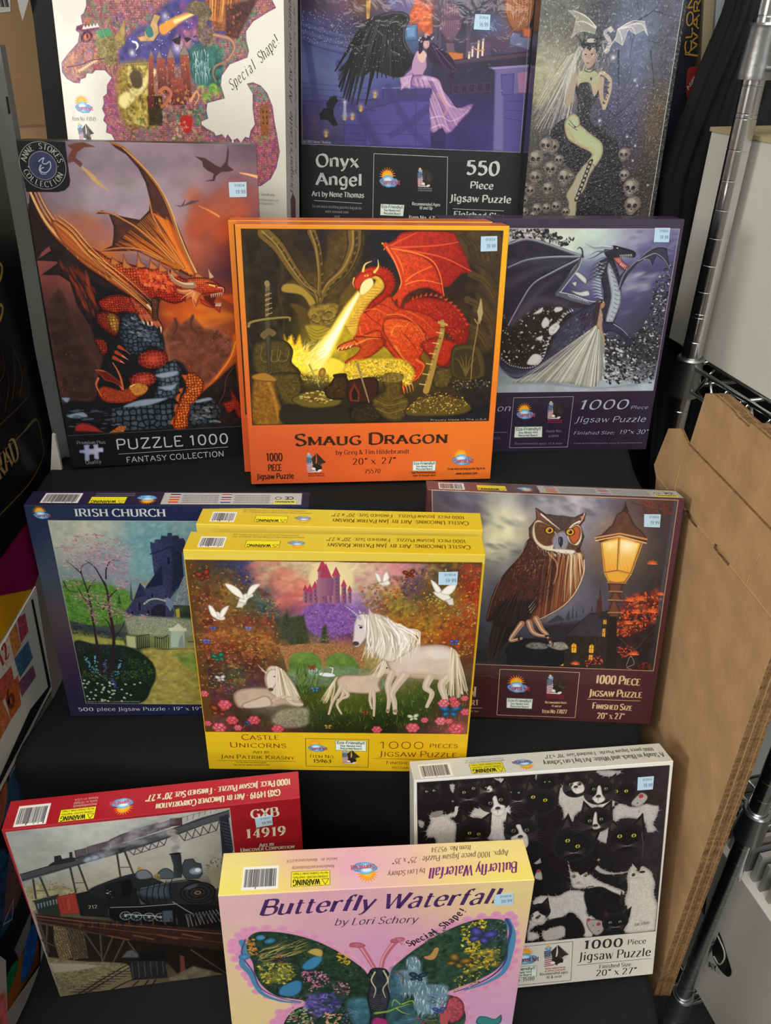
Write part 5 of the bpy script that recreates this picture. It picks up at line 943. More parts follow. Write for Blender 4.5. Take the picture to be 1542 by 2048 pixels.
	a.ell(*P("126 298")[0], 2.2, 3, '241e20'); a.stroke(P("109 282 121 285 132 280"), 1.4, '241e20')
	# small pale dragon
	a.poly(P("171 204 193 193 228 190 239 216 229 206 211 214 195 205 187 235 169 226"), 'a0a0a8', rim=('dcd8d8', 2), sf=.7); a.poly(P("125 201 108 186 81 174 59 171 79 186 77 202 72 223 85 211 100 209 123 214"), '8c8a80', rim=('d8d4c8', 2), sf=.7)
	for q in (P("124 201 100 182 70 171"), P("124 203 98 192 79 192"), P("173 204 200 190 228 190"), P("173 205 182 219 186 234"), P("177 204 202 201 212 214"), P("173 204 219 194 239 215")): a.stroke(q, L(7), 'd8d4d0', L(3))
	a.stroke(P("153 245 158 229 145 213 151 206 160 206"), L(30), 'a8a4a4', L(14)); a.stroke(P("149 246 162 232 170 219 171 204"), L(8), 'c8c4c4', L(4)); a.poly(P("149 203 157 199 164 207 156 212"), 'c0bcb8'); a.stroke(P("160 202 164 192"), 1.4, '3c3840', .5); a.hair(P("142 207 159 213 160 241 145 245"), 30, 5, 'dcd8d4 5c5860', 20, 1.1, 90)
	# skulls
	def skull(c, r, col='8c847c'):
		x, y = c; a.ell(x, y, r, r * .92, col, grad='5c5048'); a.ell(x - r * .1, y + r * .75, r * .55, r * .5, col, grad='5c5048'); a.ell(x - r * .25, y - r * .35, r * .45, r * .3, 'a8a298', sf=3, al=.7)
		for s_ in (-1, 1): a.ell(x + s_ * r * .36 - r * .05, y + r * .18, r * .25, r * .24, '1c1715')
		a.poly([(x - r * .08, y + r * .42), (x - r * .17, y + r * .66), (x + r * .05, y + r * .66)], '1c1715', sf=.4)
		for k in range(5): a.stroke([(x - r * .4 + k * r * .14, y + r * .86), (x - r * .4 + k * r * .14, y + r * 1.04)], .7, '2c2420')
	for q, r in ((P("33 565"), 13), (P("-1 546"), 11), (P("55 563"), 11), (P("78 559"), 12), (P("13 524"), 12), (P("-2 517"), 11), (P("20 456"), 17), (P("56 431"), 15), (P("40 428"), 16), (P("22 495"), 15), (P("56 477"), 16), (P("91 495"), 17), (P("54 520"), 14), (P("73 459"), 11), (P("3 572"), 10), (P("26 580"), 10), (P("223 447"), 14), (P("230 491"), 12), (P("250 517"), 18), (P("260 556"), 19), (P("102 572"), 10), (P("105 495"), 8)): skull(q[0], r * (1.0 if r < 17 else 1.05), '8c8478' if q[0][0] < 150 else '9c9088')
	a.hair(P("132 517 220 517 230 588 141 588"), 10, 30, '4c443c', 60, 1, 60)
	a.clip(); a.stroke(P("-12 11 1 154 -12 603"), .9, '3c3a3c', cv=0); a.stroke(P("306 92 305 151 304 603"), 1.4, 'c8c4bc', cv=0)
# ======== crowd of black-and-white cats, white box
def art_cats(b):
	a = b.front = Art(b.wu, b.hu, 'dcdcd6', 31)
	a.grid("dadad6 dedeD8 e2e2da\ndadad2 dedcd4 dcdad0\nd8d6cc dcd8ce d8d4c8".replace('D8', 'd8'), nz=.01)
	SC[0] = 2.7053
	pic = P("6 5 496 9 499 399 9 397")
	a.poly(pic, '181517'); a.clip(pic)
	a.grid("1a181c 1c191c 1c191c 1e1a1e 1c181a 2a2226 221c20 302830\n161418 1a1719 1a1719 181618 1c1819 1e1a1c 282428 302a30\n181618 1c1a1c 161416 141214 1a1818 1a1819 201d20 2c282c\n141214 141214 141214 141214 161416 181618 1c1a1c 242226\n141214 141214 1c1a1c 1c1a1a 181618 1c1a1c 1e1c1e 201e20", nz=.25, nc=12)
	H_, G_ = 'c9c4bf', '7c7878'
	def fur(q, col=H_, rimc='8a8484', w_=6, n=26, ln=7):
		a.poly(q, col, cv=1, sf=1, rim=(rimc, w_), nz=.1, nc=3); c = q.mean(0)
		s_ = smoothline(q, 4, True)
		for i in range(0, len(s_), max(1, len(s_) // n)): d = s_[i] - c; d = d / (np.linalg.norm(d) + 1e-6); t = a.rng.random() * .8 - .4; e = s_[i] + np.array([d[0] - d[1] * t, d[1] + d[0] * t]) * ln * (.3 + a.rng.random()); a.stroke([s_[i] - d * 3, e], 1.6, col, .3, al=.8)
	def head(c, r, col='1b181a', hi='3a363a', ears=True, ang=0):
		t = math.radians(ang); R2 = lambda x, y: (c[0] + (x * math.cos(t) - y * math.sin(t)) * r, c[1] + (x * math.sin(t) + y * math.cos(t)) * r)
		if ears:
			for s_ in (-1, 1): a.poly([R2(s_ * .95, -.3), R2(s_ * .85, -1.35), R2(s_ * .25, -.75)], col, rim=(hi, 2)); a.poly([R2(s_ * .8, -.5), R2(s_ * .78, -1.1), R2(s_ * .45, -.75)], '5a4848', sf=1, al=.55)
		a.ell(c[0], c[1], r, r * .86, col, ang, .8, grad=hi if col != '1b181a' else '242124'); a.ell(c[0], c[1] + r * .1, r * .8, r * .66, col, ang, 3)
	def eyes(p, r, col='d8cc58', w_=1):
		for q in p: a.ell(q[0], q[1], r * 1.15, r, '0a0a0a'); a.ell(q[0], q[1], r, r * .86, col, 0, .4, grad='a89c34' if col == 'd8cc58' else '707a5a'); a.ell(q[0], q[1], r * .32 * w_, r * .62, '0a0a0a'); a.ell(q[0] - r * .3, q[1] - r * .3, .7, .7, 'ffffff')
	def whisk(c, l, n=6):
		for s_ in (-1, 1):
			for i in range(n): t = math.radians(-25 + 50 * i / n); a.stroke([(c[0], c[1]), (c[0] + s_ * math.cos(t) * l * .6, c[1] + math.sin(t) * l * .5), (c[0] + s_ * math.cos(t) * l, c[1] + math.sin(t) * l + 2)], .7, 'a8a4a4', .3, al=.55)
	# white bodies
	fur(P("23 113 31 93 30 80 44 74 61 79 79 73 83 67 79 85 69 88 81 102 80 135 76 151 44 156 40 131 26 127"))
	a.stroke(P("81 66 79 81 69 80"), L(18), H_, L(10)); fur(P("108 88 115 72 125 71 157 59 183 70 185 99 173 106 177 136 172 148 141 140 148 104 129 94"), ln=6)
	fur(P("276 66 279 46 293 31 312 45 334 51 354 77 358 90 333 92 315 103 308 119 293 109 288 88"), 'b8b0ac'); fur(P("334 47 349 52 364 66 391 80 385 96 370 95 354 85 346 68"), H_, n=14)
	fur(P("402 86 429 96 458 91 481 97 480 122 474 138 481 154 464 157 454 132 427 121 408 120 394 127 389 101"), 'b8b4b2'); fur(P("232 5 245 9 243 34 235 26"), 'a8a4a4', n=8, ln=4); fur(P("154 9 174 12 180 33 171 28 163 16"), 'c0bcba', n=8); fur(P("68 15 77 16 75 32 70 27"), 'b0acac', n=6, ln=3)
	fur(P("8 87 19 92 17 104 10 101"), 'a09c9c', n=8, ln=3); fur(P("353 8 397 13 394 21 376 24 358 18"), 'a8a4a2', n=10); fur(P("33 73 54 70 51 82 33 83"), '8c8888', n=8)
	fur(P("341 134 362 145 384 138 393 114 387 164 378 174 359 161"), 'b4b0ae', n=14)
	fur(P("306 212 314 235 326 236 340 229 365 257 412 285 426 295 417 303 382 286 351 278 324 275 314 261"), ln=7); fur(P("357 217 369 210 368 227 398 245 432 245 417 250 383 248 363 235"), 'b8b4b4', n=14, ln=5)
	fur(P("238 297 253 285 287 289 313 278 347 287 360 310 350 336 371 357 365 397 346 393 342 363 319 333 297 344 274 346 258 326 239 324"), ln=8); fur(P("260 372 283 365 309 364 310 387 288 398 265 395"), 'b8b2ae', n=14)
	fur(P("437 234 452 249 459 236 479 252 489 279 489 306 500 339 500 385 495 398 435 396 440 355 428 318 432 287 429 255"), 'cfc8be', '9a9088', 8, 30, 4); a.poly(P("482 261 487 230 491 262 488 275"), '3a2c30'); a.ell(*P("460 250")[0], 6, 2.6, '2c2424'); a.ell(*P("442 255")[0], 4, 4, '4c3c3c'); a.poly(P("440 248 437 227 449 242"), 'c0b8ae'); whisk(P("442 263")[0], 30)
	fur(P("232 346 239 324 258 322 270 336 263 354 248 357 233 369 249 375 253 389 230 391"), 'c4c0bc', n=14)
	# dark shapes over the white
	for q in (P("343 286 373 276 401 292 422 308 428 345 417 362 385 340 376 321 374 348 362 342 350 327"), P("274 346 308 343 336 353 349 382 342 395 311 400 306 368 282 360 268 372 259 362")): a.poly(q, '1a1718', cv=1, sf=1.5, nz=.2)
	a.hair(P("343 273 373 272 422 312 416 344 368 311"), 60, 9, '1a1718 2c2a2c', 150, 2, 80)
	a.poly(P("438 68 471 63 495 77 481 97 455 90 436 84"), '2a2424', cv=1, sf=2); a.poly(P("425 88 435 72 445 65 457 74 454 86 440 97"), 'a8a09c', cv=1, rim=('6c6464', 3)); a.ell(*P("444 73")[0], 5, 4.6, 'a83848'); a.ell(*P("438 88")[0], 1.2, 1.2, '111111')
	a.poly(P("238 240 245 223 252 228 255 246 247 247"), 'b8b4b0', cv=1, rim=('6c6464', 3)); a.ell(*P("246 226")[0], 4, 4, 'a84858'); a.poly(P("236 207 249 196 251 207 242 210"), 'a8a4a4')
	for q in (P("351 359 363 354 386 363 388 386 373 396 356 378"),): a.poly(q, 'a8a09c', cv=1, rim=('5c5454', 4)); a.ell(*P("355 355")[0], 4, 4, 'a84050'); a.ell(*P("377 368")[0], 4.4, 4.2, 'a83848'); a.ell(*P("366 370")[0], 1.6, 1.3, '2c5c4c'); a.ell(*P("378 385")[0], 1.6, 1.3, '2c5c4c')
	# heads
	hd = [(P("30 36"), 22, 0), (P("104 38"), 26, 0), (P("193 50"), 26, 0), (P("242 67"), 38, 10), (P("413 58"), 22, 5), (P("115 121"), 34, 8), (P("313 170"), 46, 22), (P("421 167"), 40, -4), (P("412 366"), 28, -4), (P("255 23"), 22, 0)]
	for c_, r, an in hd: head(c_[0], r, ang=an)
	ey = [(P("24 26 38 25"), 2.8, 'a8ac90'), (P("95 34 113 27"), 3.6, 'a8ac90'), (P("185 42 201 44"), 2.6, 'a8ac90'), (P("229 56 253 65"), 4.4, 'd8cc58'), (P("393 58 413 59"), 4, 'd8cc58'), (P("74 51 74 52"), 2.2, 'a8ac90'), (P("107 125 125 129"), 3.8, 'd8cc58'), (P("302 161 323 176"), 5, 'd8cc58'), (P("407 161 436 162"), 5.2, 'd8cc58'), (P("401 367 422 367"), 3.6, 'a8ac90'), (P("251 25 260 25"), 1.8, 'a8ac90')]
	for s_, r, k_ in ey: eyes(s_, r, k_)
	for c_, l in ((P("424 185"), 34), (P("316 191"), 26), (P("200 63"), 18), (P("116 138"), 18), (P("413 380"), 18), (P("104 51"), 20)): whisk(c_[0], l)
	# black-and-white faces
	def bw(c, r, blaze, nose, ang=0):
		head(c, r, ang=ang, hi='3a363a'); a.poly(blaze, 'd4cec8', cv=1, sf=1, rim=('9a9490', 3)); a.ell(nose[0], nose[1], r * .16, r * .12, '3a2a2c'); a.stroke([nose + (0, 2), nose + (0, r * .3)], 1, '6c5c5c'); whisk(nose + (0, 3), r * 1.4)
	bw(P("155 55")[0], 33, P("150 51 157 47 163 64 175 71 172 89 158 92 147 79 152 67"), P("161 75")[0], -10); eyes(P("146 62 166 56"), 4, 'b0a878', 1.6)
	bw(P("142 26")[0], 13, P("139 27 146 24 150 34 141 38"), P("142 33")[0]); eyes(P("137 27 147 27"), 1.8, 'b0a878')
	bw(P("208 130")[0], 34, P("197 117 206 115 212 130 221 142 223 165 208 172 188 145 203 134"), P("207 143")[0]); eyes(P("193 128 219 129"), 4.4, '9ca084', 1.8)
	bw(P("313 41")[0], 27, P("304 32 322 31 330 50 316 57 305 48"), P("312 41")[0]); eyes(P("302 35 319 35"), 4, 'a8a888', 1.6)
	bw(P("360 57")[0], 32, P("355 44 361 43 366 62 372 75 358 82 346 70 353 60"), P("358 66")[0], 5); eyes(P("348 49 372 50"), 3.6, '98a890', 1.4)
	bw(P("356 119")[0], 34, P("352 104 357 102 360 124 367 137 354 140 350 131"), P("356 132")[0], 2); eyes(P("344 120 367 118"), 4, '9cb078', 1.2)
	a.poly(P("303 199 316 226 336 219 362 209 370 219 349 247 345 238 332 245 326 236 312 230"), '1a1718', sf=1.2); eyes(P("319 246 343 246"), 3.8, 'c8c064'); a.ell(*P("329 262")[0], 4, 3, 'b09088'); whisk(P("329 266")[0], 36)
	bw(P("250 325")[0], 25, P("239 326 248 321 254 328 266 338 255 351 238 346 236 333"), P("248 338")[0], -5); eyes(P("237 332 252 334"), 3, '8c8c74', 1.6)
	a.poly(P("416 316 420 290 428 318 421 328"), '2c282a'); a.poly(P("428 347 444 331 441 360"), '1c191c'); a.stroke(P("361 333 355 346 370 338"), 1.6, '1a1718')
	a.hair(P("437 101 452 103 464 232 454 231"), 20, 12, '3c3a3c', -80, 1, 20); a.stroke(P("452 158 457 188 457 219"), 1.2, '6c686c', .4)
	a.clip(); a.frame(pic, 1, '44404a')
	b.ft('Lori Schory', P("453 382 484 379"), 9, '4c4440', 'it')
	T = '33302e'
	b.ft('1000', P("347 427 432 430"), L(56), T, 'serifb'); b.ft('Piece', P("442 427 481 428"), L(34), T, 'serif'); b.ft('Jigsaw Puzzle', P("339 456 494 461"), L(56), T, 'serif'); b.line('front', P("337 467 495 468"), .9, T)
	b.ft('Finished Size:', P("385 481 456 483"), L(26), T, 'serif'); b.ft('20" x 27"', P("379 500 467 503"), L(42), T, 'serif')
	b.box('front', P("150 407 325 405 326 504 149 503"), .9, T)
	logo(b, 'front', P("228 435")[0], L(120), '7c2c48'); eagle(b, P("290 440")[0], L(130), 'a83c2c'); eco(b, P("186 456 252 457 252 484 185 483"))
	b.ft('Item No. 35180', P("183 494 248 494"), L(24), T, 'serif'); b.ft('Recomended ages:', P("259 484 320 485"), L(20), T, 'serif'); b.ft('10 & over', P("273 494 306 494"), L(20), T, 'serif')
	b.sticker(P("434 30 466 30 466 59 435 59"), '19.99')
	a = b.top = Art(b.wu, b.du, 'd4d6d0', 4); a.grid("d0d4ce d6d8d0 dcdcd2", nz=.01)
	barcode(b, 14, 14, 76, 58); warning(b, 112, 24, 176, 56, True); logo(b, 'top', (216, 34), 34, '8c3c44', up=False)
	for y, t in ((18, 'Manufactured and distributed by SunsOut, Inc.'), (11, 'Made in the U.S.A.')): b.text('top', t, [(182, y), (104, y)], 4, '7c7c78', 'serif')
	b.text('top', 'A Study in Black and White: Art by Lori Schory', [(494, 33), (254, 33)], 14, '4c4c4c', 'serif'); b.text('top', '1000 piece Jigsaw Puzzle * Finished Size: 20" x 27"', [(482, 14), (262, 14)], 11, '4c4c4c', 'serif')
# ======== stone church and pink blossom trees, dark blue box
def art_church(b):
	a = b.front = Art(b.wu, b.hu, '1c2444', 61)
	a.grid("22304c 1c2850 1a2448 1c2648\n3a4458 24406c 1c2848 1c2648\n4a4048 3c3c50 20284c 1a2448\n3c2c44 342c50 1c2448 1a2040\n2c2844 24284c 1a2044 181e3c", nz=.03)
	SC[0] = 3.9538
	pic = P("38 32 485 34 440 490 38 479")
	a.poly(pic, '7ca0a0'); a.clip(pic); M = dict(cv=1, sf=.8)
	X = P("38 32 345 33 312 484 22 479")
	a.grid("acb4a8 b4b8a8 acb4a8 7ca0a8 6c98a0 7ca0a8 6c94a4\nacb4a8 b0b4a8 90a8a4 6c9ca4 6490a0 7090a0 648c9c\na0a8a4 94909c 8c9ca4 7ca4ac 6498a4 5c7c90 5c7c90\n7c9494 8c8c9c 8c94a4 74a0a8 6498a8 5c8ca0 5c7c90\n6c9490 7c9090 84949c 7c98a0 6c9ca8 4c6c80 3c4c60\n5c8454 6c8c64 6c8c6c 74947c 6c8c8c 48586c 44505c\n446c38 548040 50783c 5c7c54 54687c 3c4464 404858\n3c4c34 3c4844 485450 5c6458 6c7868 747c70 848c78\n8c8c4c 6c7044 5c6840 7c8454 7c8858 8c9068 8c9478\n3c4430 343c38 3c4834 54603c a8a860 98a06c 7c8854\n1c2c28 202c30 24341f 34482c 6c7850 a8a468 8c9c60\n1c2c24 1c2c28 203024 2c4024 5c6840 a89c58 9ca068\n1c2c20 1c2820 203020 2c3c24 6c6c3c b0a04c 8c9464\n202c24 202c24 243020 2c3824 a09848 a89c50 94986c", x0=X[0][0], y0=X[0][1], x1=X[1][0], y1=X[2][1], nz=.12, nc=9)
	a.dabs(P("137 37 303 37 243 121 203 161 176 92"), 120, (3, 9), '8cb0b8 6c9cac 9cbcc0 5c90a4', asp=.5, ang=-30, al=.35, sf=2)
	# hills, meadow
	a.poly(P("43 167 95 167 136 179 163 194 170 215 147 239 149 264 88 276 39 260 38 220"), '548438', sf=4, cv=1, nz=.35, nc=4); foliage(a, P("40 226 93 208 151 209 155 258 88 279 39 260"), 150, '5c8c3c 3c6428 7ca04c 2c4c24', (1.2, 3.4)); a.poly(P("138 221 144 197 145 221"), '2c4c2c')
	a.poly(P("41 262 88 276 150 293 149 305 85 295 41 279"), '3c4450', sf=1.5, nz=.3); foliage(a, P("40 270 87 282 150 296 142 318 84 305 41 295"), 120, '24302c 34443c 44503c 1c2420', (1.4, 3.4)); a.poly(P("43 298 84 302 138 312 139 325 82 321 43 314"), '9ca050', sf=3, nz=.2)
	# church
	B_ = dict(cells=(2.6, .5), nz=.15)
	a.poly(P("217 78 224 81 227 73 237 73 239 64 249 66 252 58 259 59 259 66 263 64 270 64 272 71 279 70 282 77 280 92 273 104 272 155 261 179 236 215 216 149 217 103 216 92"), '38406c', sf=.7, grad=('2a2e50', 0), **B_)
	a.poly(P("256 89 273 104 271 155 258 185 246 191"), '262a4a', sf=.8, **B_); a.stroke(P("215 105 234 98 256 89 279 98"), L(10), '20243c'); a.poly(P("245 112 249 113 248 128 244 129"), '141830')
	a.poly(P("149 242 171 209 187 171 195 185 232 132 232 179 236 209 245 240 241 260 194 258 151 245"), '39426a', sf=.7, **B_); a.poly(P("196 182 233 130 230 176 200 183"), '1e2440', sf=.8); a.poly(P("171 209 187 171 195 200"), '2a3050', sf=.7, **B_)
	a.poly(P("242 224 273 154 292 158 291 228"), '8494a4', sf=.8, cells=(3, .6)); a.poly(P("229 209 237 206 247 221 238 240 230 221"), '6c84a0'); a.poly(P("188 170 196 179 205 167 190 170"), '8c8c6c')
	a.poly(P("198 258 200 236 210 224 223 221 230 227 226 258"), '1c2038', sf=.8); a.stroke(P("189 221 200 212 214 209 230 214"), L(16), 'a8b0a8', cv=1)
	for i in range(10): a.stroke(P("192 216 193 221") + np.array([i * 4.2, -6 * math.sin(i * .34)]), 1, '3c4868')
	for q in (P("175 236 177 218 182 215 184 221 181 239"), P("160 245 162 236 167 238 166 247"), P("203 206 205 195 210 195 209 207"), P("229 206 231 198 235 198 235 207"), P("190 250 192 235 199 235 197 252")): a.poly(q, '141830', sf=.5, rim=('5c6890', 1.5))
	a.poly(P("163 209 170 167 168 209 171 215 167 216"), '3c4858', sf=.7); a.poly(P("245 224 291 226 285 265 248 260"), '2c4438', nz=.4); a.poly(P("248 235 256 232 255 255 248 255"), 'b0a040')
	a.poly(P("145 255 180 249 278 259 277 300 199 299 150 296"), 'a0a890', sf=3, cells=(2.2, .7), al=.85)
	# gate
	a.poly(P("232 287 250 274 263 287 259 332 227 332"), 'b0c4b8', sf=1, rim=('6c847c', 4)); a.poly(P("230 280 239 280 250 269 259 281 266 282 264 289 231 288"), 'd8dcc4', sf=.7); a.poly(P("244 329 249 309 256 297 256 329"), '8c9c98'); a.poly(P("144 299 162 302 160 331 142 330"), 'b8c090', sf=1.5)
	for q in (P("164 301 174 299 190 296"), P("162 333 187 328"), P("197 335 277 334"), P("200 303 214 307 228 298"), P("266 316 278 316")): a.stroke(q, L(6), '1c2424')
	for i in range(7): a.stroke(P("166 301 163 332") + np.array([i * 3.9, -i * .5]), 1, '1c2424')
	for i in range(7): a.stroke(P("201 303 198 334") + np.array([i * 4.4, 0]), 1.1, '1c2424')
	# path and lawn
	a.poly(P("170 338 196 332 220 339 281 342 280 483 147 481 186 422 191 395 182 361"), 'a89c50', sf=4, cv=1, nz=.25, nc=8); a.dabs(P("170 338 220 339 281 346 280 480 153 478 193 402"), 110, (3, 12), 'c8c074 8c8c4c 9c9c70 b8a040 7c8454 b0ac8c a08438', asp=.3, ang=-8, al=.45, sf=2); a.poly(P("235 345 281 346 279 396 247 375"), '7c9448', sf=4, nz=.3)
	# bushes with flowers
	a.poly(P("40 314 82 321 136 325 164 341 187 368 191 398 179 436 147 481 37 479 35 393"), '1c2a22', cv=1, sf=2); foliage(a, P("42 317 136 325 169 348 189 395 173 443 142 478 40 476 35 393"), 330, '24382c 1c2c2c 34503c 2c4824 3c3c58 141f1c', (1.2, 3.2)); foliage(a, P("137 357 177 361 189 395 173 422 136 408"), 90, '5c8434 7ca044 3c5c28', (1, 2.2)); foliage(a, P("36 390 138 391 161 408 108 421 37 414"), 70, '8ca450 6c8c3c a8b468', (1, 2)); foliage(a, P("40 314 137 321 143 348 43 343"), 90, '3c3454 54507c 2c2c44', (1, 2.2))
	for q, c_ in ((P("55 353 61 373 70 397"), '6ca8c0'), (P("75 349 74 373 75 400"), '6ca8c0'), (P("125 361 119 381 111 401"), '5ca0c0'), (P("94 362 88 384 83 414"), '6c60b0'), (P("100 401 103 421 103 435"), '5c54b0')):
		for i in range(26): t = a.rng.random(); x = q[0] * (1 - t) ** 2 + 2 * t * (1 - t) * q[1] + t * t * q[2] + a.rng.normal(0, 1 + 2.4 * t, 2); a.ell(x[0], x[1], 1.5, 1.3, c_)
	for x, y in a.inside(P("37 414 160 422 142 478 43 477"), 44).copy() if False else a.inside(P("37 414 160 422 142 478 43 477"), 44): a.ell(x, y, 2.6, 2.3, 'c8ccc0'); a.ell(x, y, 1, .9, '7c8c3c')
	# blossom trees
	for q, w_ in ((P("83 401 83 350 84 302 85 245 86 208 83 178 79 146"), 24), (P("97 401 111 351 120 295 120 239 122 202 121 176 119 167"), 30), (P("118 302 114 267 104 251"), 12), (P("121 305 140 277 147 261"), 12), (P("86 227 75 205 67 178"), 12), (P("124 205 137 191 155 179"), 12), (P("121 179 112 149 105 132 92 120"), 14), (P("124 161 128 138 139 120 156 120"), 12), (P("80 149 69 135 55 118"), 10), (P("84 193 93 176 105 161"), 10), (P("43 167 49 187 67 193"), 9), (P("109 233 117 215"), 10), (P("79 149 84 132 101 123"), 8)): a.stroke(q, L(w_), '33242c', L(w_ * .3))
	for q, n in ((P("40 87 68 70 111 56 147 64 173 81 182 103 139 120 108 109 76 109 44 103"), 330), (P("44 117 76 109 91 132 74 149 51 143"), 70), (P("103 112 141 109 178 109 171 132 128 138 105 132"), 120), (P("134 126 171 132 168 155 135 155"), 60), (P("42 155 73 155 74 178 45 178"), 50), (P("83 149 111 155 98 178 85 167"), 40), (P("139 161 192 155 165 179 137 191"), 70), (P("52 196 96 190 133 203 134 227 95 233 63 217"), 150), (P("70 233 100 227 94 270 85 264 83 245"), 70), (P("110 227 148 233 156 249 121 254"), 70), (P("147 245 196 246 189 258 150 258"), 50)):
		a.dabs(q, n, (1.2, 3.4), 'b88898 a87084 c8a0ac 94607c d0b0b8', asp=.4, ang=15, jit=90, al=.75)
	a.clip(); a.frame(pic, .9, 'b8b8b0')
	b.ft('Brian K. Clark / Art Licensing International', P("42 476 150 477"), 4, 'a8a89c', 'sans')
	T = 'ccd0d4'
	b.ft('IRISH CHURCH', P("89 23 252 23"), L(60), T, 'serifb'); b.ft('500', P("19 500 51 500"), L(36), T, 'serifb'); b.ft('piece Jigsaw Puzzle * 19" x 19"', P("58 500 278 502"), L(38), T, 'serif')
	logo(b, 'front', P("29 19")[0], L(104), 'a04050')
	a = b.top = Art(b.wu, b.du, '20203c', 4); a.grid("24203c 221e3a 201c34 201c34", nz=.05)
	barcode(b, 26, 8, 94, 46); warning(b, 113, 22, 178, 47, False); logo(b, 'top', (214, 28), 34, 'a04050', up=False, word=False); flagpanel(b, 243, 5, 500, 50)
	for y in (16, 9): b.text('top', 'Manufactured and Distributed by SunsOut', [(190, y), (118, y)], 4.5, '8c8ca0', 'sans')
# ======== silver dragon and lady in a white gown, dark purple box
def pinetree(a, pts, n, big=(2, 6)):
	a.dabs(pts, n, big, '1c1a1e 26242a 34323a 201e22', asp=.6); a.dabs(pts, int(n * .8), (big[0] * .6, big[1] * .8), 'b8b8b4 d0d0cc 8c8c8c 6c6a6e', asp=.5, ang=20, jit=80)
def art_frost(b):
	a = b.front = Art(b.wu, b.hu, '33293f', 8)
	a.grid("3c3348 3a3146 40364a\n332a3e 332a3e 3a3044\n2e2438 2c2236 2c2234", nz=.04)
	SC[0] = 3.5045
	pic = P("32 19 501 19 502 364 62 365")
	a.poly(pic, '4a465c'); a.clip(pic)
	X0, Y0 = P("32 19")[0]; X1 = P("501 19")[0][0]; Y1 = P("502 364")[0][1]
	a.grid("8c9098 a0a4a8 b8bcb8 d0d8c8 b8ccc8 9c9cb0 706c90\n6a6a74 8c9090 c0ccc0 ccdcd0 a8b4bc 7c7c9c 5c5880\n4c4a56 5a5862 9cacb0 7c84a0 5a5a80 54547c 4c4870\n44424c 4a4854 54526c 48466c 6a6a8c 8c8ca4 4a4668\n3c3a44 4a4854 4a4866 403e60 4a4670 504c74 44425c\n3a3840 44424c 44425c 3c3a58 444064 4c4868 3c3a50\n34323a 3a383e 3c3a48 3c3a4c 3c3a54 44425a 3a3a44\n2e2c32 34323a 34323a 38363e 3c3a48 3c3c44 34343c\n4c5460 505864 4c4e5a 5a5e68 545864 3a3a40 34343a\n8c98a0 98a4a8 909aa0 98a0a4 a0a8b0 8c94a0 5c5e68\n98a4ac a0acb4 a0aab2 a0a8b0 98a4b0 a4b0bc 9ca8b4", x0=X0, y0=Y0, x1=X1, y1=Y1, nz=.14, nc=30)
	a.dabs(P("394 109 470 107 454 142 399 142"), 30, (5, 18), 'c0c0c0 a8a8b8 8c8ca8', asp=.3, ang=-15, al=.35, sf=5)
	a.dabs(P("299 89 422 95 459 130 408 208 326 153"), 40, (8, 22), '6a6890 3c3a60 504c78 7c7c9c', asp=.4, ang=-25, al=.3, sf=6)
	a.dabs(P("396 24 502 24 495 89 438 95"), 24, (6, 16), '4c4870 8c8ca8 5c5880', asp=.4, ang=-10, al=.4, sf=5)
	# snowy trees
	pinetree(a, P("143 21 220 21 257 38 271 52 241 50 198 44 174 36 146 39"), 130)
	pinetree(a, P("263 38 287 33 276 47 265 52"), 14, (1, 3))
	a.poly(P("141 183 171 177 242 171 286 180 295 208 273 232 252 276 236 304 180 310 149 287"), '26221e', cv=1, sf=3, nz=.4)
	a.dabs(P("144 183 242 174 286 183 268 244 242 301 179 304 149 287"), 220, (1, 3.4), 'd8d8d4 a8a8a0 8c8c88 3a342c 2c2822', asp=.6, al=.85)
	for q in (P("210 192 230 177 228 189"), P("230 213 238 198 249 210 238 223"), P("207 301 218 279 237 282 236 301"), P("247 223 264 210 272 223 255 238"), P("221 244 236 238 234 250"), P("255 180 267 174 274 183 259 189")): a.poly(q, 'd4d4d2', cv=1, sf=1, rim=('8c8c90', 3))
	for q in (P("288 107 298 104 318 118 317 130 303 121"), P("286 127 298 124 296 136"), P("287 142 306 145 324 142 329 153 314 156 295 150")): a.poly(q, 'ccd0d0', cv=1, sf=1, rim=('3c3a40', 4))
	pinetree(a, P("489 89 498 95 499 184 498 347 462 348 396 346 382 335 374 233 400 239 430 264 438 239 464 202 465 130"), 620, (1.2, 4.2))
	a.dabs(P("371 233 418 270 460 296 461 342 388 335 374 276"), 90, (2, 6), 'c4c8c8 9c9ca0 302c2e 1c1a1c', asp=.5, ang=20, al=.85)
	# near wing
	a.poly(P("144 50 183 40 229 48 300 72 303 78 283 101 269 144 290 165 341 171 311 180 267 177 218 180 180 201 161 222 147 183 142 95"), '2e2b36', cv=1, sf=1, nz=.2, nc=8)
	for q in (P("149 89 214 81 281 84"), P("152 130 210 101 269 89"), P("187 183 220 141 260 115")): a.stroke(q, L(70), '4c4a58', L(20), sf=12, al=.6)
	a.stroke(P("171 207 216 165 279 171"), L(70), '5a5866', L(40), sf=12, al=.5)
	for q, w_ in ((P("146 50 183 40 229 50 266 62 302 73"), 14), (P("149 96 187 81 237 75 302 74"), 12), (P("159 216 180 171 204 130 241 107 298 78"), 10)): a.stroke(q, L(w_), '6c6c7c', L(w_ * 1.5)); a.stroke(q - .8, L(4), 'b8bcc8', L(5))
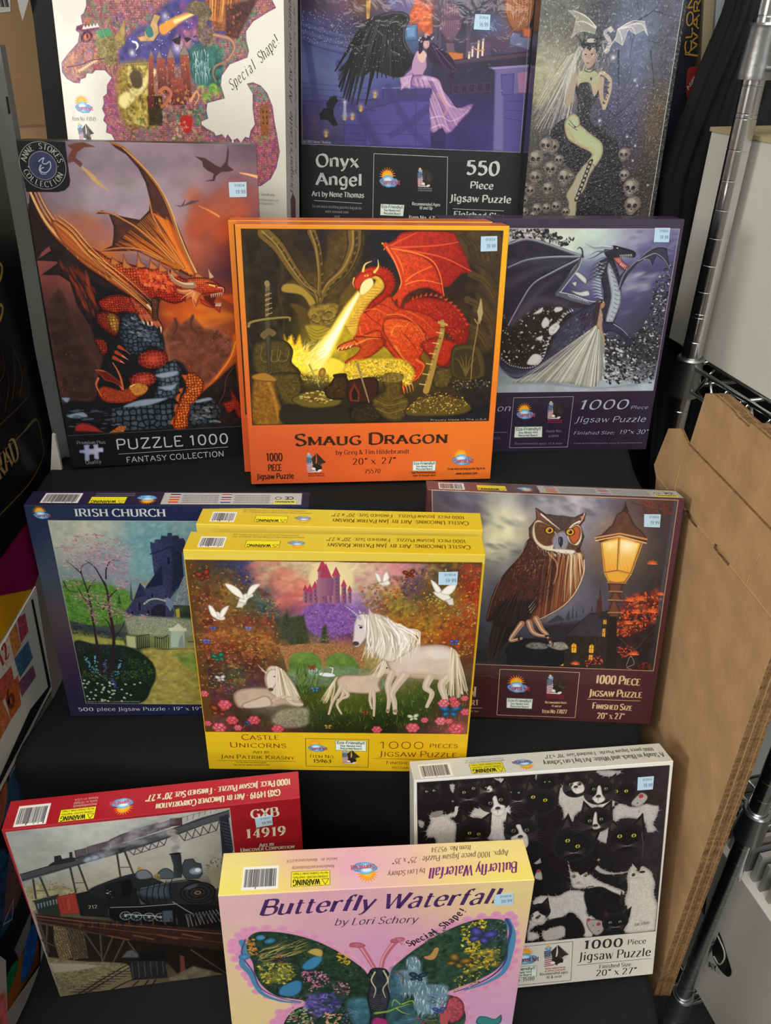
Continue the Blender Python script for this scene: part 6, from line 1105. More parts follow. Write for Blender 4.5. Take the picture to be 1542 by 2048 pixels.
	a.stroke(P("302 74 294 95 273 127 259 150"), L(20), '50505e', L(34)); a.stroke(P("303 75 297 98 277 128 264 147"), L(6), 'a8acb8', L(9)); a.stroke(P("259 149 290 159 322 168 350 171"), L(34), '5a5c6a', L(22)); a.stroke(P("263 146 295 153 327 164 349 167"), L(7), 'c0c4ce', L(6)); a.stroke(P("304 75 301 61 295 56 291 59"), L(14), '3c3c48', L(4))
	for i in range(8): a.stroke(P("282 152 289 158") + np.array([i * 5.6, i * 1.5]), 1.8, 'c8ccd4', .8, al=.8)
	# body, tail
	a.poly(P("362 165 378 214 374 233 337 239 321 263 303 276 280 295 253 311 213 326 181 333 151 310 148 291 166 303 199 310 230 304 249 276 256 251 272 220 294 195 329 174"), '444258', cv=1, sf=1, rim=('26243a', 8), cells=(2.6, .55), nz=.2)
	a.dabs(P("283 214 330 183 363 202 349 232 303 270 278 276"), 80, (1, 3), '7c7c94 9c9cb0 302e44', al=.5)
	a.stroke(P("151 313 181 328 212 320 246 301 279 285 313 254"), L(20), '6c6c84', L(30), sf=4, al=.6)
	q = smoothline(P("148 287 166 302 186 308 208 311 230 304 244 285 250 254 263 223 281 195 299 185"), 4)
	for i in range(0, len(q) - 1): d = q[i + 1] - q[i]; n_ = np.array([d[1], -d[0]]) / (np.linalg.norm(d) + 1e-6); a.poly([q[i], q[i] + n_ * (4 if i < 16 else 8) + d * .1, q[i] + d * .8], 'b4b4bc')
	# neck
	a.poly(P("339 89 364 75 379 95 391 124 398 160 394 196 387 214 371 211 358 184 360 154 350 124"), '34343e', cv=1, sf=1, rim=('1c1c26', 6), cells=(2.4, .5))
	a.poly(P("361 86 374 104 385 124 396 148 398 172 391 199 384 214 371 208 373 184 375 154 364 118 359 101"), 'a4aab4', cv=1, sf=1, rim=('5c606c', 5))
	for i in range(13):
		t = i / 12; p0 = P("363 95")[0] * (1 - t) + P("376 205")[0] * t + np.array([14 * math.sin(t * 3), 0]); a.stroke([p0, p0 + (8, 4), p0 + (19, -1)], 1.5, '5c6070', .8, al=.9)
	for i in range(12):
		t = i / 11; p0 = P("354 91")[0] * (1 - t) + P("357 159")[0] * t + np.array([-8 * math.sin(t * 3.1), 0]); a.stroke([p0, p0 + (-10, -3), p0 + (-18, -9 + 8 * t)], 3.4, 'a8b0bc', .6)
	for i in range(9): a.stroke(P("358 75 343 78 327 89") + np.array([-i * 1, i * 5.0]), 3, '2c2c38' if i % 2 else '5c6070', .6)
	a.poly(P("363 211 390 211 411 227 431 245 433 264 413 242 389 230 370 229"), '33334a', cv=1, rim=('1c1c2c', 5), nz=.2); a.stroke(P("390 214 411 227 430 244"), L(7), '9ca0b4', L(4))
	for q in (P("426 242 431 255 428 264"), P("420 242 422 258 417 266"), P("410 239 410 255 407 264")): a.stroke(q, L(16), '2c2c3c', L(3))
	# head
	a.poly(P("347 62 364 52 386 56 409 62 416 69 412 76 389 75 374 79 359 78"), '2c2c34', cv=1, rim=('14141c', 5), nz=.3)
	a.poly(P("367 76 384 74 390 83 407 94 399 104 387 95 375 85"), 'b86c6c', rim=('4a1c24', 4)); a.poly(P("373 82 391 94 407 95 398 104 384 95"), '6a2c34', sf=.8)
	for i in range(8): a.stroke(P("383 71 385 77") + np.array([i * 3.4, -i * .2]), 1.5, 'e8e8e0', .4)
	for i in range(5): a.stroke(P("386 91 388 86") + np.array([i * 3.4, i * 2.4]), 1.4, 'e8e8e0', .4)
	a.stroke(P("362 56 343 56 326 57 306 48"), L(30), '8c94a0', L(3)); a.stroke(P("361 54 343 53 322 54"), L(6), 'd0d8dc', L(2)); a.stroke(P("348 64 332 64 318 72"), L(14), '6c7480', L(2)); a.stroke(P("356 61 342 66 328 75 315 79"), L(14), '4c505c', L(2)); a.ell(*P("375 57")[0], 2, 1.2, 'd0d8e0')
	# far wing
	a.poly(P("391 142 384 118 399 101 418 86 428 72 461 53 496 59 480 56 486 75 495 99 478 81 461 71 454 95 447 81 435 79 421 89 406 109 397 130"), '3a3848', sf=.8, rim=('222030', 5)); a.stroke(P("389 142 397 109 420 83 442 63 464 54 496 59"), L(9), '7c7c90', L(4)); a.stroke(P("423 83 446 71 459 68 478 79 494 98"), L(6), 'a8a8b4', L(3)); a.stroke(P("435 79 447 81 455 96"), L(5), '9c9cac', L(2))
	# lady
	a.poly(P("362 211 372 245 378 270 381 309 377 338 365 358 339 354 298 344 234 343 179 343 201 336 238 317 279 285 313 254 336 232 352 214"), 'a4a89c', cv=1, sf=1.2, rim=('7c8078', 8), nz=.12)
	a.fan(P("351 217 357 214 364 217"), P("182 342 233 340 285 342 331 349 365 356 381 328 377 277"), 46, L(5), 'd8dcd0 c4c8bc 6c7068 eceee4 5c6058', L(9), al=.55, jit=2)
	a.poly(P("351 183 357 180 363 193 365 211 363 223 355 223 350 208"), '9c8070', cv=1, rim=('5a4440', 3)); a.dabs(P("352 183 361 184 365 220 353 220"), 30, (.6, 1.2), 'd8d4c8 b8a898', al=.8)
	a.stroke(P("357 214 364 229 372 245 374 258"), L(16), 'b08868', L(8)); a.ell(*P("359 174")[0], 5.5, 8, 'b88c70', 15, grad='8c6450'); a.poly(P("346 165 358 162 361 168 355 171 354 190 352 214 343 214 343 190"), '3a2c30', cv=1, sf=.8); a.dabs(P("347 165 360 163 361 168 350 170"), 12, (.8, 1.8), 'b8a8a0 e0d8d0 54444c')
	a.hair(P("311 183 348 180 347 220 328 220"), 60, 16, '2a2236 44385a 1c1828', 120, 1.6, 60)
	a.poly(P("144 348 234 348 332 355 500 347 503 366 146 368"), 'a8b2bc', sf=3, nz=.1); a.stroke(P("179 344 266 346 372 357 462 350"), L(12), '7c8694', L(20), sf=4, al=.5)
	a.clip(); a.frame(pic, 1, 'b8b4bc')
	T = 'a9b2c8'
	b.ft('on', P("148 408 179 408"), L(50), T, 'it')
	for q in (P("143 459 176 459"),): b.line('front', q, .9, '8c88a0')
	b.ft('products', P("134 475 160 475"), L(18), '7c7890', 'it')
	b.ft('1000', P("332 406 448 406"), L(74), T, 'itb'); b.ft('Piece', P("456 407 496 407"), L(26), T, 'it')
	b.ft('Jigsaw Puzzle', P("330 437 495 438"), L(46), T, 'it'); b.ft('Finished Size:', P("331 467 427 467"), L(26), T, 'it'); b.ft('19"x 30"', P("437 467 506 467"), L(34), T, 'it')
	b.ft('To see more exciting puzzles, log on to: www.sunsout.com', P("333 490 496 491"), L(12), '8c8ca8', 'it')
	b.box('front', P("184 377 320 376 320 497 184 497"), 1, 'a8a4b4')
	logo(b, 'front', P("214 414")[0], L(130), 'c0405a'); eagle(b, P("283 410")[0], L(130), 'b0284a'); eco(b, P("193 446 256 446 258 472 193 472"))
	b.ft('Item No.', P("265 460 303 460"), L(20), '8c90b4', 'it'); b.ft('67696', P("272 472 296 472"), L(18), '8c90b4', 'it'); b.ft('Recommended ages: 10 & over', P("195 489 307 490"), L(16), '8c90b4', 'it')
	b.sticker(P("448 17 480 17 482 45 450 45"), '19.99')
# ======== horned owl by a street lamp, dark maroon box
def art_owl(b):
	a = b.front = Art(b.wu, b.hu, '472428', 21)
	a.grid("4c2a30 52303a 58323c\n422024 482428 4c282c\n3c1c20 44242a 4a262c", nz=.03)
	SC[0] = 2.7536
	pic = P("10 1 489 3 492 377 36 378")
	a.poly(pic, '4c4650'); a.clip(pic)
	a.grid("""54505c 605a68 6c6674 8c8a84 a0a0a0 6c6870 8c8c94 a09ca4 a8a4ac 8c8894 5c5660 5a4a4c 5c4040 4c3a3a
54505c 64606c 54505c b0b098 d0ccac a89c8c 8c8488 8c8890 948e98 7c7680 7c6c68 5c5050 504448 443c44
5c5864 6c6870 a8a898 e0dcb8 dcd8b4 c0b8a0 746c74 6a6470 7c7680 78707a 705c54 5c5054 4c464e 403a42
54525c 8c8c84 c8c8ac dcdab8 b8b8a4 7c7878 6a6670 645e6a 706a74 706468 5c504e 4c4650 443e46 3c3840
4c4a54 9c9c94 a8aaa0 8c8c8c 8c8c90 706c74 605c68 605c68 68646e 605a62 4c4650 443e46 403a40 3c363c
44444c 64646c 7c7c80 6a6a74 5c5a64 5c5864 5c5a66 64606c 6a6672 5c5a66 4c4852 48424a 443c42 3c3438
3c3c42 5c5c64 64646c 5c5c64 54525e 605e6a 6c6c78 74747e 6c6c78 5c5c68 504c58 4c4048 542c28 4c2824
2c2c32 4c4c54 54545e 4c4c58 4a4c58 545660 5c5e6a 64646e 5c5c68 50505c 44404a 64342c 74281c 5c2820
24242a 34343c 44444e 3c3e48 3c3e48 3c404c 3c3e4a 3c3c48 38343e 302a32 2c2428 6c2c20 742418 44241f
201c20 241f24 28262c 2c2c34 2c2e38 2c2c34 2a262c 2c262c 2a2226 241e20 28201f 4c2a20 5c2418 3a201e
1c1818 1e1a1c 201c20 24242c 26262e 221e22 2c221e 2c2420 241c1c 1f1a1a 241c1c 34241f 4a221c 361c1c""",
		x0=P("10 1")[0][0], y0=P("10 1")[0][1], x1=P("481 4")[0][0], y1=P("37 389")[0][1], nz=.14, nc=26)
	a.dabs(P("15 3 107 4 133 59 189 53 213 3 340 2 331 47 208 18 170 84 97 56 32 59"), 60, (8, 20), '4c4854 5c5866 6c6876 44404c', asp=.45, ang=25, al=.35, sf=6)
	a.dabs(P("114 101 194 106 190 145 126 163"), 30, (6, 14), '6c6a70 a8a898 8c8c88', asp=.4, ang=10, al=.4, sf=4); a.glow(*P("186 53")[0], 34, 'fffff0', .6); a.glow(*P("156 39")[0], 60, 'f0ecc8', .4)
	a.dabs(P("217 7 327 6 323 40 245 35"), 20, (6, 16), 'b8b4bc 9c98a4', asp=.4, ang=10, al=.4, sf=5)
	# skyline and houses
	for q in (P("297 268 302 244 307 268"), P("309 264 309 232 314 264"), P("317 263 317 242 322 263"), P("330 251 331 238 334 251"), P("257 278 281 257 297 268"), P("289 281 288 259 294 281")): a.poly(q, '3c3c48', sf=.8)
	a.poly(P("239 283 487 244 497 373 247 371"), '25222a', sf=6, al=.8, nz=.3)
	a.poly(P("357 241 357 221 360 218 359 186 366 221 372 257 359 258"), '4c2c28', sf=.6); a.poly(P("348 248 348 234 351 248"), '30303a')
	a.poly(P("260 311 278 281 299 285 312 309 305 351 264 357"), '2c2a30', rim=('1e1c22', 4)); a.poly(P("300 303 345 250 360 249 371 265 379 304 331 304"), '34323a', rim=('1e1c22', 3), nz=.2)
	for i in range(7): a.stroke(P("306 301 321 283 345 252") + np.array([i * 5, i * 1.6 + 1]), .8, '4c4a52', al=.5)
	a.poly(P("302 305 379 304 389 373 308 373"), '332823', nz=.4, nc=3, cells=(3.4, .5)); a.poly(P("363 249 390 240 415 259 426 367 387 369 371 265"), '2a2426', sf=1, nz=.3)
	def win(q): a.poly(q, 'f0b83c', sf=.6, rim=('8c541c', 2)); m_ = q.mean(0); a.stroke([m_ + (0, -8), m_ + (0, 8)], .9, '4c3018', cv=0); a.stroke([m_ + (-5, 0), m_ + (5, 0)], .9, '4c3018', cv=0); a.glow(m_[0], m_[1], 14, 'e8a030', .25)
	for q in (P("317 342 315 324 320 319 326 323 328 342"), P("353 341 352 325 357 320 362 324 363 341"), P("376 302 375 284 381 283 383 303"), P("375 274 374 264 381 264 382 274"), P("400 284 410 283 406 297 401 297"), P("296 373 295 356 303 356 304 374"), P("354 358 354 345 362 345 363 358")): win(q)
	# bushes
	foliage(a, P("410 223 430 206 473 196 487 220 478 261 462 282 424 304 397 297 407 255"), 170, 'd8502c e8683c b83c20 f07c4c 8c2818', (2, 5), '5c1c14'); foliage(a, P("400 326 437 320 459 340 426 350"), 44, 'b83c28 d85838 8c2c1c', (2, 4.4)); foliage(a, P("348 358 380 344 386 365 353 375"), 26, 'd04830 e86848 9c2c1c', (2, 4)); foliage(a, P("416 6 479 11 479 37 425 28"), 50, '6c2c24 8c3828 4c2820', (2, 5)); foliage(a, P("458 362 483 352 486 373 463 374"), 20, '7c2820 5c2018')
	for c_, r in ((P("457 138"), 11), (P("423 220"), 13), (P("444 217"), 12), (P("470 243"), 14), (P("439 246"), 11), (P("328 369"), 10), (P("483 204"), 8), (P("427 271"), 10), (P("446 341"), 12)):
		for i in range(14): t = math.radians(180 + i * 14); a.stroke([c_[0], c_[0] + (math.cos(t) * r, math.sin(t) * r * .8)], 2.2, ('e86030', 'f0804c', 'c84424')[i % 3], .6)
	for q in (P("455 149 469 169 469 196 487 220"), P("398 11 427 19 454 35 473 60 480 83 470 102 474 125 487 140"), P("426 131 440 146 453 157"), P("413 305 446 328 465 302 481 281")): a.stroke(q, L(7), '4c3830', L(3), al=.9)
	# lamp
	c0 = P("393 117")[0]; a.glow(c0[0], c0[1], 110, 'c89848', .5); 
	a.poly(P("349 96 387 81 431 94 419 161 408 179 391 184 371 177 363 153"), 'e8a83c', sf=1, rim=('a86420', 5)); a.poly(P("353 97 383 90 389 154 369 161"), 'f8d878', sf=2, grad=('e89c34', 90)); a.poly(P("388 89 425 96 415 157 391 154"), 'fbe494', sf=2, grad=('eca43c', 90)); a.glow(*P("402 101")[0], 28, 'fffbe0', .9); a.glow(*P("370 102")[0], 22, 'fff4c8', .6)
	for i in range(6): a.stroke(P("380 153 372 133 375 114") + np.array([i * 7, 0]), 2, 'f8c860', .5, al=.6)
	for q in (P("350 96 364 161 376 180"), P("431 94 417 161 408 179"), P("385 87 390 156"), P("364 161 390 155 418 161")): a.stroke(q, L(11), '8c5828', L(9), cv=0); a.stroke(q + .8, L(3), 'f0c880', cv=0)
	a.poly(P("336 85 349 80 368 57 374 36 386 28 397 33 410 55 431 73 439 84 439 94 385 79 348 96"), '5c3c30', rim=('342420', 5), sf=.7, nz=.2); a.stroke(P("337 87 385 76 439 86"), L(10), 'c8905c', cv=0); a.stroke(P("339 93 385 81 439 94"), L(7), 'e8b878', cv=0); a.poly(P("382 30 387 20 387 7 392 21 397 31"), '342828')
	a.poly(P("374 180 408 180 403 191 404 199 399 205 407 219 397 223 408 247 402 264 414 372 399 373 387 264 382 248 386 224 380 220 386 206 378 200 377 192"), '6c4434', sf=.7, rim=('34221f', 5)); a.poly(P("386 256 401 256 414 374 391 375"), '241e20', sf=2)
	for y in (595, 640, 690, 760): pass
	for q in (P("374 182 409 182"), P("380 201 404 201"), P("380 220 407 220"), P("383 248 408 247")): a.stroke(q, L(12), 'a06c4c', L(12), cv=0); a.stroke(q + (0, 2), L(4), '2c1c1a', cv=0)
	# stone post
	a.poly(P("180 340 197 316 234 313 264 313 295 320 310 334 301 343 296 373 194 378 185 357"), '1a1a1e', cv=1, rim=('121214', 6), nz=.5, nc=3); a.poly(P("221 332 235 322 261 324 266 334 244 337"), '6c6c68', cv=1, sf=1.5, nz=.4, nc=3); a.poly(P("265 326 295 318 310 332 289 337"), '8c887c', cv=1, sf=1.2, nz=.4, nc=3)
	# owl tail, body
	a.poly(P("149 283 144 317 145 371 153 373 172 340 196 306 209 285 192 265 163 266"), '221c1e', sf=1, rim=('4c2c24', 4)); a.fan(P("153 287 168 290 195 293"), P("147 367 155 367 179 336"), 10, L(5), '3c2c2c 141214 54342c', L(3))
	q = P("204 98 195 125 176 153 158 182 144 218 135 275 149 275 157 287 209 285 234 271 259 258 293 232 314 187 323 147 314 120 301 101 264 88 224 85")
	a.poly(q, '4c2c26', cv=1, sf=.8, rim=('2a1a1a', 9), nz=.3, nc=3)
	a.poly(P("246 123 268 126 293 121 314 120 323 147 318 187 300 228 273 249 241 271 224 280 235 247 263 221 270 189 271 157"), '7c4830', cv=1, sf=4)
	a.fan(P("242 123 275 128 314 120"), P("238 271 273 249 314 187"), 34, L(10), '9c6444 3c221c d8b890 5c3424 b88058 2c1a18', L(4), al=.6, jit=5)
	a.fan(P("289 121 303 121 315 124"), P("293 228 315 195 321 147"), 12, L(9), 'e8d4a8 c8a070 f0e4c0', L(3), al=.7, jit=4)
	a.dabs(P("208 105 242 123 266 142 270 181 255 221 221 255 179 282 140 267 151 214 176 157"), 330, (1.5, 5), '6c3828 3a2422 2a1c1e 8c4c34 543028 1e1618', asp=.35, ang=105, al=.7)
	a.dabs(P("208 105 246 127 263 150 200 176 170 169"), 110, (1, 3), 'a06848 7c4c3c b89070 4c3430', asp=.4, ang=110, al=.65)
	a.stroke(P("253 127 266 142 270 165 265 189"), L(10), 'd89870', L(5), al=.7, sf=1.2); a.poly(P("141 275 164 233 204 228 234 230 222 268 187 286"), '1e1a1f', cv=1, sf=5, al=.75); a.fan(P("216 199 195 208 174 225"), P("209 280 179 282 144 271"), 16, L(5), '3c2c30 120f12 4c3430', L(2), al=.7)
	for k in range(3): a.stroke(P("220 243 230 227") + np.array([k * 2, k * 6]), 1.4, 'b8aca4', .6)
	a.stroke(P("158 182 145 226 137 271"), L(5), 'b07454', L(3), al=.8); a.stroke(P("321 135 323 163 312 203 290 236 255 262 238 271"), L(7), 'f0dcb8', L(3), al=.85); a.stroke(P("204 102 191 133 169 161"), L(4), 'b0a090', L(3), al=.8)
	# feet
	for q in (P("223 276 232 296 244 304 263 307"), P("237 267 251 291 263 303 272 321"), P("209 280 199 297 189 319 211 314")): a.stroke(q, L(34), 'a87c60', L(16)); a.stroke(q - 1, L(7), 'f0d8b4', L(4), al=.8)
	for q in (P("261 306 268 306 268 313"), P("268 313 277 317 277 329"), P("206 316 206 310 211 307"), P("241 310 260 316 270 317")): a.stroke(q, L(14), '2a2424', L(4))
	# head
	a.poly(P("214 29 219 31 235 41 263 44 292 46 307 37 314 36 313 51 306 63 316 85 311 109 300 123 275 122 246 119 223 108 207 90 205 71 218 52"), '5c4438', sf=.8, rim=('30221f', 6), nz=.35, nc=2.5)
	a.poly(P("218 55 233 58 264 84 259 107 253 119 230 112 215 93 212 71"), 'd8ccb0', cv=1, sf=1, rim=('6c4c3c', 3)); a.poly(P("218 60 237 62 260 84 257 103 241 108 224 97 217 78"), '64402c', cv=1, sf=1, nz=.3, nc=2)
	a.poly(P("280 72 297 60 308 67 312 89 305 105 291 102 282 91"), 'e8d8b8', cv=1, sf=1, rim=('2c1c1c', 3)); a.poly(P("284 75 297 63 307 71 307 90 298 102 288 94"), 'b85c2c', cv=1, sf=1, rim=('3a201a', 4))
	a.poly(P("235 45 263 72 277 72 292 47 267 43"), '4c3c38', sf=2, nz=.5, nc=1.5); a.poly(P("258 84 274 76 284 89 284 106 278 118 263 115 254 99"), '8c8c98', cv=1, sf=2, nz=.2, nc=2); a.poly(P("245 113 267 114 299 115 296 123 267 121"), 'e8dccc', cv=1, sf=1.5)
	a.stroke(P("226 42 247 58 266 72"), L(10), 'e0d8c4', L(3)); a.stroke(P("303 54 290 62 279 76"), L(10), 'e0d8c4', L(3)); a.stroke(P("216 33 224 47 236 56"), L(5), '8c5c48', L(2)); a.stroke(P("311 38 307 52 301 60"), L(7), 'e0b898', L(3)); a.poly(P("217 33 227 44 221 53"), '7c4c3c'); a.poly(P("311 40 308 50 303 45"), 'b87858')
	for c_ in (P("246 75"), P("287 77")): a.ell(c_[0][0], c_[0][1], 9.6, 8.2, '1e1618'); a.ell(c_[0][0], c_[0][1], 7.8, 6.9, 'f0c840', grad='c88c20'); a.ell(c_[0][0] + .4, c_[0][1], 3.6, 3.6, '141012'); a.ell(c_[0][0] - 1.4, c_[0][1] - 1.4, .9, .9, 'ffffff')
	a.poly(P("266 88 273 89 275 101 272 110 266 99"), '2c2c34', cv=1); a.stroke(P("268 90 268 99"), 1.2, '8c8c9c')
	a.hair(P("219 105 246 119 303 117 304 124 246 127"), 50, 8, 'e8dcc8 b89878 6c4c3c', 60, 1.2, 40)
	a.stroke(P("434 367 440 345 450 362 436 371 446 375"), 1, 'a8a098')
	a.clip(); a.frame(P("10 1 489 3 492 377 36 378"), 1.3, 'c8a478')
	T = 'd0b088'
	b.ft('ART', P("108 477 134 475"), L(34), T, 'serifb'); b.ft('N', P("111 455 126 455"), L(66), T, 'serifb'); b.line('front', P("32 484 141 482"), .9, T); b.ft('log on to:', P("99 493 135 492"), L(12), T, 'sans')
	b.ft('1000 Piece', P("374 411 468 412"), L(54), T, 'scd'); b.ft('Jigsaw Puzzle', P("364 442 476 441"), L(46), T, 'scd'); b.line('front', P("362 450 475 449"), 1, T)
	b.ft('Finished Size', P("375 472 459 473"), L(40), T, 'scd'); b.ft('20" x 27"', P("388 496 446 495"), L(40), T, 'serifb')
	b.box('front', P("172 387 339 387 341 496 174 497"), 1, T)
	logo(b, 'front', P("213 426")[0], L(112), 'b8384c'); eagle(b, P("293 421")[0], L(110), 'a02c34'); eco(b, P("192 455 247 455 247 479 193 479"))
	b.ft('Recommended Ages:', P("274 464 320 463"), L(15), T, 'scd'); b.ft('14 and up', P("288 472 309 472"), L(14), T, 'scd'); b.ft('Item No 77027', P("270 488 322 487"), L(26), T, 'scd')
	b.sticker(P("427 34 459 33 461 60 430 60"), '19.99')
	a = b.top = Art(b.wu, b.du, '5a3840', 4); a.grid("5c3c44 583842 4c3038", nz=.04)
	barcode(b, 24, 12, 75, 58); warning(b, 100, 20, 158, 56, False); logo(b, 'top', (194, 36), 30, 'b8384c', up=False, word=False); flagpanel(b, 222, 8, 505, 58)
def flagpanel(b, x0, y0, x1, y1):
	"""grey safety panel with small flags and fine print on a top face"""
	a = b.top; a.rect(x0, y0, x1, y1, 'b8b8b4'); h = y1 - y0; w = x1 - x0
	for fx in (.05, .42):
		for fy, cols in ((.12, 'b84040 e8e8e8 30406c' if fx > .2 else '2c2c30 e8e8e8 b83c3c'), (.55, 'c83c3c f0c040 c83c3c' if fx < .2 else 'b84040 e8e8e8 2c3c7c')):
			for i, c_ in enumerate(cols.split()): a.rect(x0 + w * fx, y0 + h * (fy + i * .1), x0 + w * (fx + .07), y0 + h * (fy + .1 + i * .1), c_, sf=.4)
	for k in range(2):
		for i in range(5):
			xs = x0 + w * (.14 + .37 * k); y = y0 + h * (.2 + i * .15); b.text('top', 'WARNING CHOKING HAZARD SMALL PARTS NOT FOR CHILDREN UNDER 3', [(xs + w * .26, y), (xs, y)], 3.4, '6c6c70', 'sans')
	a.rect(x0 + w * .8, y0 + h * .62, x0 + w * .96, y0 + h * .94, 'e0dc50'); b.text('top', 'WARNING', [(x0 + w * .95, y0 + h * .7), (x0 + w * .81, y0 + h * .7)], 6, '2c2c20', 'bold'); b.text('top', 'CE', [(x0 + w * .94, y0 + h * .34), (x0 + w * .88, y0 + h * .34)], 10, '38383c', 'bold'); a.ell(x0 + w * .83, y0 + h * .45, 6, 6, '38383c'); a.ell(x0 + w * .83, y0 + h * .45, 4.6, 4.6, 'b8b8b4')
# ======== red dragon over treasure, orange box
def art_treasure(b):
	a = b.front = Art(b.wu, b.hu, 'e8762c', 11)
	a.grid("d9862e e8a028 eeb01e\nde7a30 e8882a ee9a1c\nde6a30 e87028 ea7c22\nd85c30 e4642c e8742a")
	SC[0] = 2.57
	pic = P("11 8 498 9 497 383 10 384")
	a.poly(pic, '2b2016'); a.clip(pic)
	a.grid("1d1a1c 3a2c1a 241c1c 3a2a18 1c1a20 181820 241418 4a2a10 241c14\n1f1c1c 302618 3a2c18 4a3618 201c20 1c1c22 2a1a18 2a1c14 2c2216\n1c1a18 2a2214 5a4620 5a4418 4a3418 3a2010 3a1c10 2a1c14 2a2014\n1c1a18 2e2614 4a3c1c 6a5418 5a4010 5a2c10 4a2210 34200f 2a2014\n1e1a18 2c2814 8a7018 a89018 5a4214 5a3a10 5a3410 3a2a12 2a2014\n1e1c18 3a3416 98861c c8a81c a8901c 98801c 6a4c14 3a2c14 2a2014\n2a2018 3a2c14 5a4c1a 7a6a1c 6a5a1c 5a4a1a 5a4818 3e3014 241c14\n3a2418 2e2418 2e2814 2e2614 2c2414 3c3018 3a2e16 32281a 241e1c\n2c2018 24201c 222018 201e18 1e1c18 26201a 221e1a 1e1c1c 1a1a1e", x0=P("11 8")[0][0], y0=P("11 8")[0][1], x1=P("498 9")[0][0], y1=P("10 384")[0][1], nz=.35, nc=14)
	# carved stone arches and columns at the back
	a.poly(P("15 9 61 9 81 43 85 120 68 171 80 224 13 223 13 77"), '2a2218', sf=4, cv=1, rim=('3e301c', 10), nz=.4)
	a.stroke(P("48 12 76 53 82 88 74 120 82 171 77 216"), L(16), '4a3820', L(10), al=.5)
	a.poly(P("77 36 112 74 144 81 163 60 171 11 236 11 221 84 191 127 179 171 167 217 145 220 127 171 125 131 85 106 104 91 84 56"), '4e3c1c', sf=3, cv=1, rim=('33281a', 8), nz=.35, nc=8)
	for q, w_ in ((P("52 15 77 39 101 77 125 109 147 127 152 157"), 60), (P("218 11 217 42 199 81 169 109 154 138"), 66), (P("139 12 149 42 153 88 151 127"), 40)):
		a.stroke(q, L(w_ + 10), '2a2010', L(w_ * .5), sf=1.5); a.stroke(q, L(w_), '6e5426', L(w_ * .42), sf=2); a.stroke(q + 3, L(w_ * .3), '3e2f16', L(w_ * .12), sf=1.5); a.stroke(q - 3, L(w_ * .16), 'a08440', L(4), sf=1, al=.8)
		qs = smoothline(q, 5)
		for k in range(2, len(qs) - 1, 2): a.ell(qs[k][0] + 4, qs[k][1], 3.2, 1.6, '94783a', -50, 1, .6)
	a.poly(P("81 120 85 106 111 107 136 127 146 146 148 160 133 149 117 127"), 'a08434', cv=1, sf=1, rim=('6a5420', 3))
	a.poly(P("95 142 120 149 135 171 138 201 115 186 109 164"), '54421e', cv=1, sf=2)
	a.poly(P("146 142 187 142 185 164 168 201 145 205 127 171 129 153"), '7e6628', sf=2, cv=1, rim=('4a3a1a', 6), nz=.5, nc=5)
	for q in (P("135 164 140 160 145 164"), P("161 158 168 155 176 158"), P("137 173 146 177 153 171"), P("157 171 168 172 180 166"), P("134 181 153 184 174 179")): a.stroke(q, 2, 'b4963c', 1, sf=1, al=.8); a.stroke(q + (0, 2.5), 1.6, '3a2c14', 1, sf=1, al=.8)
	a.poly(P("123 182 168 186 168 205 145 216 137 224 126 201"), 'a89028', sf=3, cv=1, rim=('6a5a20', 5))
	for i in range(5): a.stroke(P("129 186 145 194 168 186") + np.array([0, i * 6]), 1.2, '5e4c1c', al=.7)
	a.poly(P("411 10 492 10 501 121 493 227 450 234 449 158 460 88 428 59"), '46341c', sf=4, cv=1, nz=.35)
	for i in range(6):
		q = P("443 63 471 77 492 106") + np.array([-i * 2, i * 24]); a.stroke(q, L(34), '54401f' if i % 2 else '3a2c18', L(20), al=.8); a.stroke(q + 4, 1.2, '1e1810', al=.7)
	for i in range(5): a.stroke(P("415 17 431 34 439 56") + np.array([i * 10, i * 2]), 2, '2c2012', al=.7)
	# far wing and body of the dragon
	def leather(q, col, hi, dark='6a1408'): a.poly(q, col, cv=1, sf=.8, rim=(dark, 5), grad=(hi, 30), nz=.28, nc=3)
	leather(P("279 42 294 25 315 11 396 11 415 28 441 81 422 88 393 113 355 88"), 'c0301a', '8e1812')
	for q in (P("279 40 331 38 379 35 413 29"), P("283 38 308 25 334 13"), P("287 42 346 49 391 59 441 82"),): a.stroke(q, L(11), 'd8502a', L(4))
	leather(P("276 38 305 44 346 54 373 77 390 120 390 128 363 115 337 117 315 131 304 157 298 124 307 106 300 77"), 'e0521e', 'b82814')
	for q in (P("278 38 298 56 310 81 310 106"), P("279 40 331 49 365 63 381 88 391 128"), P("310 106 332 88 365 73"), P("307 113 318 106 348 99 386 106")): a.stroke(q, L(9), 'f0742c', L(4))
	a.stroke(P("270 32 276 37 273 44"), L(9), 'd8a850', L(3)); a.stroke(P("276 35 296 63 310 99 307 117 285 142 259 157"), L(24), 'cc3c18', L(18)); a.stroke(P("278 38 295 66 307 99 304 115"), L(8), 'f08040', L(6))
	leather(P("319 139 352 131 398 139 426 158 444 188 438 226 416 262 401 265 418 226 393 195 335 187 312 157"), 'b02812', '7e140c')
	a.dabs(P("319 139 399 143 440 188 415 242 374 187"), 260, (1, 2.6), 'd84420 9a1c0c e06030', al=.5)
	for i in range(16):
		t = i / 15; x = 1000 + 275 * t ** .8; y = 470 - 20 * math.sin(t * 3.1) + 150 * t ** 2.4
		xy = (np.array([x, y]) / 2.57 + np.array([440, 420]))
	q = P("330 136 345 131 364 128 383 132 402 142 418 156 431 173 441 192"); q = smoothline(q, 4)
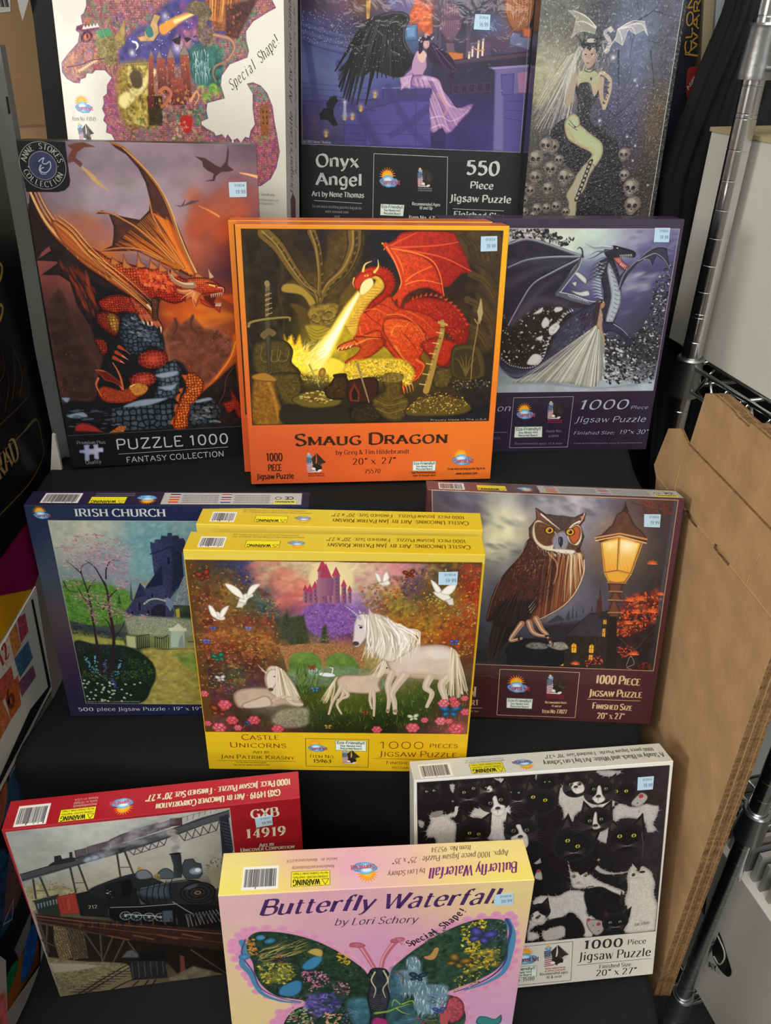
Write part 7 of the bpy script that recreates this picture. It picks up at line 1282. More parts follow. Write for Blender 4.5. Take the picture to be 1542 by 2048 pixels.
	for i in range(0, len(q) - 1, 2):
		d = q[i + 1] - q[i]; n_ = np.array([d[1], -d[0]]) / (np.linalg.norm(d) + 1e-6); a.poly([q[i] - d * .6, q[i] + n_ * 7 + d * .8, q[i] + d * .8], 'c83c1c')
	# body, legs
	leather(P("221 138 251 138 285 128 304 150 342 157 381 176 394 203 368 226 337 241 322 261 298 249 275 225 244 221 217 202 202 172"), 'd8481a', 'b02c10')
	leather(P("278 172 320 172 355 195 360 226 349 249 361 265 346 293 323 305 320 329 311 304 338 273 310 249 290 225 274 195"), 'e0581c', 'b8300e')
	a.poly(P("348 222 382 207 414 215 426 226 408 258 393 269 368 249"), 'a8280e', cv=1, sf=2, rim=('5a1006', 8), nz=.3, nc=3)
	leather(P("267 194 275 225 244 236 221 225 202 232 184 232 190 221 221 209 236 202"), 'e86820', 'c03c10')
	leather(P("217 206 278 210 267 233 244 248 213 260 198 256 221 240 228 225"), 'd85818', 'a83010')
	a.poly(P("198 175 217 135 247 113 258 99 243 95 251 88 269 93 275 113 258 131 243 146 228 172 221 202 209 202"), 'e0b43c', cv=1, sf=1, rim=('b07820', 5), nz=.15, nc=3)
	for i in range(15):
		t = i / 14; p0 = P("201 187")[0] * (1 - t) + P("254 113")[0] * t; a.stroke([p0, p0 + np.array([26 - 8 * t, -3 + 4 * t])], 1.2, 'a4701c', .8, cv=0, al=.8)
	leather(P("217 99 232 81 250 74 276 77 291 91 294 113 281 131 255 150 236 161 251 138 273 120 273 102 258 91 236 102 221 113"), 'd23c18', '9c1c0e')
	q = smoothline(P("258 76 276 78 289 90 292 106 284 124"), 3)
	for i in range(0, len(q) - 1): d = q[i + 1] - q[i]; n_ = np.array([d[1], -d[0]]) / (np.linalg.norm(d) + 1e-6); a.poly([q[i], q[i] + n_ * 5 + d * .6, q[i] + d * .9], 'a8200e')
	a.poly(P("217 102 228 88 247 82 254 88 247 97 232 104 230 113 221 117"), 'c8381c', cv=1, rim=('7a1408', 3))
	a.poly(P("234 102 249 95 254 106 243 120 231 126 228 117"), 'f4e8a0', cv=1, sf=1)
	a.stroke(P("234 82 238 70 250 64"), L(13), 'e8c86a', L(3)); a.stroke(P("256 84 263 74 262 61"), L(13), 'e8c86a', L(3)); a.stroke(P("217 95 215 104 218 113"), L(9), 'd8a850', L(2))
	a.stroke(P("238 91 243 90"), L(8), 'ffd850'); a.stroke(P("239 91 242 90"), L(3), '301008')
	# wing arm and muscles
	for q, c_, w_ in ((P("221 172 236 157 259 153 278 164"), 'f49044', 8), (P("281 164 312 165 343 187 359 218"), 'f08838', 8), (P("298 225 314 249 338 265"), 'f49844', 10), (P("221 221 244 211 267 210"), 'f8a850', 10), (P("228 187 232 202 259 206"), 'f08838', 7), (P("341 253 357 265 346 289 327 301"), 'f08a3c', 10), (P("290 202 297 187 320 187"), 'f8a040', 9), (P("319 157 350 172 374 195"), 'e87030', 7)):
		a.stroke(q, L(w_), c_, L(3), sf=2, al=.65)
	for q in (P("236 157 251 172 270 187 278 217"), P("274 172 297 165 320 172"), P("282 225 270 206 274 187"), P("255 142 277 146 296 157 308 153"), P("316 202 336 226 349 249")): a.stroke(q, L(7), '7a1808', L(3), sf=1.5, al=.6)
	for i in range(4): a.stroke(P("185 232 187 228 192 226") + np.array([i * 8, -i * 2 + 1]), 2.2, 'f0e0b0', .5)
	for i in range(5): a.stroke(P("313 306 317 315 319 325") + np.array([i * 6 - 6, -i * 2]), 2.2, 'e8a050', .8)
	a.dabs(P("281 164 366 187 360 234 298 241"), 200, (.6, 1.6), 'f8b860 f4d080 c83c10', al=.45)
	# glowing hoard
	a.poly(P("198 263 221 252 279 250 314 253 338 277 323 305 279 284 244 288 221 303 166 295"), 'd8b428', sf=3, cv=1, nz=.4, nc=3)
	a.dabs(P("167 263 221 252 314 253 342 281 331 305 268 296 221 303 112 294 98 262"), 900, (.8, 2.2), 'f8e060 fff0a0 b08818 7a5c14 e8c030', al=.7)
	a.dabs(P("85 201 118 216 167 255 190 271 182 295 104 302 98 247"), 300, (.8, 3), 'c8a020 6a5414 e8d040', al=.6)
	for q in (P("81 201 86 212 96 201 101 220 111 201 116 220 122 232 126 220 133 239 156 232 167 255 190 263 194 275 151 283 113 278 90 262 82 231"),): a.poly(q, 'f8e23c', cv=1, sf=2.5, rim=('d89018', 7), nz=.2, nc=4)
	a.poly(P("167 251 182 250 198 263 182 283 166 283"), 'f8d838', cv=1, sf=2)
	a.poly(P("224 118 229 124 198 187 171 247 151 275 132 271 125 239 168 194 198 149"), 'fbf08c', sf=2.5, rim=('f0cc38', 9))
	a.poly(P("225 122 228 124 194 187 163 244 148 255 144 240 183 186"), 'fffbe0', sf=2.5)
	for i in range(12): a.hair(P("99 220 137 232 151 263 105 262"), 4, 22, 'fff8b0 f8c828', -60 + i * 3, 1.6, 50)
	a.glow(*P("144 263")[0], 60, 'fff27a', .55); a.glow(*P("217 275")[0], 60, 'f8d040', .3, ry=20)
	# foreground vessels
	def urn(q, col, dark, hi=None): a.poly(q, col, cv=1, sf=.8, rim=(dark, 9), nz=.35, nc=4); a.dabs(q, 50, (.7, 1.4), (hi or 'b89030') + ' ' + dark, al=.4)
	urn(P("20 223 43 210 81 212 97 231 94 255 107 270 105 282 43 285 18 269"), '4e421e', '241e12')
	urn(P("47 281 105 278 112 310 103 342 79 354 65 325"), '54461c', '241e12')
	for k in (0, 1, 2): a.stroke(P("37 223 34 246 41 254 53 250 57 231") + np.array([k * 16, 0]), 1.2, '8a7a40', al=.8)
	urn(P("17 285 44 281 60 289 65 325 75 358 74 383 11 382"), '8a5c1c', '3c2814', 'b07828')
	a.stroke(P("47 297 58 333 62 374"), L(18), 'c08c34', L(8), sf=4, al=.6)
	a.poly(P("15 281 40 275 62 287 58 295 20 291"), 'a87830', cv=1, rim=('4a3418', 4))
	a.poly(P("75 342 118 346 189 348 205 368 197 385 74 383"), '24221a', sf=2, cv=1)
	a.poly(P("91 330 115 316 150 312 181 317 193 331 181 347 130 351 99 342"), '6a5a20', cv=1, rim=('2a2412', 5))
	a.dabs(P("97 330 119 316 150 314 177 319 185 331 150 343 114 342"), 60, (2.2, 4.2), 'c8b060 907828 54401a d8c878 6a2c18', asp=.5, ang=0)
	urn(P("166 303 182 281 199 283 207 303 201 331 166 331 156 311"), '3c2a14', '1c140c'); a.poly(P("176 281 199 279 201 287 178 287"), '2a1e10', cv=1)
	a.poly(P("203 299 217 291 256 288 266 304 260 336 244 344 221 340 203 335"), '3a1e14', cv=1, rim=('1c100c', 6)); a.poly(P("205 319 217 295 230 320 228 340 207 338"), '6e2c1a', rim=('32140c', 3)); a.poly(P("211 321 217 307 224 322 223 334 213 334"), '1e1410')
	urn(P("209 352 236 338 260 344 272 365 261 382 212 381"), '2c2418', '14100c')
	urn(P("275 296 311 292 315 317 330 337 328 362 309 381 285 378 256 353 254 332 276 316"), '5c4a1e', '28200f', 'a08434'); a.poly(P("275 284 287 278 315 282 311 296 279 298"), '7a6428', cv=1, nz=.5, nc=3)
	for k in range(4): a.stroke(P("260 328 288 339 324 329") + np.array([0, k * 8]), 1.1, 'a88c3c' if k % 2 else '2c2410', al=.7)
	a.poly(P("320 358 344 333 379 326 428 330 457 347 454 364 414 372 333 371"), '5c4a1c', cv=1, rim=('241c10', 6))
	a.dabs(P("324 354 348 329 383 318 432 326 455 347 422 366 341 364"), 260, (1, 2.6), 'c8a840 e0c868 4a3814 302410 8a3418 a88c38', al=.85)
	a.dabs(P("414 298 454 290 494 299 491 311 419 318"), 120, (1, 2.2), 'a89048 d8c880 5a2c5a 2c2414 4a6a70', al=.8)
	urn(P("377 277 393 267 417 272 418 286 411 306 399 314 379 309 374 293"), '5a481e', '281f10')
	a.poly(P("411 234 430 222 457 223 474 238 480 290 418 290"), '4c3e1e', cv=1, rim=('2a2212', 6)); a.poly(P("417 242 434 232 454 234 465 250 469 286 423 286"), '3a2e18', cv=1)
	for dx in (-34, -17, 0, 17, 34): a.stroke([P("443 286")[0], P("442 258")[0] + np.array([dx / 2.57, 0]), P("441 242")[0] + np.array([dx / 1.6, abs(dx) / 4])], 3, '6a5628', 1)
	a.stroke(P("463 135 461 188 455 246 454 294"), L(7), '8a7040', L(6)); a.poly(P("465 133 470 161 465 184 458 158"), 'a89468'); a.stroke(P("454 173 461 182 468 173"), 2, '9a8450')
	a.stroke(P("390 178 390 203 380 242 373 277 363 317"), L(22), 'a8843c', L(34), sf=1.2); 
	for i in range(12): a.stroke(P("382 188 394 190") + np.array([-i * 3.0, i * 10.4]), 2.4, 'e0bc6c' if i % 2 else '5a4018', cv=0, al=.8)
	a.stroke(P("383 179 399 184"), 5, 'b89450', cv=0)
	# swords
	a.poly(P("44 171 57 171 51 274 46 277 45 223"), '4a4232', rim=('2a241a', 3)); a.stroke(P("54 106 50 167"), L(22), '6e5e40', L(18), cv=0)
	for i in range(11): a.stroke(P("48 122 60 118") + np.array([0, i * 4.6]), 1.8, 'a08c60' if i % 2 else '3a3020', cv=0)
	a.ell(*P("53 105")[0], 5, 6, '8a7850'); a.stroke(P("14 185 19 177 49 171 90 168 93 174"), L(13), '8c7a3c', L(8)); a.poly(P("35 201 52 189 66 197 59 205 51 201 43 210"), '6a5a38', cv=1)
	a.stroke(P("128 261 147 306"), 3.2, 'a09450', 1.5, cv=0); a.stroke(P("124 278 143 271"), 2.6, 'c0a850', cv=0)
	a.stroke(P("223 260 247 340"), 4.4, '8a7a50', 2.6, cv=0); a.stroke(P("213 285 241 282"), 3, 'a8904c'); a.ell(*P("153 277")[0], 7, 10, 'c89838', 20, grad='7a5018')
	a.clip()
	a.frame(pic, 1.2, '3a2410')
	T = '3c2414'
	b.ft('Smaug Dragon', P("94 430 412 430"), L(62), T, 'scd')
	b.ft('by Greg & Tim Hildebrandt', P("178 452 332 452"), L(25), T, 'serif')
	b.ft('20" x  27"', P("213 475 305 474"), L(36), T, 'serif')
	b.ft('75570', P("238 496 272 495"), L(25), T, 'serif')
	b.ft('1000', P("34 463 67 463"), L(44), T, 'bold')
	b.ft('PIECE', P("37 485 64 485"), L(36), T, 'bold')
	b.ft('Jigsaw Puzzle', P("12 503 89 503"), L(30), T, 'bold')
	b.ft('Proudly Made In The U.S.A', P("374 381 492 381"), L(8), 'c8b890', 'sans')
	eagle(b, P("135 471")[0], L(98), '5a2418')
	eco(b, P("340 470 390 471 389 493 340 492"))
	b.ft('Age Recommendations:', P("338 498 391 499"), L(12), T, 'bold')
	b.ft('Ages 10 through adult', P("341 505 390 505"), L(11), T, 'bold')
	logo(b, 'front', P("446 467")[0], L(102), 'c84840')
	b.ft('To see more exciting puzzles log on to:', P("415 492 497 492"), L(14), T, 'bold')
	b.ft('www.sunsout.com', P("434 503 480 503"), L(15), T, 'bold')
	b.sticker(P("456 19 487 18 489 45 457 46"), '19.99')
# ======== steam train under a trestle bridge, red box
def art_train(b):
	a = b.front = Art(b.wu, b.hu, '9c1f28', 51)
	a.grid("a8303a a02430 9c1c28 981822\n8c2834 901c28 90161f 8c1620\n7c2430 801c28 801620 7c1420", nz=.02)
	SC[0] = 2.4871
	pic = P("6 6 384 7 382 167 371 517 -1 518")
	a.poly(pic, '8c8c84'); a.clip(pic); M = dict(cv=1, sf=.8)
	X = [P("6 6")[0][0], P("6 6")[0][1], P("397 10")[0][0], P("-1 518")[0][1]]
	a.grid("a8acaa b4b8b4 b8bab4 b4b6b0 aeb0aa a8aaa4\na8aca8 b0b4ae b4b6ae b0b0a8 a8aaa4 a4a6a0\na4a8a2 acaea6 b0b0a4 acac a0\n".replace("acac a0", "acaca0 a4a69c a0a298") + "9c9c90 a4a294 a8a494 a8a494 9c9c90 94948c\n84806c 908a74 8c8874 6c685c 54524c 5c5c58\n5c5444 54503f 3c3830 2c2a28 242424 242424\n4c443a 4c4438 34302a 242220 201e1e 201e1e\n6c6450 5c5444 2c2824 1c1a1a 1a1818 1c1a1a\n7c745c 746c54 4c4438 2c2824 24201e 201c1c\n908870 8c846c 6c6450 3c342c 34302a 302a24\n6c6048 7c7054 6c6048 544c3c 4c4434 3c3428", x0=X[0], y0=X[1], x1=X[2], y1=X[3], nz=.1, nc=16)
	# hills and far trees
	a.poly(P("-7 162 34 152 73 166 103 196 87 205 22 209 3 236"), 'a09878', sf=2, nz=.25); foliage(a, P("10 148 49 146 87 169 110 197 88 199 40 171"), 50, '5c6048 6c6c50 7c7858', (1.4, 3.4)); a.dabs(P("-2 174 48 185 10 237 -1 235"), 24, (4, 9), 'b0a484 8c8468', asp=.4, al=.6); foliage(a, P("339 141 362 128 361 187 323 191 317 172"), 50, '3c4438 4c5444 5c5c48', (1.6, 3.6)); a.poly(P("328 180 360 157 357 223 334 230"), '8c8870', sf=2)
	# trestle bridge
	a.poly(P("5 121 56 108 122 89 187 73 259 50 296 38 333 23 383 12 383 32 330 46 286 63 220 85 118 111 56 128 5 141"), '4c4c52', sf=.7); a.stroke(P("5 121 121 90 259 51 383 12"), L(6), '2c2c32', cv=0); a.stroke(P("5 136 118 108 257 70 330 45"), L(5), '303036', cv=0)
	for i in range(9): a.stroke(P("297 31 300 18") + np.array([i * 10.6, -i * 3.4]), .8, '4c4c50')
	a.stroke(P("298 18 383 -2"), .8, '4c4c50', cv=0)
	def truss(p, q, n, h):
		for i in range(n):
			t0, t1 = i / n, (i + 1) / n; A = p + (q - p) * t0; B_ = p + (q - p) * t1; a.stroke([A, (A + B_) / 2 + (0, h)], 1.6, '3c3c40', cv=0); a.stroke([(A + B_) / 2 + (0, h), B_], 1.6, '3c3c40', cv=0)
			if i: a.stroke([(A + p + (q - p) * (t0 - 1 / n)) / 2 + (0, h), (A + B_) / 2 + (0, h)], 1.6, '3c3c40', cv=0)
	truss(*P("198 89 268 68"), 5, 16); truss(*P("290 61 363 38"), 5, 22)
	a.poly(P("180 80 196 79 183 95"), '2c2c30')
	for q in (P("24 139 18 193"), P("37 135 40 192"), P("92 117 89 190"), P("107 114 111 190"), P("177 94 173 162"), P("191 91 197 158")): a.stroke(q, L(9), '3a3a38', L(8), cv=0)
	for q in (P("20 170 38 174"), P("90 162 109 164"), P("174 133 193 136")): a.stroke(q, L(5), '4a4a46', cv=0)
	a.poly(P("364 27 380 22 381 120 360 198 360 133"), '262a34', sf=.8)
	for i in range(9): a.stroke(P("364 38 379 48") + np.array([i * .8, i * 9.2]), 1.4, '54585f', cv=0)
	# train on the bridge and smoke
	a.poly(P("57 104 69 96 71 82 82 81 83 92 96 90 98 76 103 76 101 90 105 93 103 102 60 107"), '2a2a30')
	for i, q in enumerate((P("107 73 128 69 126 90 106 93"), P("129 67 149 62 147 83 127 88"), P("149 62 170 57 168 76 148 82"), P("170 55 191 44 191 68 170 74"), P("191 44 213 37 212 62 191 67"), P("213 35 234 30 234 55 212 60"), P("234 30 259 23 258 46 234 53"), P("259 26 281 19 279 39 259 45"))): a.poly(q, '5c545c', rim=('3c363c', 3), nz=.2)
	a.poly(P("279 16 300 18 298 38 278 38"), '4c383a', rim=('2c2224', 2))
	a.dabs(P("126 101 175 60 229 21 285 12 288 47 236 71 186 79 146 110"), 70, (4, 13), 'b0b0b4 9c9ca4 8c8c98 a8a8ac 7c8490', asp=.6, ang=-20, al=.35, sf=5); a.dabs(P("123 101 153 89 153 112 125 112"), 14, (4, 9), 'a8b8cc b8c4d0', al=.4, sf=4); a.dabs(P("267 49 281 46 284 80 282 113 270 111 274 78"), 26, (4, 11), '9c9a98 b4b2b0 7c7a7c', al=.5, sf=4)
	# main train: coaches, tender
	a.poly(P("13 201 58 190 49 258 13 238"), '2c3430', sf=.7); a.stroke(P("12 200 58 190"), L(9), '3c4440', cv=0)
	for i in range(7): a.poly(P("17 208 20 208 18 222 16 223") + np.array([i * 5.6, -i * 1.1]), '7c8c9c', sf=.4)
	a.poly(P("53 195 88 190 87 254 50 249"), '9c3a30', rim=('5c221c', 3), sf=.6); a.poly(P("68 204 77 202 73 241 64 242"), 'a84438', rim=('6c2820', 2)); a.stroke(P("59 202 59 236"), 1, '6c2820')
	a.poly(P("88 193 115 189 141 204 134 276 85 260"), '1c2024', sf=.7, nz=.2); b.ft('212', P("103 242 119 243"), L(26), 'a89c84', 'serif'); a.poly(P("111 190 147 169 196 155 223 163 236 180 241 199 143 216"), '24282c', cv=1, sf=1)
	a.poly(P("142 180 187 165 196 202 197 252 143 266 136 239"), '1a1c20', sf=1); a.dabs(P("143 192 154 194 150 218 140 215"), 8, (1, 3), 'c8c4bc 9c9890'); a.poly(P("171 174 190 171 187 213 168 221"), '101214')
	# boiler
	a.poly(P("200 203 241 193 290 191 314 202 334 230 332 268 307 275 255 264 205 247"), '24282d', rim=('101214', 7), nz=.15, **M); a.poly(P("203 205 241 199 251 201 247 237 204 222"), '4c565e', cv=1, sf=5, al=.8); a.stroke(P("204 201 249 194 289 194"), L(8), '7c8890', L(6), al=.6, sf=1.5)
	for i in range(5): a.stroke(P("219 195 211 224 211 255") + np.array([i * 11, -i * 2.6]), 1.4, '0c0e10')
	c_ = P("305 234")[0]
	for r, c2 in ((34, '16181b'), (30, '2c3034'), (28, '1c1e22'), (22, '34383c'), (20, '1a1c1f'), (13, '3c3a36'), (11, '1c1a18'), (7, '6c5c48'), (3, '2c2420')): a.ell(c_[0], c_[1], r, r * .95, c2)
	a.ell(c_[0] - 10, c_[1] - 20, 14, 5, '5c646c', -25, 3, .6)
	a.poly(P("199 164 204 150 217 147 226 155 229 173 207 175"), '6c747c', cv=1, rim=('24282c', 4)); a.poly(P("236 177 242 158 256 150 267 163 266 183"), '4c545c', cv=1, rim=('24282c', 4)); a.poly(P("204 147 209 135 216 147"), 'a8884c'); a.poly(P("229 173 236 162 243 167 242 185"), '8c7c4c', nz=.4)
	a.poly(P("268 113 271 111 285 114 287 117 285 148 281 183 266 183 270 145"), '363c42', grad=('202428', 0), sf=.6); a.ell(*P("277 113")[0], 11, 2.6, '14161a'); a.poly(P("285 148 292 132 307 132 311 144 320 149 320 179 312 192 288 190 282 171"), '3c444a', rim=('1c2024', 4)); a.ell(*P("308 169")[0], 12, 10.5, 'a8b4bc', grad='6c7c88'); a.ell(*P("312 167")[0], 5, 6, 'd8e4ec', sf=1.5)
	# running gear
	a.poly(P("139 240 256 258 337 281 339 347 277 340 152 300 135 277"), '14161a', sf=1.5); a.stroke(P("142 246 196 255 263 260"), L(6), '8c949c', cv=0); a.stroke(P("256 252 276 281 289 297"), L(6), '7c848c')
	for x in (P("165 277"), P("184 283"), P("207 290"), P("228 295")):
		x = x[0]; r = 12.5; t = np.linspace(0, 6.3, 22); a.stroke(np.stack([x[0] + r * .8 * np.cos(t), x[1] + r * np.sin(t)], 1), 1.8, '8c949c', cv=0)
		for k in range(8): t_ = k * .785; a.stroke([x, x + (math.cos(t_) * r * .8, math.sin(t_) * r)], .9, '7c848c', cv=0)
		a.ell(x[0], x[1], 2.6, 3, 'a8b0b8')
	a.stroke(P("164 273 214 287 228 296"), L(7), 'a8b0b8', cv=0); a.poly(P("233 275 253 278 250 315 230 312"), '4c545c', rim=('24282c', 3), sf=.5)
	for i in range(10): a.stroke([P("276 297")[0] + (i * 6.4, -.4 * i), P("277 337")[0] + (i * 7.6, -.6 * i)], 2.2, '6c7074', cv=0)
	a.stroke(P("274 297 335 307"), L(9), '3c4044', cv=0)
	# track deck and timber trestle
	a.poly(P("8 237 90 270 189 308 382 377 377 446 292 419 159 354 77 303 8 262"), '38241e', sf=1, nz=.25); a.stroke(P("8 243 89 280 188 317 375 389"), L(7), '7c5848', cv=0); a.stroke(P("8 253 87 292 185 337 373 420"), L(8), '5c3c30', cv=0)
	for i in range(30): a.stroke([P("81 284")[0] + (i * 11, i * 1.2), P("77 297")[0] + (i * 11.2, i * 1.7)], 2.4, '1c1412' if i % 2 else '6c4c3c', cv=0, al=.7)
	a.poly(P("7 268 159 354 376 449 371 525 242 508 224 452 147 441 67 408 4 379"), '1a1716', sf=2, al=.9)
	a.poly(P("32 280 53 294 53 337 47 389 23 394 24 330"), '7c6c50', sf=.8, cells=(4.5, .35)); a.poly(P("53 294 83 311 76 396 46 396"), '5c5040', sf=1, cells=(4.5, .35))
	for q in (P("10 269 9 360"), P("23 272 4 359"), P("57 292 76 396"), P("83 311 104 416"), P("111 323 99 419"), P("131 341 99 419"), P("152 352 118 427"), P("1 318 22 343"), P("158 361 173 419"), P("273 414 336 516")): a.stroke(q, L(12), '3c342e', L(9), cv=0); a.stroke(q - .8, L(3), '7c7468', cv=0, al=.6)
	for i in range(4): a.stroke(P("125 333 159 354") + np.array([i * 46, i * 8.5]), L(14), '6c4434', L(12), cv=0)
	a.poly(P("249 427 257 432 253 507 242 508"), '6c3a30', sf=.8)
	# ground, lower track, wagon
	a.poly(P("-2 378 60 403 133 427 147 441 129 458 51 497 1 513 3 441"), '7c7358', cv=1, sf=3, nz=.35, nc=5); a.poly(P("2 396 66 414 94 428 55 433 5 431"), 'a49c88', sf=3); foliage(a, P("4 435 94 428 95 471 44 495 5 492"), 60, '5c4c30 6c5c3c 8c7c54 4c4028', (1.5, 4), asp=.35, ang=-10)
	for q in (P("32 518 95 471 148 434"), P("52 515 115 469 150 445"), P("104 514 139 493 164 488")): a.stroke(q, L(10), '2c2824', L(6), cv=0)
	for i in range(9): a.stroke(P("23 504 68 514") + np.array([i * 11.5, -i * 6.4]), 3.2, '3c342c', cv=0, al=.85)
	a.poly(P("136 410 150 389 162 387 172 405 170 418"), '5c5c60', rim=('2c2c30', 4)); a.poly(P("149 424 218 440 217 501 147 492"), '25282a', sf=.8, nz=.3)
	for i in range(6): a.stroke(P("154 432 150 485") + np.array([i * 12, 0]), 1.6, '4c5054', cv=0)
	a.poly(P("172 405 223 403 222 441 168 428"), '151516', sf=1.5); a.poly(P("218 502 271 471 336 520 371 521 369 551 217 513"), '6c6450', sf=2.5, nz=.3); b.ft('J.Craig T', P("8 492 33 492"), 8, '3c3024', 'it')
	for q in (P("144 513 158 498"), P("168 516 178 499"), P("184 516 192 501")): a.stroke(q, L(8), '2c2420', cv=0)
	a.clip(); a.frame(pic, 1, 'c8c0b8')
	T = 'd8cdb8'
	b.ft('GXB', P("420 41 469 41"), L(58), T, 'serifb'); b.ft('14919', P("406 93 479 96"), L(62), T, 'serifb'); b.ft('Art by', P("429 122 457 122"), L(26), T, 'scd'); b.ft('Unicover Corportion', P("394 129 493 136"), L(26), T, 'scd')
	b.sticker(P("426 39 457 36 457 63 427 66"), '19.99')
	a = b.top = Art(b.wu, b.du, 'a8202a', 4); a.grid("a8202a ac202c b42834 b83440\na01c26 a41c28 a82430 b02c38", nz=.02)
	barcode(b, 18, 14, 72, 58); warning(b, 92, 32, 152, 58, True); logo(b, 'top', (196, 34), 36, 'e05060', up=False)
	for y, t in ((25, 'Manufactured & Distributed By'), (18, 'SunsOut, Inc. 2915 Redhill'), (11, 'Made in USA')): b.text('top', t, [(152, y), (112, y)], 5, 'd8a8a0', 'sans')
	b.text('top', '1000 Piece Jigsaw Puzzle - Finished Size 20" x 27"', [(494, 16), (236, 20)], 14, 'e4d4b4', 'scd'); b.text('top', 'GXB 14919 - Art by Unicover Corportation', [(474, 38), (256, 41)], 14, 'e4d4b4', 'scd')
# ======== white unicorns before a pink castle, yellow box
def foliage(a, pts, n, cols, size=(1.5, 5), dark=None, ang=None, asp=.55):
	if dark: a.dabs(pts, n // 3, (size[0] * 1.5, size[1] * 1.5), dark, asp=.7, al=.35, sf=3)
	if n > 60: a.dabs(pts, n // 3, (size[0] * 2, size[1] * 1.8), cols, asp=.7, al=.3, sf=3)
	a.dabs(pts, int(n * 1.5), (size[0] * .7, size[1] * .72), cols, asp=asp, ang=ang, al=.8)
def rose(a, c, r, col, hi):
	for i in range(6):
		t = i * 1.05; a.ell(c[0] + math.cos(t) * r * .45, c[1] + math.sin(t) * r * .4, r * .62, r * .5, hi, t * 57, .5, grad=col)
	a.ell(c[0], c[1], r * .4, r * .35, hi, grad=col)
def butterfly(a, c, r, col, dk, ang=0):
	for sx in (-1, 1):
		for dy, k in ((-.3, 1), (.45, .7)):
			t = math.radians(ang); dx = sx * r * .55 * k; a.ell(c[0] + dx * math.cos(t) - dy * r * math.sin(t), c[1] + dx * math.sin(t) + dy * r * math.cos(t), r * .6 * k, r * .42 * k, col, ang + sx * (-35 if dy < 0 else 30), .4, grad=dk)
def dove(a, body, wings, tail):
	a.poly(body, 'e8e4da', cv=1, sf=.7, rim=('a8a090', 3))
	for w_ in wings: a.poly(w_, 'f0ece4', sf=.7, rim=('b0a8a4', 3), cv=1)
	a.poly(tail, 'dcd6cc', rim=('a09890', 3))
def art_unicorns(b):
	a = b.front = Art(b.wu, b.hu, 'd8b426', 14)
	a.grid("dcc048 d8b838 d4ac28\ndcb828 d8b020 c89c1c\ndcb828 dcb824 d0a41c\ne0bc20 e0bc1c d8ac18", nz=.02)
	a.rect(0, 0, b.wu, 19, 'dcc44c', sf=1); a.rect(0, 17, b.wu, 19, 'e8d468', sf=.8, al=.6)
	SC[0] = 2.3723
	pic = P("2 20 505 16 506 407 2 410")
	a.poly(pic, '5a3c20'); a.clip(pic)
	a.grid("""44382c 3c3a48 3a3c5c a89078 b8a080 c8b090 d0c098 d8cca0 d0b890 c89c8c c88490 a87878 5c5048 4a3c34 6c4430
54422c 64502c 3c3c54 a07868 c87c64 d09478 d0a484 ccb898 c8b898 c8a488 c8948c 604c54 54502c 5c4424 7c341c
6c3c28 84602c 50543c 3c4c54 a06468 c87068 b86c80 a880a0 a888a0 a08880 98803c 5c503c 5c4430 8c7c34 9c3c1c
6a4030 7c5c2c 4c5438 34444c 7c545c 9c5470 8054a0 7c50a0 8060a0 8c6c68 8c7830 7c6c2c 8c5c2c 785c28 a84c20
7c3c24 74482c 88382c 5c3c34 444c3c 5c4c68 6c4890 7c4c90 74507c 7c7060 a0642c a06c24 a88428 a84c20 9c4820
84482c 8c5428 8c5c2c 8c542c 3c4030 4c4834 604874 6c3c70 643c48 7c7060 a08448 a8702c a85c24 94401c 883c1c
7c3c28 74341c 7c4c24 8c5c2c 7c5834 8c6438 a0704c a8684c 8c6c44 a09060 9c8870 9c8060 8c5430 7c3c20 703420
5c3024 54302c 5c2c28 643c28 5c4c2c 5c6c2c 7c8c44 7c8c4c 8c8440 a08c54 a89474 a89888 9c8c78 7c5838 5c3424
44302c 3c4834 4c302c 5c3428 544c28 3c4c24 5c6c48 4c5c48 6c6c30 7c7040 8c8464 9c9078 8c8064 6c5c40 4c3c2c
3c3428 444430 4c3038 543438 3c4424 2c3c20 34481c 4c5424 5c5c28 6c6430 6c6440 5c5c34 485420 4c4c24 3c3424
4c2c30 44382c 6c6458 6c6c4c 48502c 3c481c 48501c 546024 4c5820 445420 485424 3c4c1c 304018 344018 4c3c28
5c302c 402c24 5c5444 6c6450 605c40 38441c 3c481c 44501c 404c1c 384818 2c3c14 304018 304018 44301c 54382c
5c3c34 38301c 3c3424 4c4430 50482c 343c1c 28341c 2c3818 2c3818 243014 202c10 24300c 303018 542c24 6c3c34
5c3c3c 5c2c2c 4c302c 4c3428 4c2c24 30301c 242c14 202810 242c10 202810 1c2410 3c2c1c 3c2424 6c3838 84504c""",
		x0=P("19 20")[0][0], y0=P("6 20")[0][1], x1=P("505 16")[0][0], y1=P("2 413")[0][1], nz=.22, nc=7)
	# sky clouds, moon, castle
	a.dabs(P("106 25 170 24 212 66 196 101 151 120 130 94"), 50, (6, 18), 'd8806c c86458 d89880 b85858 e0b090', asp=.5, ang=-20, al=.35, sf=4)
	a.dabs(P("281 21 377 20 360 63 306 81 284 56"), 40, (5, 16), 'd88c88 c8a898 d0b8a0 b87880', asp=.5, ang=10, al=.35, sf=4)
	a.ell(*P("249 54")[0], 39, 37, 'ecdca8', sf=6, grad='e0cc98')
	a.poly(P("158 175 159 156 166 129 174 138 191 131 200 156 201 193 178 203"), '3c4434', sf=2, nz=.3, nc=3)
	a.poly(P("195 128 211 110 233 105 255 105 277 109 292 135 288 163 239 178 209 165"), '7c549c', sf=3, cv=1, nz=.35, nc=3)
	foliage(a, P("195 119 240 100 284 108 288 173 246 188 209 165"), 180, '9c70b8 6c3c90 a880c0 54306c 8c4880', (1, 3))
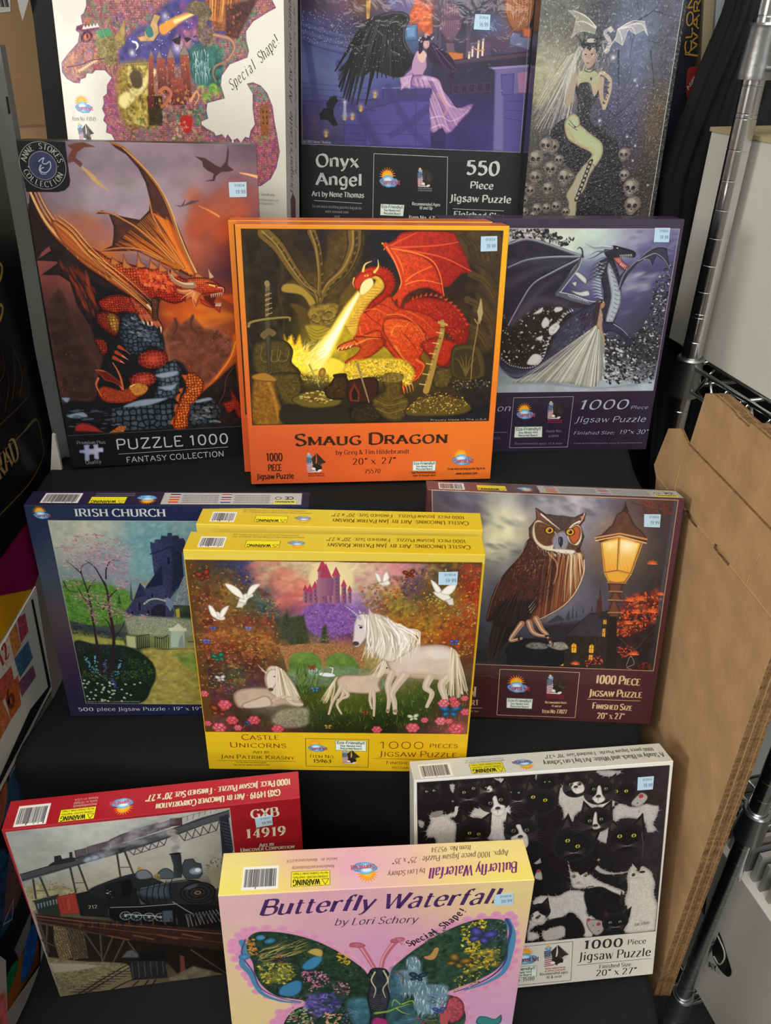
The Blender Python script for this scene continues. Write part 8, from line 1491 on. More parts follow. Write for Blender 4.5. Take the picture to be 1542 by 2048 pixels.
	for q in (P("205 105 206 83 217 83 216 105"), P("215 105 216 74 225 74 224 105"), P("225 105 226 39 242 39 241 105"), P("242 105 242 65 250 65 249 105"), P("250 105 251 48 263 47 263 104"), P("265 104 266 69 274 69 274 104"), P("277 104 277 78 283 77 283 104"), P("199 106 200 79 207 79 206 105")):
		a.poly(q, 'a46c7a', grad=('6c4470', 0), sf=.5); (x2, y2), w = q[1], (q[2] - q[1])[0]; a.poly([(x2 - 1.5, y2), (x2 + w / 2, y2 - w * 1.3 - 4), (x2 + w + 1.5, y2)], 'a83c58', sf=.5)
		for i in range(int((q[0] - q[1])[1] / 9)): a.ell(x2 + w / 2, y2 + 6 + i * 8, .9, 1.8, '4c2c4c')
	a.poly(P("223 90 223 57 230 50 250 50 253 58 251 89"), 'a06c7c', grad=('784c74', 0), sf=.6); a.poly(P("228 52 240 22 250 52"), 'a03c58')
	for q in (P("159 156 170 120 174 156"), P("184 193 187 137 199 130 208 193"), P("227 193 232 155 238 150 243 192")): a.poly(q, '38402c', sf=2, nz=.4, nc=3)
	# woods
	foliage(a, P("5 27 48 30 108 42 124 76 159 102 153 166 170 203 138 243 72 304 4 315 7 159"), 700, '9c6c34 7c5028 a87c3c 5c3c24 8c3424 b0904c 3c3828 6c2c20 4c5430 c08848', (1, 4.4), '2c2420 3c3020')
	foliage(a, P("91 25 108 42 114 63 99 72 86 42"), 50, '3c3c64 2c2c4c 4c4c74', (2, 4)); foliage(a, P("113 81 152 98 154 147 121 130"), 80, '3c5454 2c4044 4c6c5c 5c6c4c', (1.5, 4)); foliage(a, P("121 130 151 120 146 157 127 157"), 40, 'b83c24 d05c30 8c2c20', (1.4, 3))
	foliage(a, P("299 73 342 54 406 19 505 17 503 226 472 217 421 194 390 171 359 134 306 117"), 700, 'a87c28 c89c34 8c3c1c b0481c 7c5c28 5c4424 d0b040 94341c c86428 64582c', (1, 4.2), '3c2c20 4c3424')
	foliage(a, P("367 50 406 32 416 75 376 93"), 70, '4c3c64 3c3454 6c4c4c', (1.5, 4)); foliage(a, P("461 105 501 95 500 132 466 128"), 40, '7c9464 5c7c4c a8a858', (1.4, 3.4)); foliage(a, P("408 79 446 88 447 114 417 106"), 40, 'b0a840 c8b848', (1.4, 3.4))
	foliage(a, P("463 22 505 21 504 86 467 78"), 80, '9c2c20 c0442c 7c241c b85c30', (1.5, 4)); foliage(a, P("6 169 149 175 154 213 75 254 4 235"), 200, 'a86c38 b87c40 7c4028 c8904c', (1, 3.4), ang=0)
	# bridge, pond, reeds
	a.poly(P("155 204 178 197 208 194 239 193 269 197 300 206 307 215 300 264 269 260 176 262 161 232"), 'a07048', cv=1, sf=1, nz=.25, nc=2, cells=(2.2, .6))
	for q in (P("168 247 173 222 193 212 212 213 227 226 230 246 226 266 175 272"), P("236 246 238 224 254 214 273 215 288 225 300 249 292 264 241 270")): a.poly(q, '5c7c34', cv=1, sf=1, rim=('8c6c44', 3), nz=.3)
	a.poly(P("137 267 176 257 238 246 300 249 347 278 331 299 198 291 132 288"), '6c8468', cv=1, sf=3, nz=.3, nc=5, al=.75); a.ell(*P("238 265")[0], 15, 4.5, 'dce4e4', 5); a.stroke(P("247 263 249 250 244 248"), 1.6, 'e8ecec'); a.ell(*P("214 258")[0], 12, 9, 'a8c4cc', al=.6, sf=3)
	foliage(a, P("201 174 269 173 292 191 261 197 212 198"), 60, '6c7434 8c8438 4c5c2c 9c8c50', (1.4, 3)); a.hair(P("176 262 222 261 221 311 190 312"), 60, 32, '3c5420 5c7c2c 2c401c 6c8c3c', -82, 1.6, 30)
	a.hair(P("190 291 503 276 504 396 65 404 197 332"), 420, 12, '4c6820 6c8830 2c4014 8c9c3c 384c18', -85, 1.4, 50, al=.65)
	foliage(a, P("197 332 426 297 446 376 203 396"), 40, 'd8c8a8 c88838 d8d070', (.8, 1.6))
	a.poly(P("148 354 197 346 202 369 195 391 155 397 131 381"), 'a8a490', cv=1, sf=4, nz=.35, nc=3, al=.65)
	# reclining unicorn and foal
	M = dict(cv=1, sf=.8)
	a.poly(P("61 319 72 304 96 298 127 298 158 302 182 317 193 335 185 346 157 341 133 347 101 347 69 348"), 'b8a490', rim=('6c5448', 7), nz=.08, **M)
	a.poly(P("122 278 128 253 138 245 153 252 171 277 182 302 183 322 165 328 138 318 127 303"), 'd0c8b0', rim=('8c7c64', 5), **M)
	a.poly(P("131 257 145 255 148 277 139 298 134 307 128 303 124 278"), 'd8ccc0', rim=('8c7464', 4), **M); a.ell(*P("133 302")[0], 4.5, 4, '54403c', sf=1.5); a.stroke(P("126 263 118 253 112 245"), L(9), 'c0b0b0', L(2)); a.ell(*P("141 271")[0], 1.6, 1.3, '2c2020')
	a.fan(P("145 247 153 252 160 259"), P("142 318 165 328 185 322"), 26, L(5), 'f0ecdc b8ac94 dcd4c0 98886c', L(4), al=.75, jit=4); a.stroke(P("181 325 166 320 150 320 129 334"), L(18), 'c0b0a0', L(8)); a.stroke(P("189 338 173 336 161 325"), L(16), 'c8bcae', L(10))
	a.poly(P("77 340 102 326 122 318 132 328 129 344 85 350"), 'c8b8a4', rim=('7c6454', 4), **M)
	# foal
	a.poly(P("255 280 269 265 300 264 323 259 338 244 346 229 363 233 366 248 362 273 356 276 346 263 335 284 337 304 308 310 280 308 265 311"), 'c8b4a0', rim=('7c6450', 6), nz=.06, **M)
	for q, w_ in ((P("265 290 257 311 247 332 240 361"), 22), (P("272 295 264 321 256 337 264 360"), 20), (P("324 299 326 330 326 364"), 20), (P("320 294 318 325 322 346"), 18), (P("269 300 276 315 257 326"), 24)): a.stroke(q, L(w_), 'c0ac98', L(w_ * .45)); a.stroke(q - .6, L(w_ * .3), 'e0d4c4', L(2), al=.6)
	a.fan(P("257 270 253 275 253 280"), P("225 327 237 332 245 321"), 22, L(5), 'e8dcc0 b8a480 d8c8a4', L(3), al=.8, jit=5); a.fan(P("334 239 342 229 350 226"), P("315 264 331 269 339 264"), 16, L(4), 'ece4d0 c0b098', L(2)); a.stroke(P("360 241 365 231 372 220"), L(7), 'd8c8b4', L(2)); a.ell(*P("348 247")[0], 1.8, 1.4, '2c2020'); a.stroke(P("355 273 358 272"), 2.4, '7c6460')
	# big unicorn
	a.poly(P("345 200 375 195 406 194 440 191 463 198 480 226 481 261 464 276 433 272 409 272 386 268 370 273 354 253 346 229"), 'ccbcae', rim=('8c7868', 7), nz=.05, **M)
	a.ell(*P("441 213")[0], 26, 12, 'e4dcd4', 5, sf=8, al=.7); a.ell(*P("392 218")[0], 28, 14, 'dcd0c8', 5, sf=8, al=.7); a.ell(*P("417 265")[0], 40, 7, 'a8906c', 2, sf=5, al=.5); a.ell(*P("381 243")[0], 20, 15, 'd8c0bc', sf=8, al=.5)
	for q, w_ in ((P("358 258 351 289 354 319 352 353"), 34), (P("381 263 367 288 359 309 364 329 366 356"), 44), (P("428 267 422 292 434 307 426 339"), 40), (P("460 266 451 287 459 317 462 338"), 46)):
		a.stroke(q, L(w_), 'c0ae9a', L(w_ * .42)); a.stroke(q - 1.2, L(w_ * .35), 'e0d6c6', L(3), al=.55, sf=1.5)
	a.ell(*P("352 350")[0], 4.5, 3.5, '8c7860'); a.ell(*P("367 351")[0], 5, 4, '8c7860'); a.fan(P("463 198 471 205 478 217"), P("462 307 482 312 503 296"), 34, L(6), 'e4dac4 b8a88c d4c8ac a0906c f0ead8', L(4), al=.8, jit=6)
	a.poly(P("319 126 348 134 378 162 398 194 376 219 354 234 330 219 318 191 307 163"), 'd4c8b8', rim=('9c8c78', 5), **M)
	a.poly(P("295 129 306 126 320 135 322 158 311 177 299 196 291 200 285 192 286 177 288 149"), 'd8cccc', rim=('8c7c80', 4), **M); a.ell(*P("291 192")[0], 6, 5, '443c40', sf=1.5); a.ell(*P("300 156")[0], 2.8, 2.2, '201c20'); a.stroke(P("296 151 304 153"), L(4), '5c5458', L(2)); a.stroke(P("299 138 288 124 271 109"), L(12), 'b8a8bc', L(2)); 
	for i in range(6): a.stroke(P("296 135 299 132") + np.array([-i * 4.2, -i * 3.4]), .8, '6c5c70')
	a.poly(P("314 130 314 115 321 128"), 'd0b8b4'); a.poly(P("297 126 296 117 301 124"), 'd0b8b4')
	for k in range(90):
		t, u = a.rng.random(2); A = P("305 128 329 128 367 152"); B_ = P("303 215 346 244 402 204"); C_ = P("296 172 345 195 394 171")
		q2 = [X_[0] * (1 - t) ** 2 + 2 * t * (1 - t) * X_[1] + t * t * X_[2] for X_ in (A, C_, B_)]; q2[0] = q2[0] + a.rng.normal(0, 3, 2); q2[1] = q2[1] + a.rng.normal(0, 5, 2) + (10, 0); q2[2] = q2[2] + a.rng.normal(0, 7, 2)
		a.stroke(q2, L(5), 'f4f0e8 d0c4b4 ece6dc a89c8c ffffff c0b4a4'.split()[k % 6], L(1), wm=L(6), al=.8)
	# doves, butterflies, roses
	dove(a, P("86 103 94 90 109 85 113 92 104 98 96 112"), (P("65 68 77 69 91 81 97 99 90 97 76 86"), P("101 94 106 76 115 68 126 67 120 76 109 90")), P("86 103 81 117 92 117 98 107"))
	dove(a, P("39 133 47 126 54 131 61 140 55 145 44 142"), (P("33 113 39 115 45 126 48 138 39 138 34 127"), P("50 140 55 122 68 113 66 122 57 138")), P("37 140 38 147 46 146"))
	dove(a, P("330 61 337 59 346 54 350 63 339 67"), (P("323 40 331 44 335 57 328 57"), P("337 59 338 44 344 37 348 52")), P("337 63 342 67 353 68"))
	dove(a, P("425 79 434 75 449 79 457 92 446 96 435 90"), (P("419 53 429 59 439 74 430 79"), P("438 79 448 65 460 59 465 52 463 70 453 83")), P("446 94 454 105 463 105 460 89"))
	for x, r, c_ in ((P("30 50"), 13, 'b8442c 3c1c18'), (P("382 41"), 10, 'b8482c 3c1c18'), (P("41 227"), 12, '2c9c7c 14382c'), (P("23 192"), 7, '7c8cd0 3c3c7c'), (P("37 163"), 6, '7c7cc8 34346c'), (P("211 249"), 6, 'd0502c 4c1c14'), (P("468 186"), 8, '6c7cc8 2c2c64'), (P("32 356"), 17, 'b8602c 3c1c14'), (P("470 348"), 20, '2c84c0 14344c'), (P("310 357"), 6, 'd8642c 3c1c14'), (P("238 393"), 7, 'd0b458 5c4420'), (P("401 366"), 10, 'dce0c8 8c9474'), (P("41 277"), 9, 'dce0dc 8c948c'), (P("30 150"), 9, '8c3c2c 3c1c18'), (P("100 162"), 6, '8c90c0 54548c'), (P("215 300"), 8, '5c9cc8 24446c'), (P("88 387"), 8, '4c6ca8 24345c'), (P("477 146"), 11, 'c8702c 5c2c1c'), (P("492 197"), 7, 'c89438 5c3c1c'), (P("18 206"), 8, 'c0702c 5c2c14')):
		c1, c2 = c_.split(); butterfly(a, x[0], r, c1, c2, (r * 37) % 40 - 20)
	foliage(a, P("27 279 69 284 67 314 31 325"), 60, '94406c b05c84 5c2c4c', (1.2, 2.6))
	for q, r in ((P("44 341"), 14), (P("55 380"), 13), (P("29 399"), 15), (P("97 379"), 13), (P("65 399"), 9), (P("141 401"), 13), (P("332 399"), 11), (P("401 393"), 14), (P("457 330"), 12), (P("474 320"), 8), (P("479 331"), 11), (P("454 375"), 12), (P("485 394"), 17), (P("496 317"), 8), (P("500 351"), 10), (P("470 375"), 8), (P("8 315"), 9), (P("8 389"), 8), (P("423 373"), 8)):
		rose(a, q[0], r * .9, 'a82c3c' if r % 2 else 'b0384c', 'e88c94' if r % 3 else 'f0b4b8')
	a.clip(); a.frame(pic, 1.2, '7c4c14')
	T = '5c3c10'; R_ = '7c3410'
	b.ft('Castle', P("70 430 143 428"), L(32), R_, 'flaresc'); b.ft('Unicorns', P("46 450 156 450"), L(32), R_, 'flaresc')
	b.ft('Art by', P("90 466 123 465"), L(18), T, 'flaresc'); b.ft('Jan Patrik Krasny', P("25 480 171 481"), L(24), T, 'flaresc')
	b.line('front', P("17 486 173 486"), .9, T); b.ft('To see more exciting puzzles', P("55 492 115 492"), L(9), T, 'sans'); b.ft('log on to: www.sunsout.com', P("49 499 121 498"), L(10), T, 'sans')
	b.box('front', P("194 424 317 425 316 500 193 498"), 1, T)
	logo(b, 'front', P("216 447")[0], L(76), 'a83c44'); eco(b, P("252 428 312 429 312 456 252 454"))
	b.ft('Item No.', P("201 475 251 476"), L(21), T, 'flaresc'); b.ft('15963', P("207 488 243 489"), L(21), T, 'flare'); eagle(b, P("281 474")[0], L(78), 'd8b426')
	b.ft('1000', P("336 448 425 447"), L(42), R_, 'light'); b.ft('pieces', P("436 444 491 444"), L(28), T, 'flaresc'); b.ft('Jigsaw Puzzle', P("337 469 491 469"), L(34), R_, 'flaresc')
	b.line('front', P("325 475 497 477"), .9, T); b.ft('Finished size: 20" x 27"', P("352 490 498 489"), L(20), T, 'flaresc'); b.ft('Recommended ages: 14 and up', P("364 502 498 502"), L(14), T, 'flaresc')
	b.sticker(P("432 36 465 35 465 62 433 62"), '19.99')
	top_unicorns(b)
def top_unicorns(b):
	a = b.top = Art(b.wu, b.du, 'dcc038', 3); a.grid("d8bc3c dcc440 dcc030\nd8b830 dcc038 dcbc28", nz=.02)
	w = b.wu; barcode(b, 22, 17, 66, 52); warning(b, 102, 28, 160, 50, False)
	logo(b, 'top', (188, 36), 26, 'c89438', up=False)
	b.text('top', 'MANUFACTURED AND DISTRIBUTED BY SUNSOUT, INC.', [(200, 14), (74, 14)], 4, 'a08430', 'sans'); b.text('top', '2915 REDHILL AVE SUITE A, COSTA MESA, CA', [(190, 7), (76, 7)], 4, 'a08430', 'sans')
	b.text('top', 'Castle Unicorns: Art by Jan Patrik Krasny', [(486, 33), (240, 33)], 13, '5c3c10', 'flaresc'); b.text('top', '1000 piece Jigsaw Puzzle * Finished Size: 20" x 27"', [(480, 14), (238, 14)], 11, '6c4c14', 'flaresc')
# ---------------------------------------------------------------- the place around the boxes
from mathutils.geometry import tessellate_polygon
def plate(name, outlines, to3d, normal, thick, mats, parent=None, uv_mat=None):
	"""flat board cut to an outline (holes allowed), with real thickness away from the viewer"""
	pts = [[Vector((float(x), float(y), 0)) for x, y in o] for o in outlines]; flat = [p for o in pts for p in o]
	tri = tessellate_polygon(pts); n = len(flat); nv = Vector(normal) * thick
	vs = [to3d(p.x, p.y) for p in flat]; vs = vs + [v + nv for v in vs]
	fs = [tuple(t) for t in tri] + [tuple(i + n for i in t)[::-1] for t in tri]; mi = [0] * len(tri) + [len(mats) - 1] * len(tri); k = 0
	for o in pts:
		m_ = len(o)
		for i in range(m_): fs.append((k + i, k + (i + 1) % m_, n + k + (i + 1) % m_, n + k + i)); mi.append(len(mats) - 1)
		k += m_
	me_uv = None
	o = mesh_obj(name, vs, fs, mats, parent, mi)
	if uv_mat:
		x0, y0, w, h = uv_mat; uv = o.data.uv_layers.new(name='UVMap'); fl = [(p.x, p.y) for p in flat] * 2
		for l in o.data.loops: p = fl[l.vertex_index]; uv.data[l.index].uv = ((p[0] - x0) / w, 1 - (p[1] - y0) / h)
	return o
def on_x(X): return lambda a, b_: U(X, a / K, -b_ / K)
def on_y(Y): return lambda a, b_: U(a / K, Y, -b_ / K)
RD = Vector((0.2553, -0.9669, 0)); RN = Vector((-0.9669, -0.2553, 0)); R0 = Vector((0.506, 1.245, 0))
def on_r(off): return lambda a, b_: U(*(R0 - RN * off + RD * (a / K) + Vector((0, 0, -b_ / K))))

CLOTH = mat('black_cloth', '131718', 0.85, bump=0.5, bscale=420, vary=.25, vscale=5, spec=.25)
CHROME = mat('chrome', 'dcdee0', 0.2, metal=1.0)
DULL = mat('zinc_collar', 'b4b6b8', 0.34, metal=1.0, bump=.15, bscale=90)
KRAFT = mat('kraft_cardboard', 'b4916a', 0.8, bump=.25, bscale=160, vary=.13, vscale=26, spec=.2)
KRAFT_EDGE = mat('kraft_edge', '7c6041', 0.9, bump=1.0, bscale=240, vary=.35, vscale=200, spec=.1)
WHITE = mat('white_carton', 'c4c3bb', 0.55, vary=.04, vscale=3, bump=.05, bscale=30, spec=.3)
GREY = mat('grey_board', '5c605e', 0.5, vary=.15, vscale=9)
BLACK = mat('black_card', '101112', 0.45)

def structure(name, bx, m):
	mb = MB(); mb.box(*bx); o = mb.build(name, m); o['kind'] = 'structure'; return o
def build_room():
	structure('floor', (-2.6, -2.2, -0.06, 2.6, 2.4, 0), mat('floor_tile', '3c3a38', 0.5, vary=.15, vscale=4))
	structure('ceiling', (-2.6, -2.2, 2.85, 2.6, 2.4, 2.91), mat('ceiling_tile', 'd8d6d0', 0.9, bump=.2, bscale=80))
	wm = mat('wall_paint', 'a8a59c', 0.85, bump=.1, bscale=40)
	structure('wall_back', (-2.6, 2.4, 0, 2.6, 2.46, 2.85), wm); structure('wall_left', (-2.66, -2.2, 0, -2.6, 2.4, 2.85), wm)
	structure('wall_right', (2.6, -2.2, 0, 2.66, 2.4, 2.85), wm); structure('wall_front', (-2.6, -2.26, 0, 2.6, -2.2, 2.85), wm)
def build_cloth():
	prof = [(.26, -1.86), (.27, -1.5), (.28, -1.16), (.30, -1.133), (.34, -1.13), (.70, -1.13), (.708, -1.12), (.712, -1.0), (.713, -.87), (.720, -.849), (.74, -.845), (.895, -.845), (.903, -.835), (.907, -.70),
			(.908, -.585), (.916, -.562), (.935, -.558), (1.17, -.558), (1.182, -.548), (1.19, -.42), (1.192, -.32), (1.20, -.295), (1.22, -.29), (1.55, -.29)]
	pp = []
	for (a, b_), (c, d) in zip(prof[:-1], prof[1:]):
		n = max(1, int(math.hypot(c - a, d - b_) / .012))
		pp += [(a + (c - a) * i / n, b_ + (d - b_) * i / n) for i in range(n)]
	pp.append(prof[-1]); nx = 90; xl, xr = -.487, .366; rg = np.random.default_rng(5)
	N1 = value_noise(rg, len(pp), nx, 14, 3); N2 = value_noise(rg, 4, nx, 9, 2)
	vs = []; cols = [(-.012, .35), (-.010, .10), (-.006, .02)] + [(0, 0)] * nx + [(.006, .02), (.010, .10), (.012, .35)]
	for i, (y, z) in enumerate(pp):
		for j in range(nx + 6):
			k = min(max(j - 3, 0), nx - 1); x = xl + (xr - xl) * k / (nx - 1); dx, dz = cols[j]
			steep = 1.0 if (i + 1 < len(pp) and abs(pp[i + 1][1] - z) > abs(pp[i + 1][0] - y)) else 0.0
			fold = N1[i, k] * .5 + N2[1, k] * .5; e = .006 * math.sin(y * 23 + 1) + .004 * math.sin(z * 31)
			zz = max(z - dz * (1 if dz < .3 else 10), -1.87) if dz else z
			vs.append(U(x + dx + (e if abs(k - nx / 2) > nx / 2 - 4 else 0), y + steep * fold * .006, min(zz, z) - (1 - steep) * .0015 * (1 + N1[i, k])))
	w = nx + 6; fs = [(i * w + j, i * w + j + 1, (i + 1) * w + j + 1, (i + 1) * w + j) for i in range(len(pp) - 1) for j in range(w - 1)]
	o = mesh_obj('step_cloth', vs, fs, CLOTH, smooth=True); sd = o.modifiers.new('thickness', 'SOLIDIFY'); sd.thickness = .001; sd.offset = -1
	tag(o, 'black cloth draped over the stepped display under the puzzle boxes', 'cloth')
def build_drape():
	L_ = P("752 -103 760 -43 746 31 718 133 695 254 687 317 686 349 695 407 701 469 710 586 734 725 788 937 818 1171 874 1472")
	L_ = smoothline(L_, 3); vs = []; n = 26
	for i, (x, y) in enumerate(L_):
		for j in range(n):
			t = j / (n - 1); X = x + t * (max(x, 760) + 170 - x); f_ = math.sin(t * 15 + y * .002 + 2 * math.sin(y * .004)) * .012 * (0.3 + t) + .006 * math.sin(t * 40 + y * .006)
			pinch = .016 * math.exp(-((y - 150) / 60) ** 2 - (t / .1) ** 2)
			vs.append(U(X / K, 1.42 + f_ - pinch, -y / K))
	fs = [(i * n + j, (i + 1) * n + j, (i + 1) * n + j + 1, i * n + j + 1) for i in range(len(L_) - 1) for j in range(n - 1)]
	o = mesh_obj('hanging_drape', vs, fs, mat('black_drape', '1b1c1d', 0.8, bump=.4, bscale=500, vary=.2, vscale=3, spec=.3), smooth=True)
	sd = o.modifiers.new('thickness', 'SOLIDIFY'); sd.thickness = .0015
	tag(o, 'black drape hanging behind the chrome rack post on the right', 'drape')
def build_backdrop():
	vs = []; nx, nz = 70, 14
	for i in range(nz):
		for j in range(nx):
			x = -.60 + 2.0 * j / (nx - 1); z = .62 - 2.47 * i / (nz - 1); vs.append(U(x, 1.66 + .02 * math.sin(x * 34 + .6 * math.sin(z * 3)) + .008 * math.sin(x * 90), z))
	fs = [(i * nx + j, (i + 1) * nx + j, (i + 1) * nx + j + 1, i * nx + j + 1) for i in range(nz - 1) for j in range(nx - 1)]
	o = mesh_obj('dark_backdrop', vs, fs, CLOTH, smooth=True); sd = o.modifiers.new('thickness', 'SOLIDIFY'); sd.thickness = .001  # black sheet added so the gaps beside the steps look dark
	tag(o, 'long black curtain added behind the whole display to darken the gaps', 'curtain')
def art_plate_mat(name, art, film=.1): return print_mat(name, art.image(name), film, wrinkle=.1)
def plate_text(parent, to3d, items, off, name='lettering'):
	mb = MB(); mats_ = []
	for txt, p, h, col, style in items:
		m1 = MB(); text_mb(m1, txt, p[0], p[1], h, style); mm = mat('ink_' + col, col, .45)
		if mm not in mats_: mats_.append(mm)
		mb.add([to3d(x, y) + off for x, y, _ in m1.v], m1.f, mats_.index(mm))
	return mb.build(name, mats_, parent)
def flat_thing(name, label, cat, part, outlines, to3d, normal, thick, mats, art=None, art_box=None):
	"""a box or board standing on its own plane: Empty at its foot, body as a part"""
	pts = [to3d(x, y) for x, y in outlines[0]]; foot = min(pts, key=lambda v: v.z).copy()
	t = thing(name, label, cat, foot); T3 = lambda a, b_: to3d(a, b_) - foot
	if art is not None: mats = [art_plate_mat('print_' + part + '_' + cat.replace(' ', '_') + str(len(bpy.data.images)), art)] + mats
	plate(part, outlines, T3, normal, thick, mats, t, art_box)
	return t, T3
def sub_art(pts, bg, seed=3, res=1.0, pad=4):
	x0, y0 = pts.min(0) - pad; x1, y1 = pts.max(0) + pad; a = Art(x1 - x0, y1 - y0, bg, seed, res)
	return a, np.array([x0, y0]), (x0, y0, x1 - x0, y1 - y0)
def build_left():
	LX = (-1, 0, 0)
	q = P("1306 42 1716 53 1629 406 1602 604 1588 892 1240 895 789 897")  # face widened so its black fills the dark gap by the grey board
	a, o, bx = sub_art(q, '0c0b0e', 5); a.poly(q - o, '0d0c0f', sf=1, nz=.5, nc=40)
	hp = P("1417 525 1575 540 1517 682 1330 671") - o; a.dabs(hp, 30, (6, 22), '241a18 2e1f18 1a1420', asp=.5, al=.5, sf=8)
	for s_ in (P("1374 671 1510 671 1531 632"), P("1391 605 1441 590 1458 550"), P("1407 655 1447 619 1457 586"), P("1446 650 1481 612 1494 574"), P("1481 655 1512 619 1503 567 1492 553"), P("1375 650 1404 621 1400 589")): a.stroke(s_ - o, 3.2, '5c4428', 1, al=.8)
	for s_ in (P("1345 720 1438 727 1522 728 1525 780 1512 813 1428 831 1284 821"), P("1264 710 1346 718"), P("1522 728 1463 728")): a.stroke(s_ - o, 3.4, '6c5c38', al=.8)
	for s_ in (P("1496 392 1538 408 1517 431 1470 436"), P("1455 461 1500 476 1478 497 1431 501")): a.stroke(s_ - o, 7, '8c7430')
	t, T3 = flat_thing('board_game_box', 'tall black board game box with gold lettering, left edge of the display', 'game box', 'carton', [q], on_x(-.5), LX, .05, [BLACK], a, bx)
	plate_text(t, T3, [('TRAD', P("1287 764 1413 760"), 46, '8c744c', 'serifb')], Vector((.0008, 0, 0)))
	q = P("1238 898 1523 890 1563 902 1546 959 1338 1038 1154 1039 806 1006 871 899")
	a, o, bx = sub_art(q, '6c0f3c', 6); a.poly(P("822 980 1203 957 1328 1036 1149 1048 790 1033") - o, 'b8860f', sf=1); a.poly(P("871 899 1240 895 1569 892 1546 959 1328 1036 1203 957 830 966") - o, '6c0f3c', sf=1, nz=.06)
	flat_thing('board_game_box', 'magenta and yellow game box below the black one at the left edge', 'game box', 'carton', [q], on_x(-.502), LX, .06, [mat('card_magenta', '5c1034', .45)], a, bx)
	q = P("1339 1037 1285 1287 1053 1288 878 1286 669 1235 782 1046 1149 1048")
	a, o, bx = sub_art(q, 'b8b6b0', 7); a.poly(P("1305 1048 1314 1052 1284 1277 1272 1278 1013 1276 997 1264 1182 1246 1272 1268") - o, '1c1c20', sf=1)
	for s_, c_ in ((P("1236 1040 1269 1054 1262 1097 1223 1096"), '9c4058'), (P("1193 1037 1228 1046 1221 1099 1184 1103"), 'b87840'), (P("1154 1039 1185 1043 1181 1090 1136 1094"), 'b8a898'), (P("1184 1103 1250 1113 1249 1160 1183 1155"), '3c5c78'), (P("1171 1157 1241 1173 1240 1204 1169 1195"), '6c4460'), (P("1099 1094 1167 1106 1162 1148 1094 1141"), '9c4a3c'), (P("1116 1135 1180 1143 1158 1206 1111 1200"), 'a8552c'), (P("1057 1142 1105 1138 1111 1200 1059 1200"), 'a8603c'), (P("1044 1076 1099 1079 1078 1137 1033 1130"), '4c6c84')):
		a.poly(s_ - o, c_, sf=1, nz=.3, nc=5)
		c = (s_ - o).mean(0); a.dabs(s_ - o, 12, (1, 3), 'd8c8b8 3c3034', al=.4)
	t, T3 = flat_thing('board_game_box', 'white game box with coloured number tiles, left of the church puzzle', 'game box', 'carton', [q], on_x(-.5), LX, .08, [WHITE], a, bx)
	plate_text(t, T3, [('12', P("1134 1081 1174 1078"), 34, '8c3030', 'serifb'), ('6', P("1118 1180 1144 1178"), 44, '5c2c20', 'serifb')], Vector((.0008, 0, 0)))
	q = P("1281 1293 1260 1360 1108 1444 1031 1508 993 1687 931 1773 801 1700 700 1651 436 1481 591 1226 1003 1293 1050 1293")
	a, o, bx = sub_art(q, '14161c', 8)
	a.poly(P("1284 1289 1264 1364 1108 1444 1046 1301 1051 1293") - o, '8c8c88', sf=3, grad=('5c5c5c', 100)); a.poly(P("1029 1304 1090 1310 1109 1396 1099 1432 1032 1409 983 1358") - o, '2c4a6c', cv=1, sf=1.5, nz=.25, nc=6); a.stroke(P("1087 1316 1075 1353 1040 1387") - o, 3, '14243c')
	a.poly(P("1007 1211 1049 1247 1030 1312 988 1349 923 1351") - o, '8c4c38', cv=1, sf=3, nz=.3); a.poly(P("890 1334 960 1405 985 1509 894 1555 803 1480") - o, '1c3450', cv=1, sf=3, nz=.5, nc=12); a.poly(P("975 1427 1021 1427 1011 1514 946 1553 902 1533 880 1530") - o, '6c3c34', cv=1, sf=3, al=.7)
	a.stroke(P("880 1530 931 1528 908 1557 880 1530") - o, 2, '9c9890', cv=0); a.poly(P("880 1621 968 1625 937 1667 881 1661") - o, '6c6464', sf=2); a.poly(P("801 1700 931 1763 953 1715 923 1681 864 1648 810 1656") - o, '8c4c1c', sf=1.5); a.poly(P("862 1712 909 1733 965 1696 954 1657 905 1666") - o, '1c4c8c', cv=1, sf=2, nz=.4); a.poly(P("828 1634 874 1648 866 1670 816 1669") - o, '1c6c44', cv=1, sf=2, nz=.4)
	flat_thing('board_game_box', 'game box printed with people in blue denim, lower left corner', 'game box', 'carton', [q], on_x(-.501), LX, .07, [BLACK], a, bx)
	q = P("789 1473 797 1504 733 1627 692 1689 602 1582 709 1402")
	a, o, bx = sub_art(q, '8c8480', 9); a.poly(P("747 1528 766 1549 735 1631 698 1625") - o, '9c4c48', sf=5, nz=.3)
	flat_thing('magazine', 'pale magazine edge in the bottom left corner, before the denim game box', 'magazine', 'cover', [q], on_x(-.47), LX, .006, [mat('paper', 'a8a49c', .6)], a, bx)
	q = P("-684 48 -670 41 -678 193 -690 384 -703 588 -716 911 -725 933 -744 924 -735 588 -721 397 -708 173")
	o_ = flat_thing('display_board', 'grey board standing on edge left of the tall black dragon box', 'board', 'panel', [q], on_y(1.04), (0, 1, 0), .012, [GREY])
	plate('slot', [P("-679 119 -675 119 -677 145 -681 147")], lambda a_, b_: o_[1](a_, b_) + Vector((0, -.0006, 0)), (0, 1, 0), .0004, [BLACK], o_[0])
	q = P("-713 753 -708 757 -711 866 -718 898 -736 898 -742 869")
	flat_thing('display_board', 'sliver of white board between the grey board and the church puzzle', 'board', 'panel', [q], on_y(1.0), (0, 1, 0), .004, [WHITE])
	q = P("-825 -110 -768 -111 -812 286 -845 508 -888 508 -838 -34")
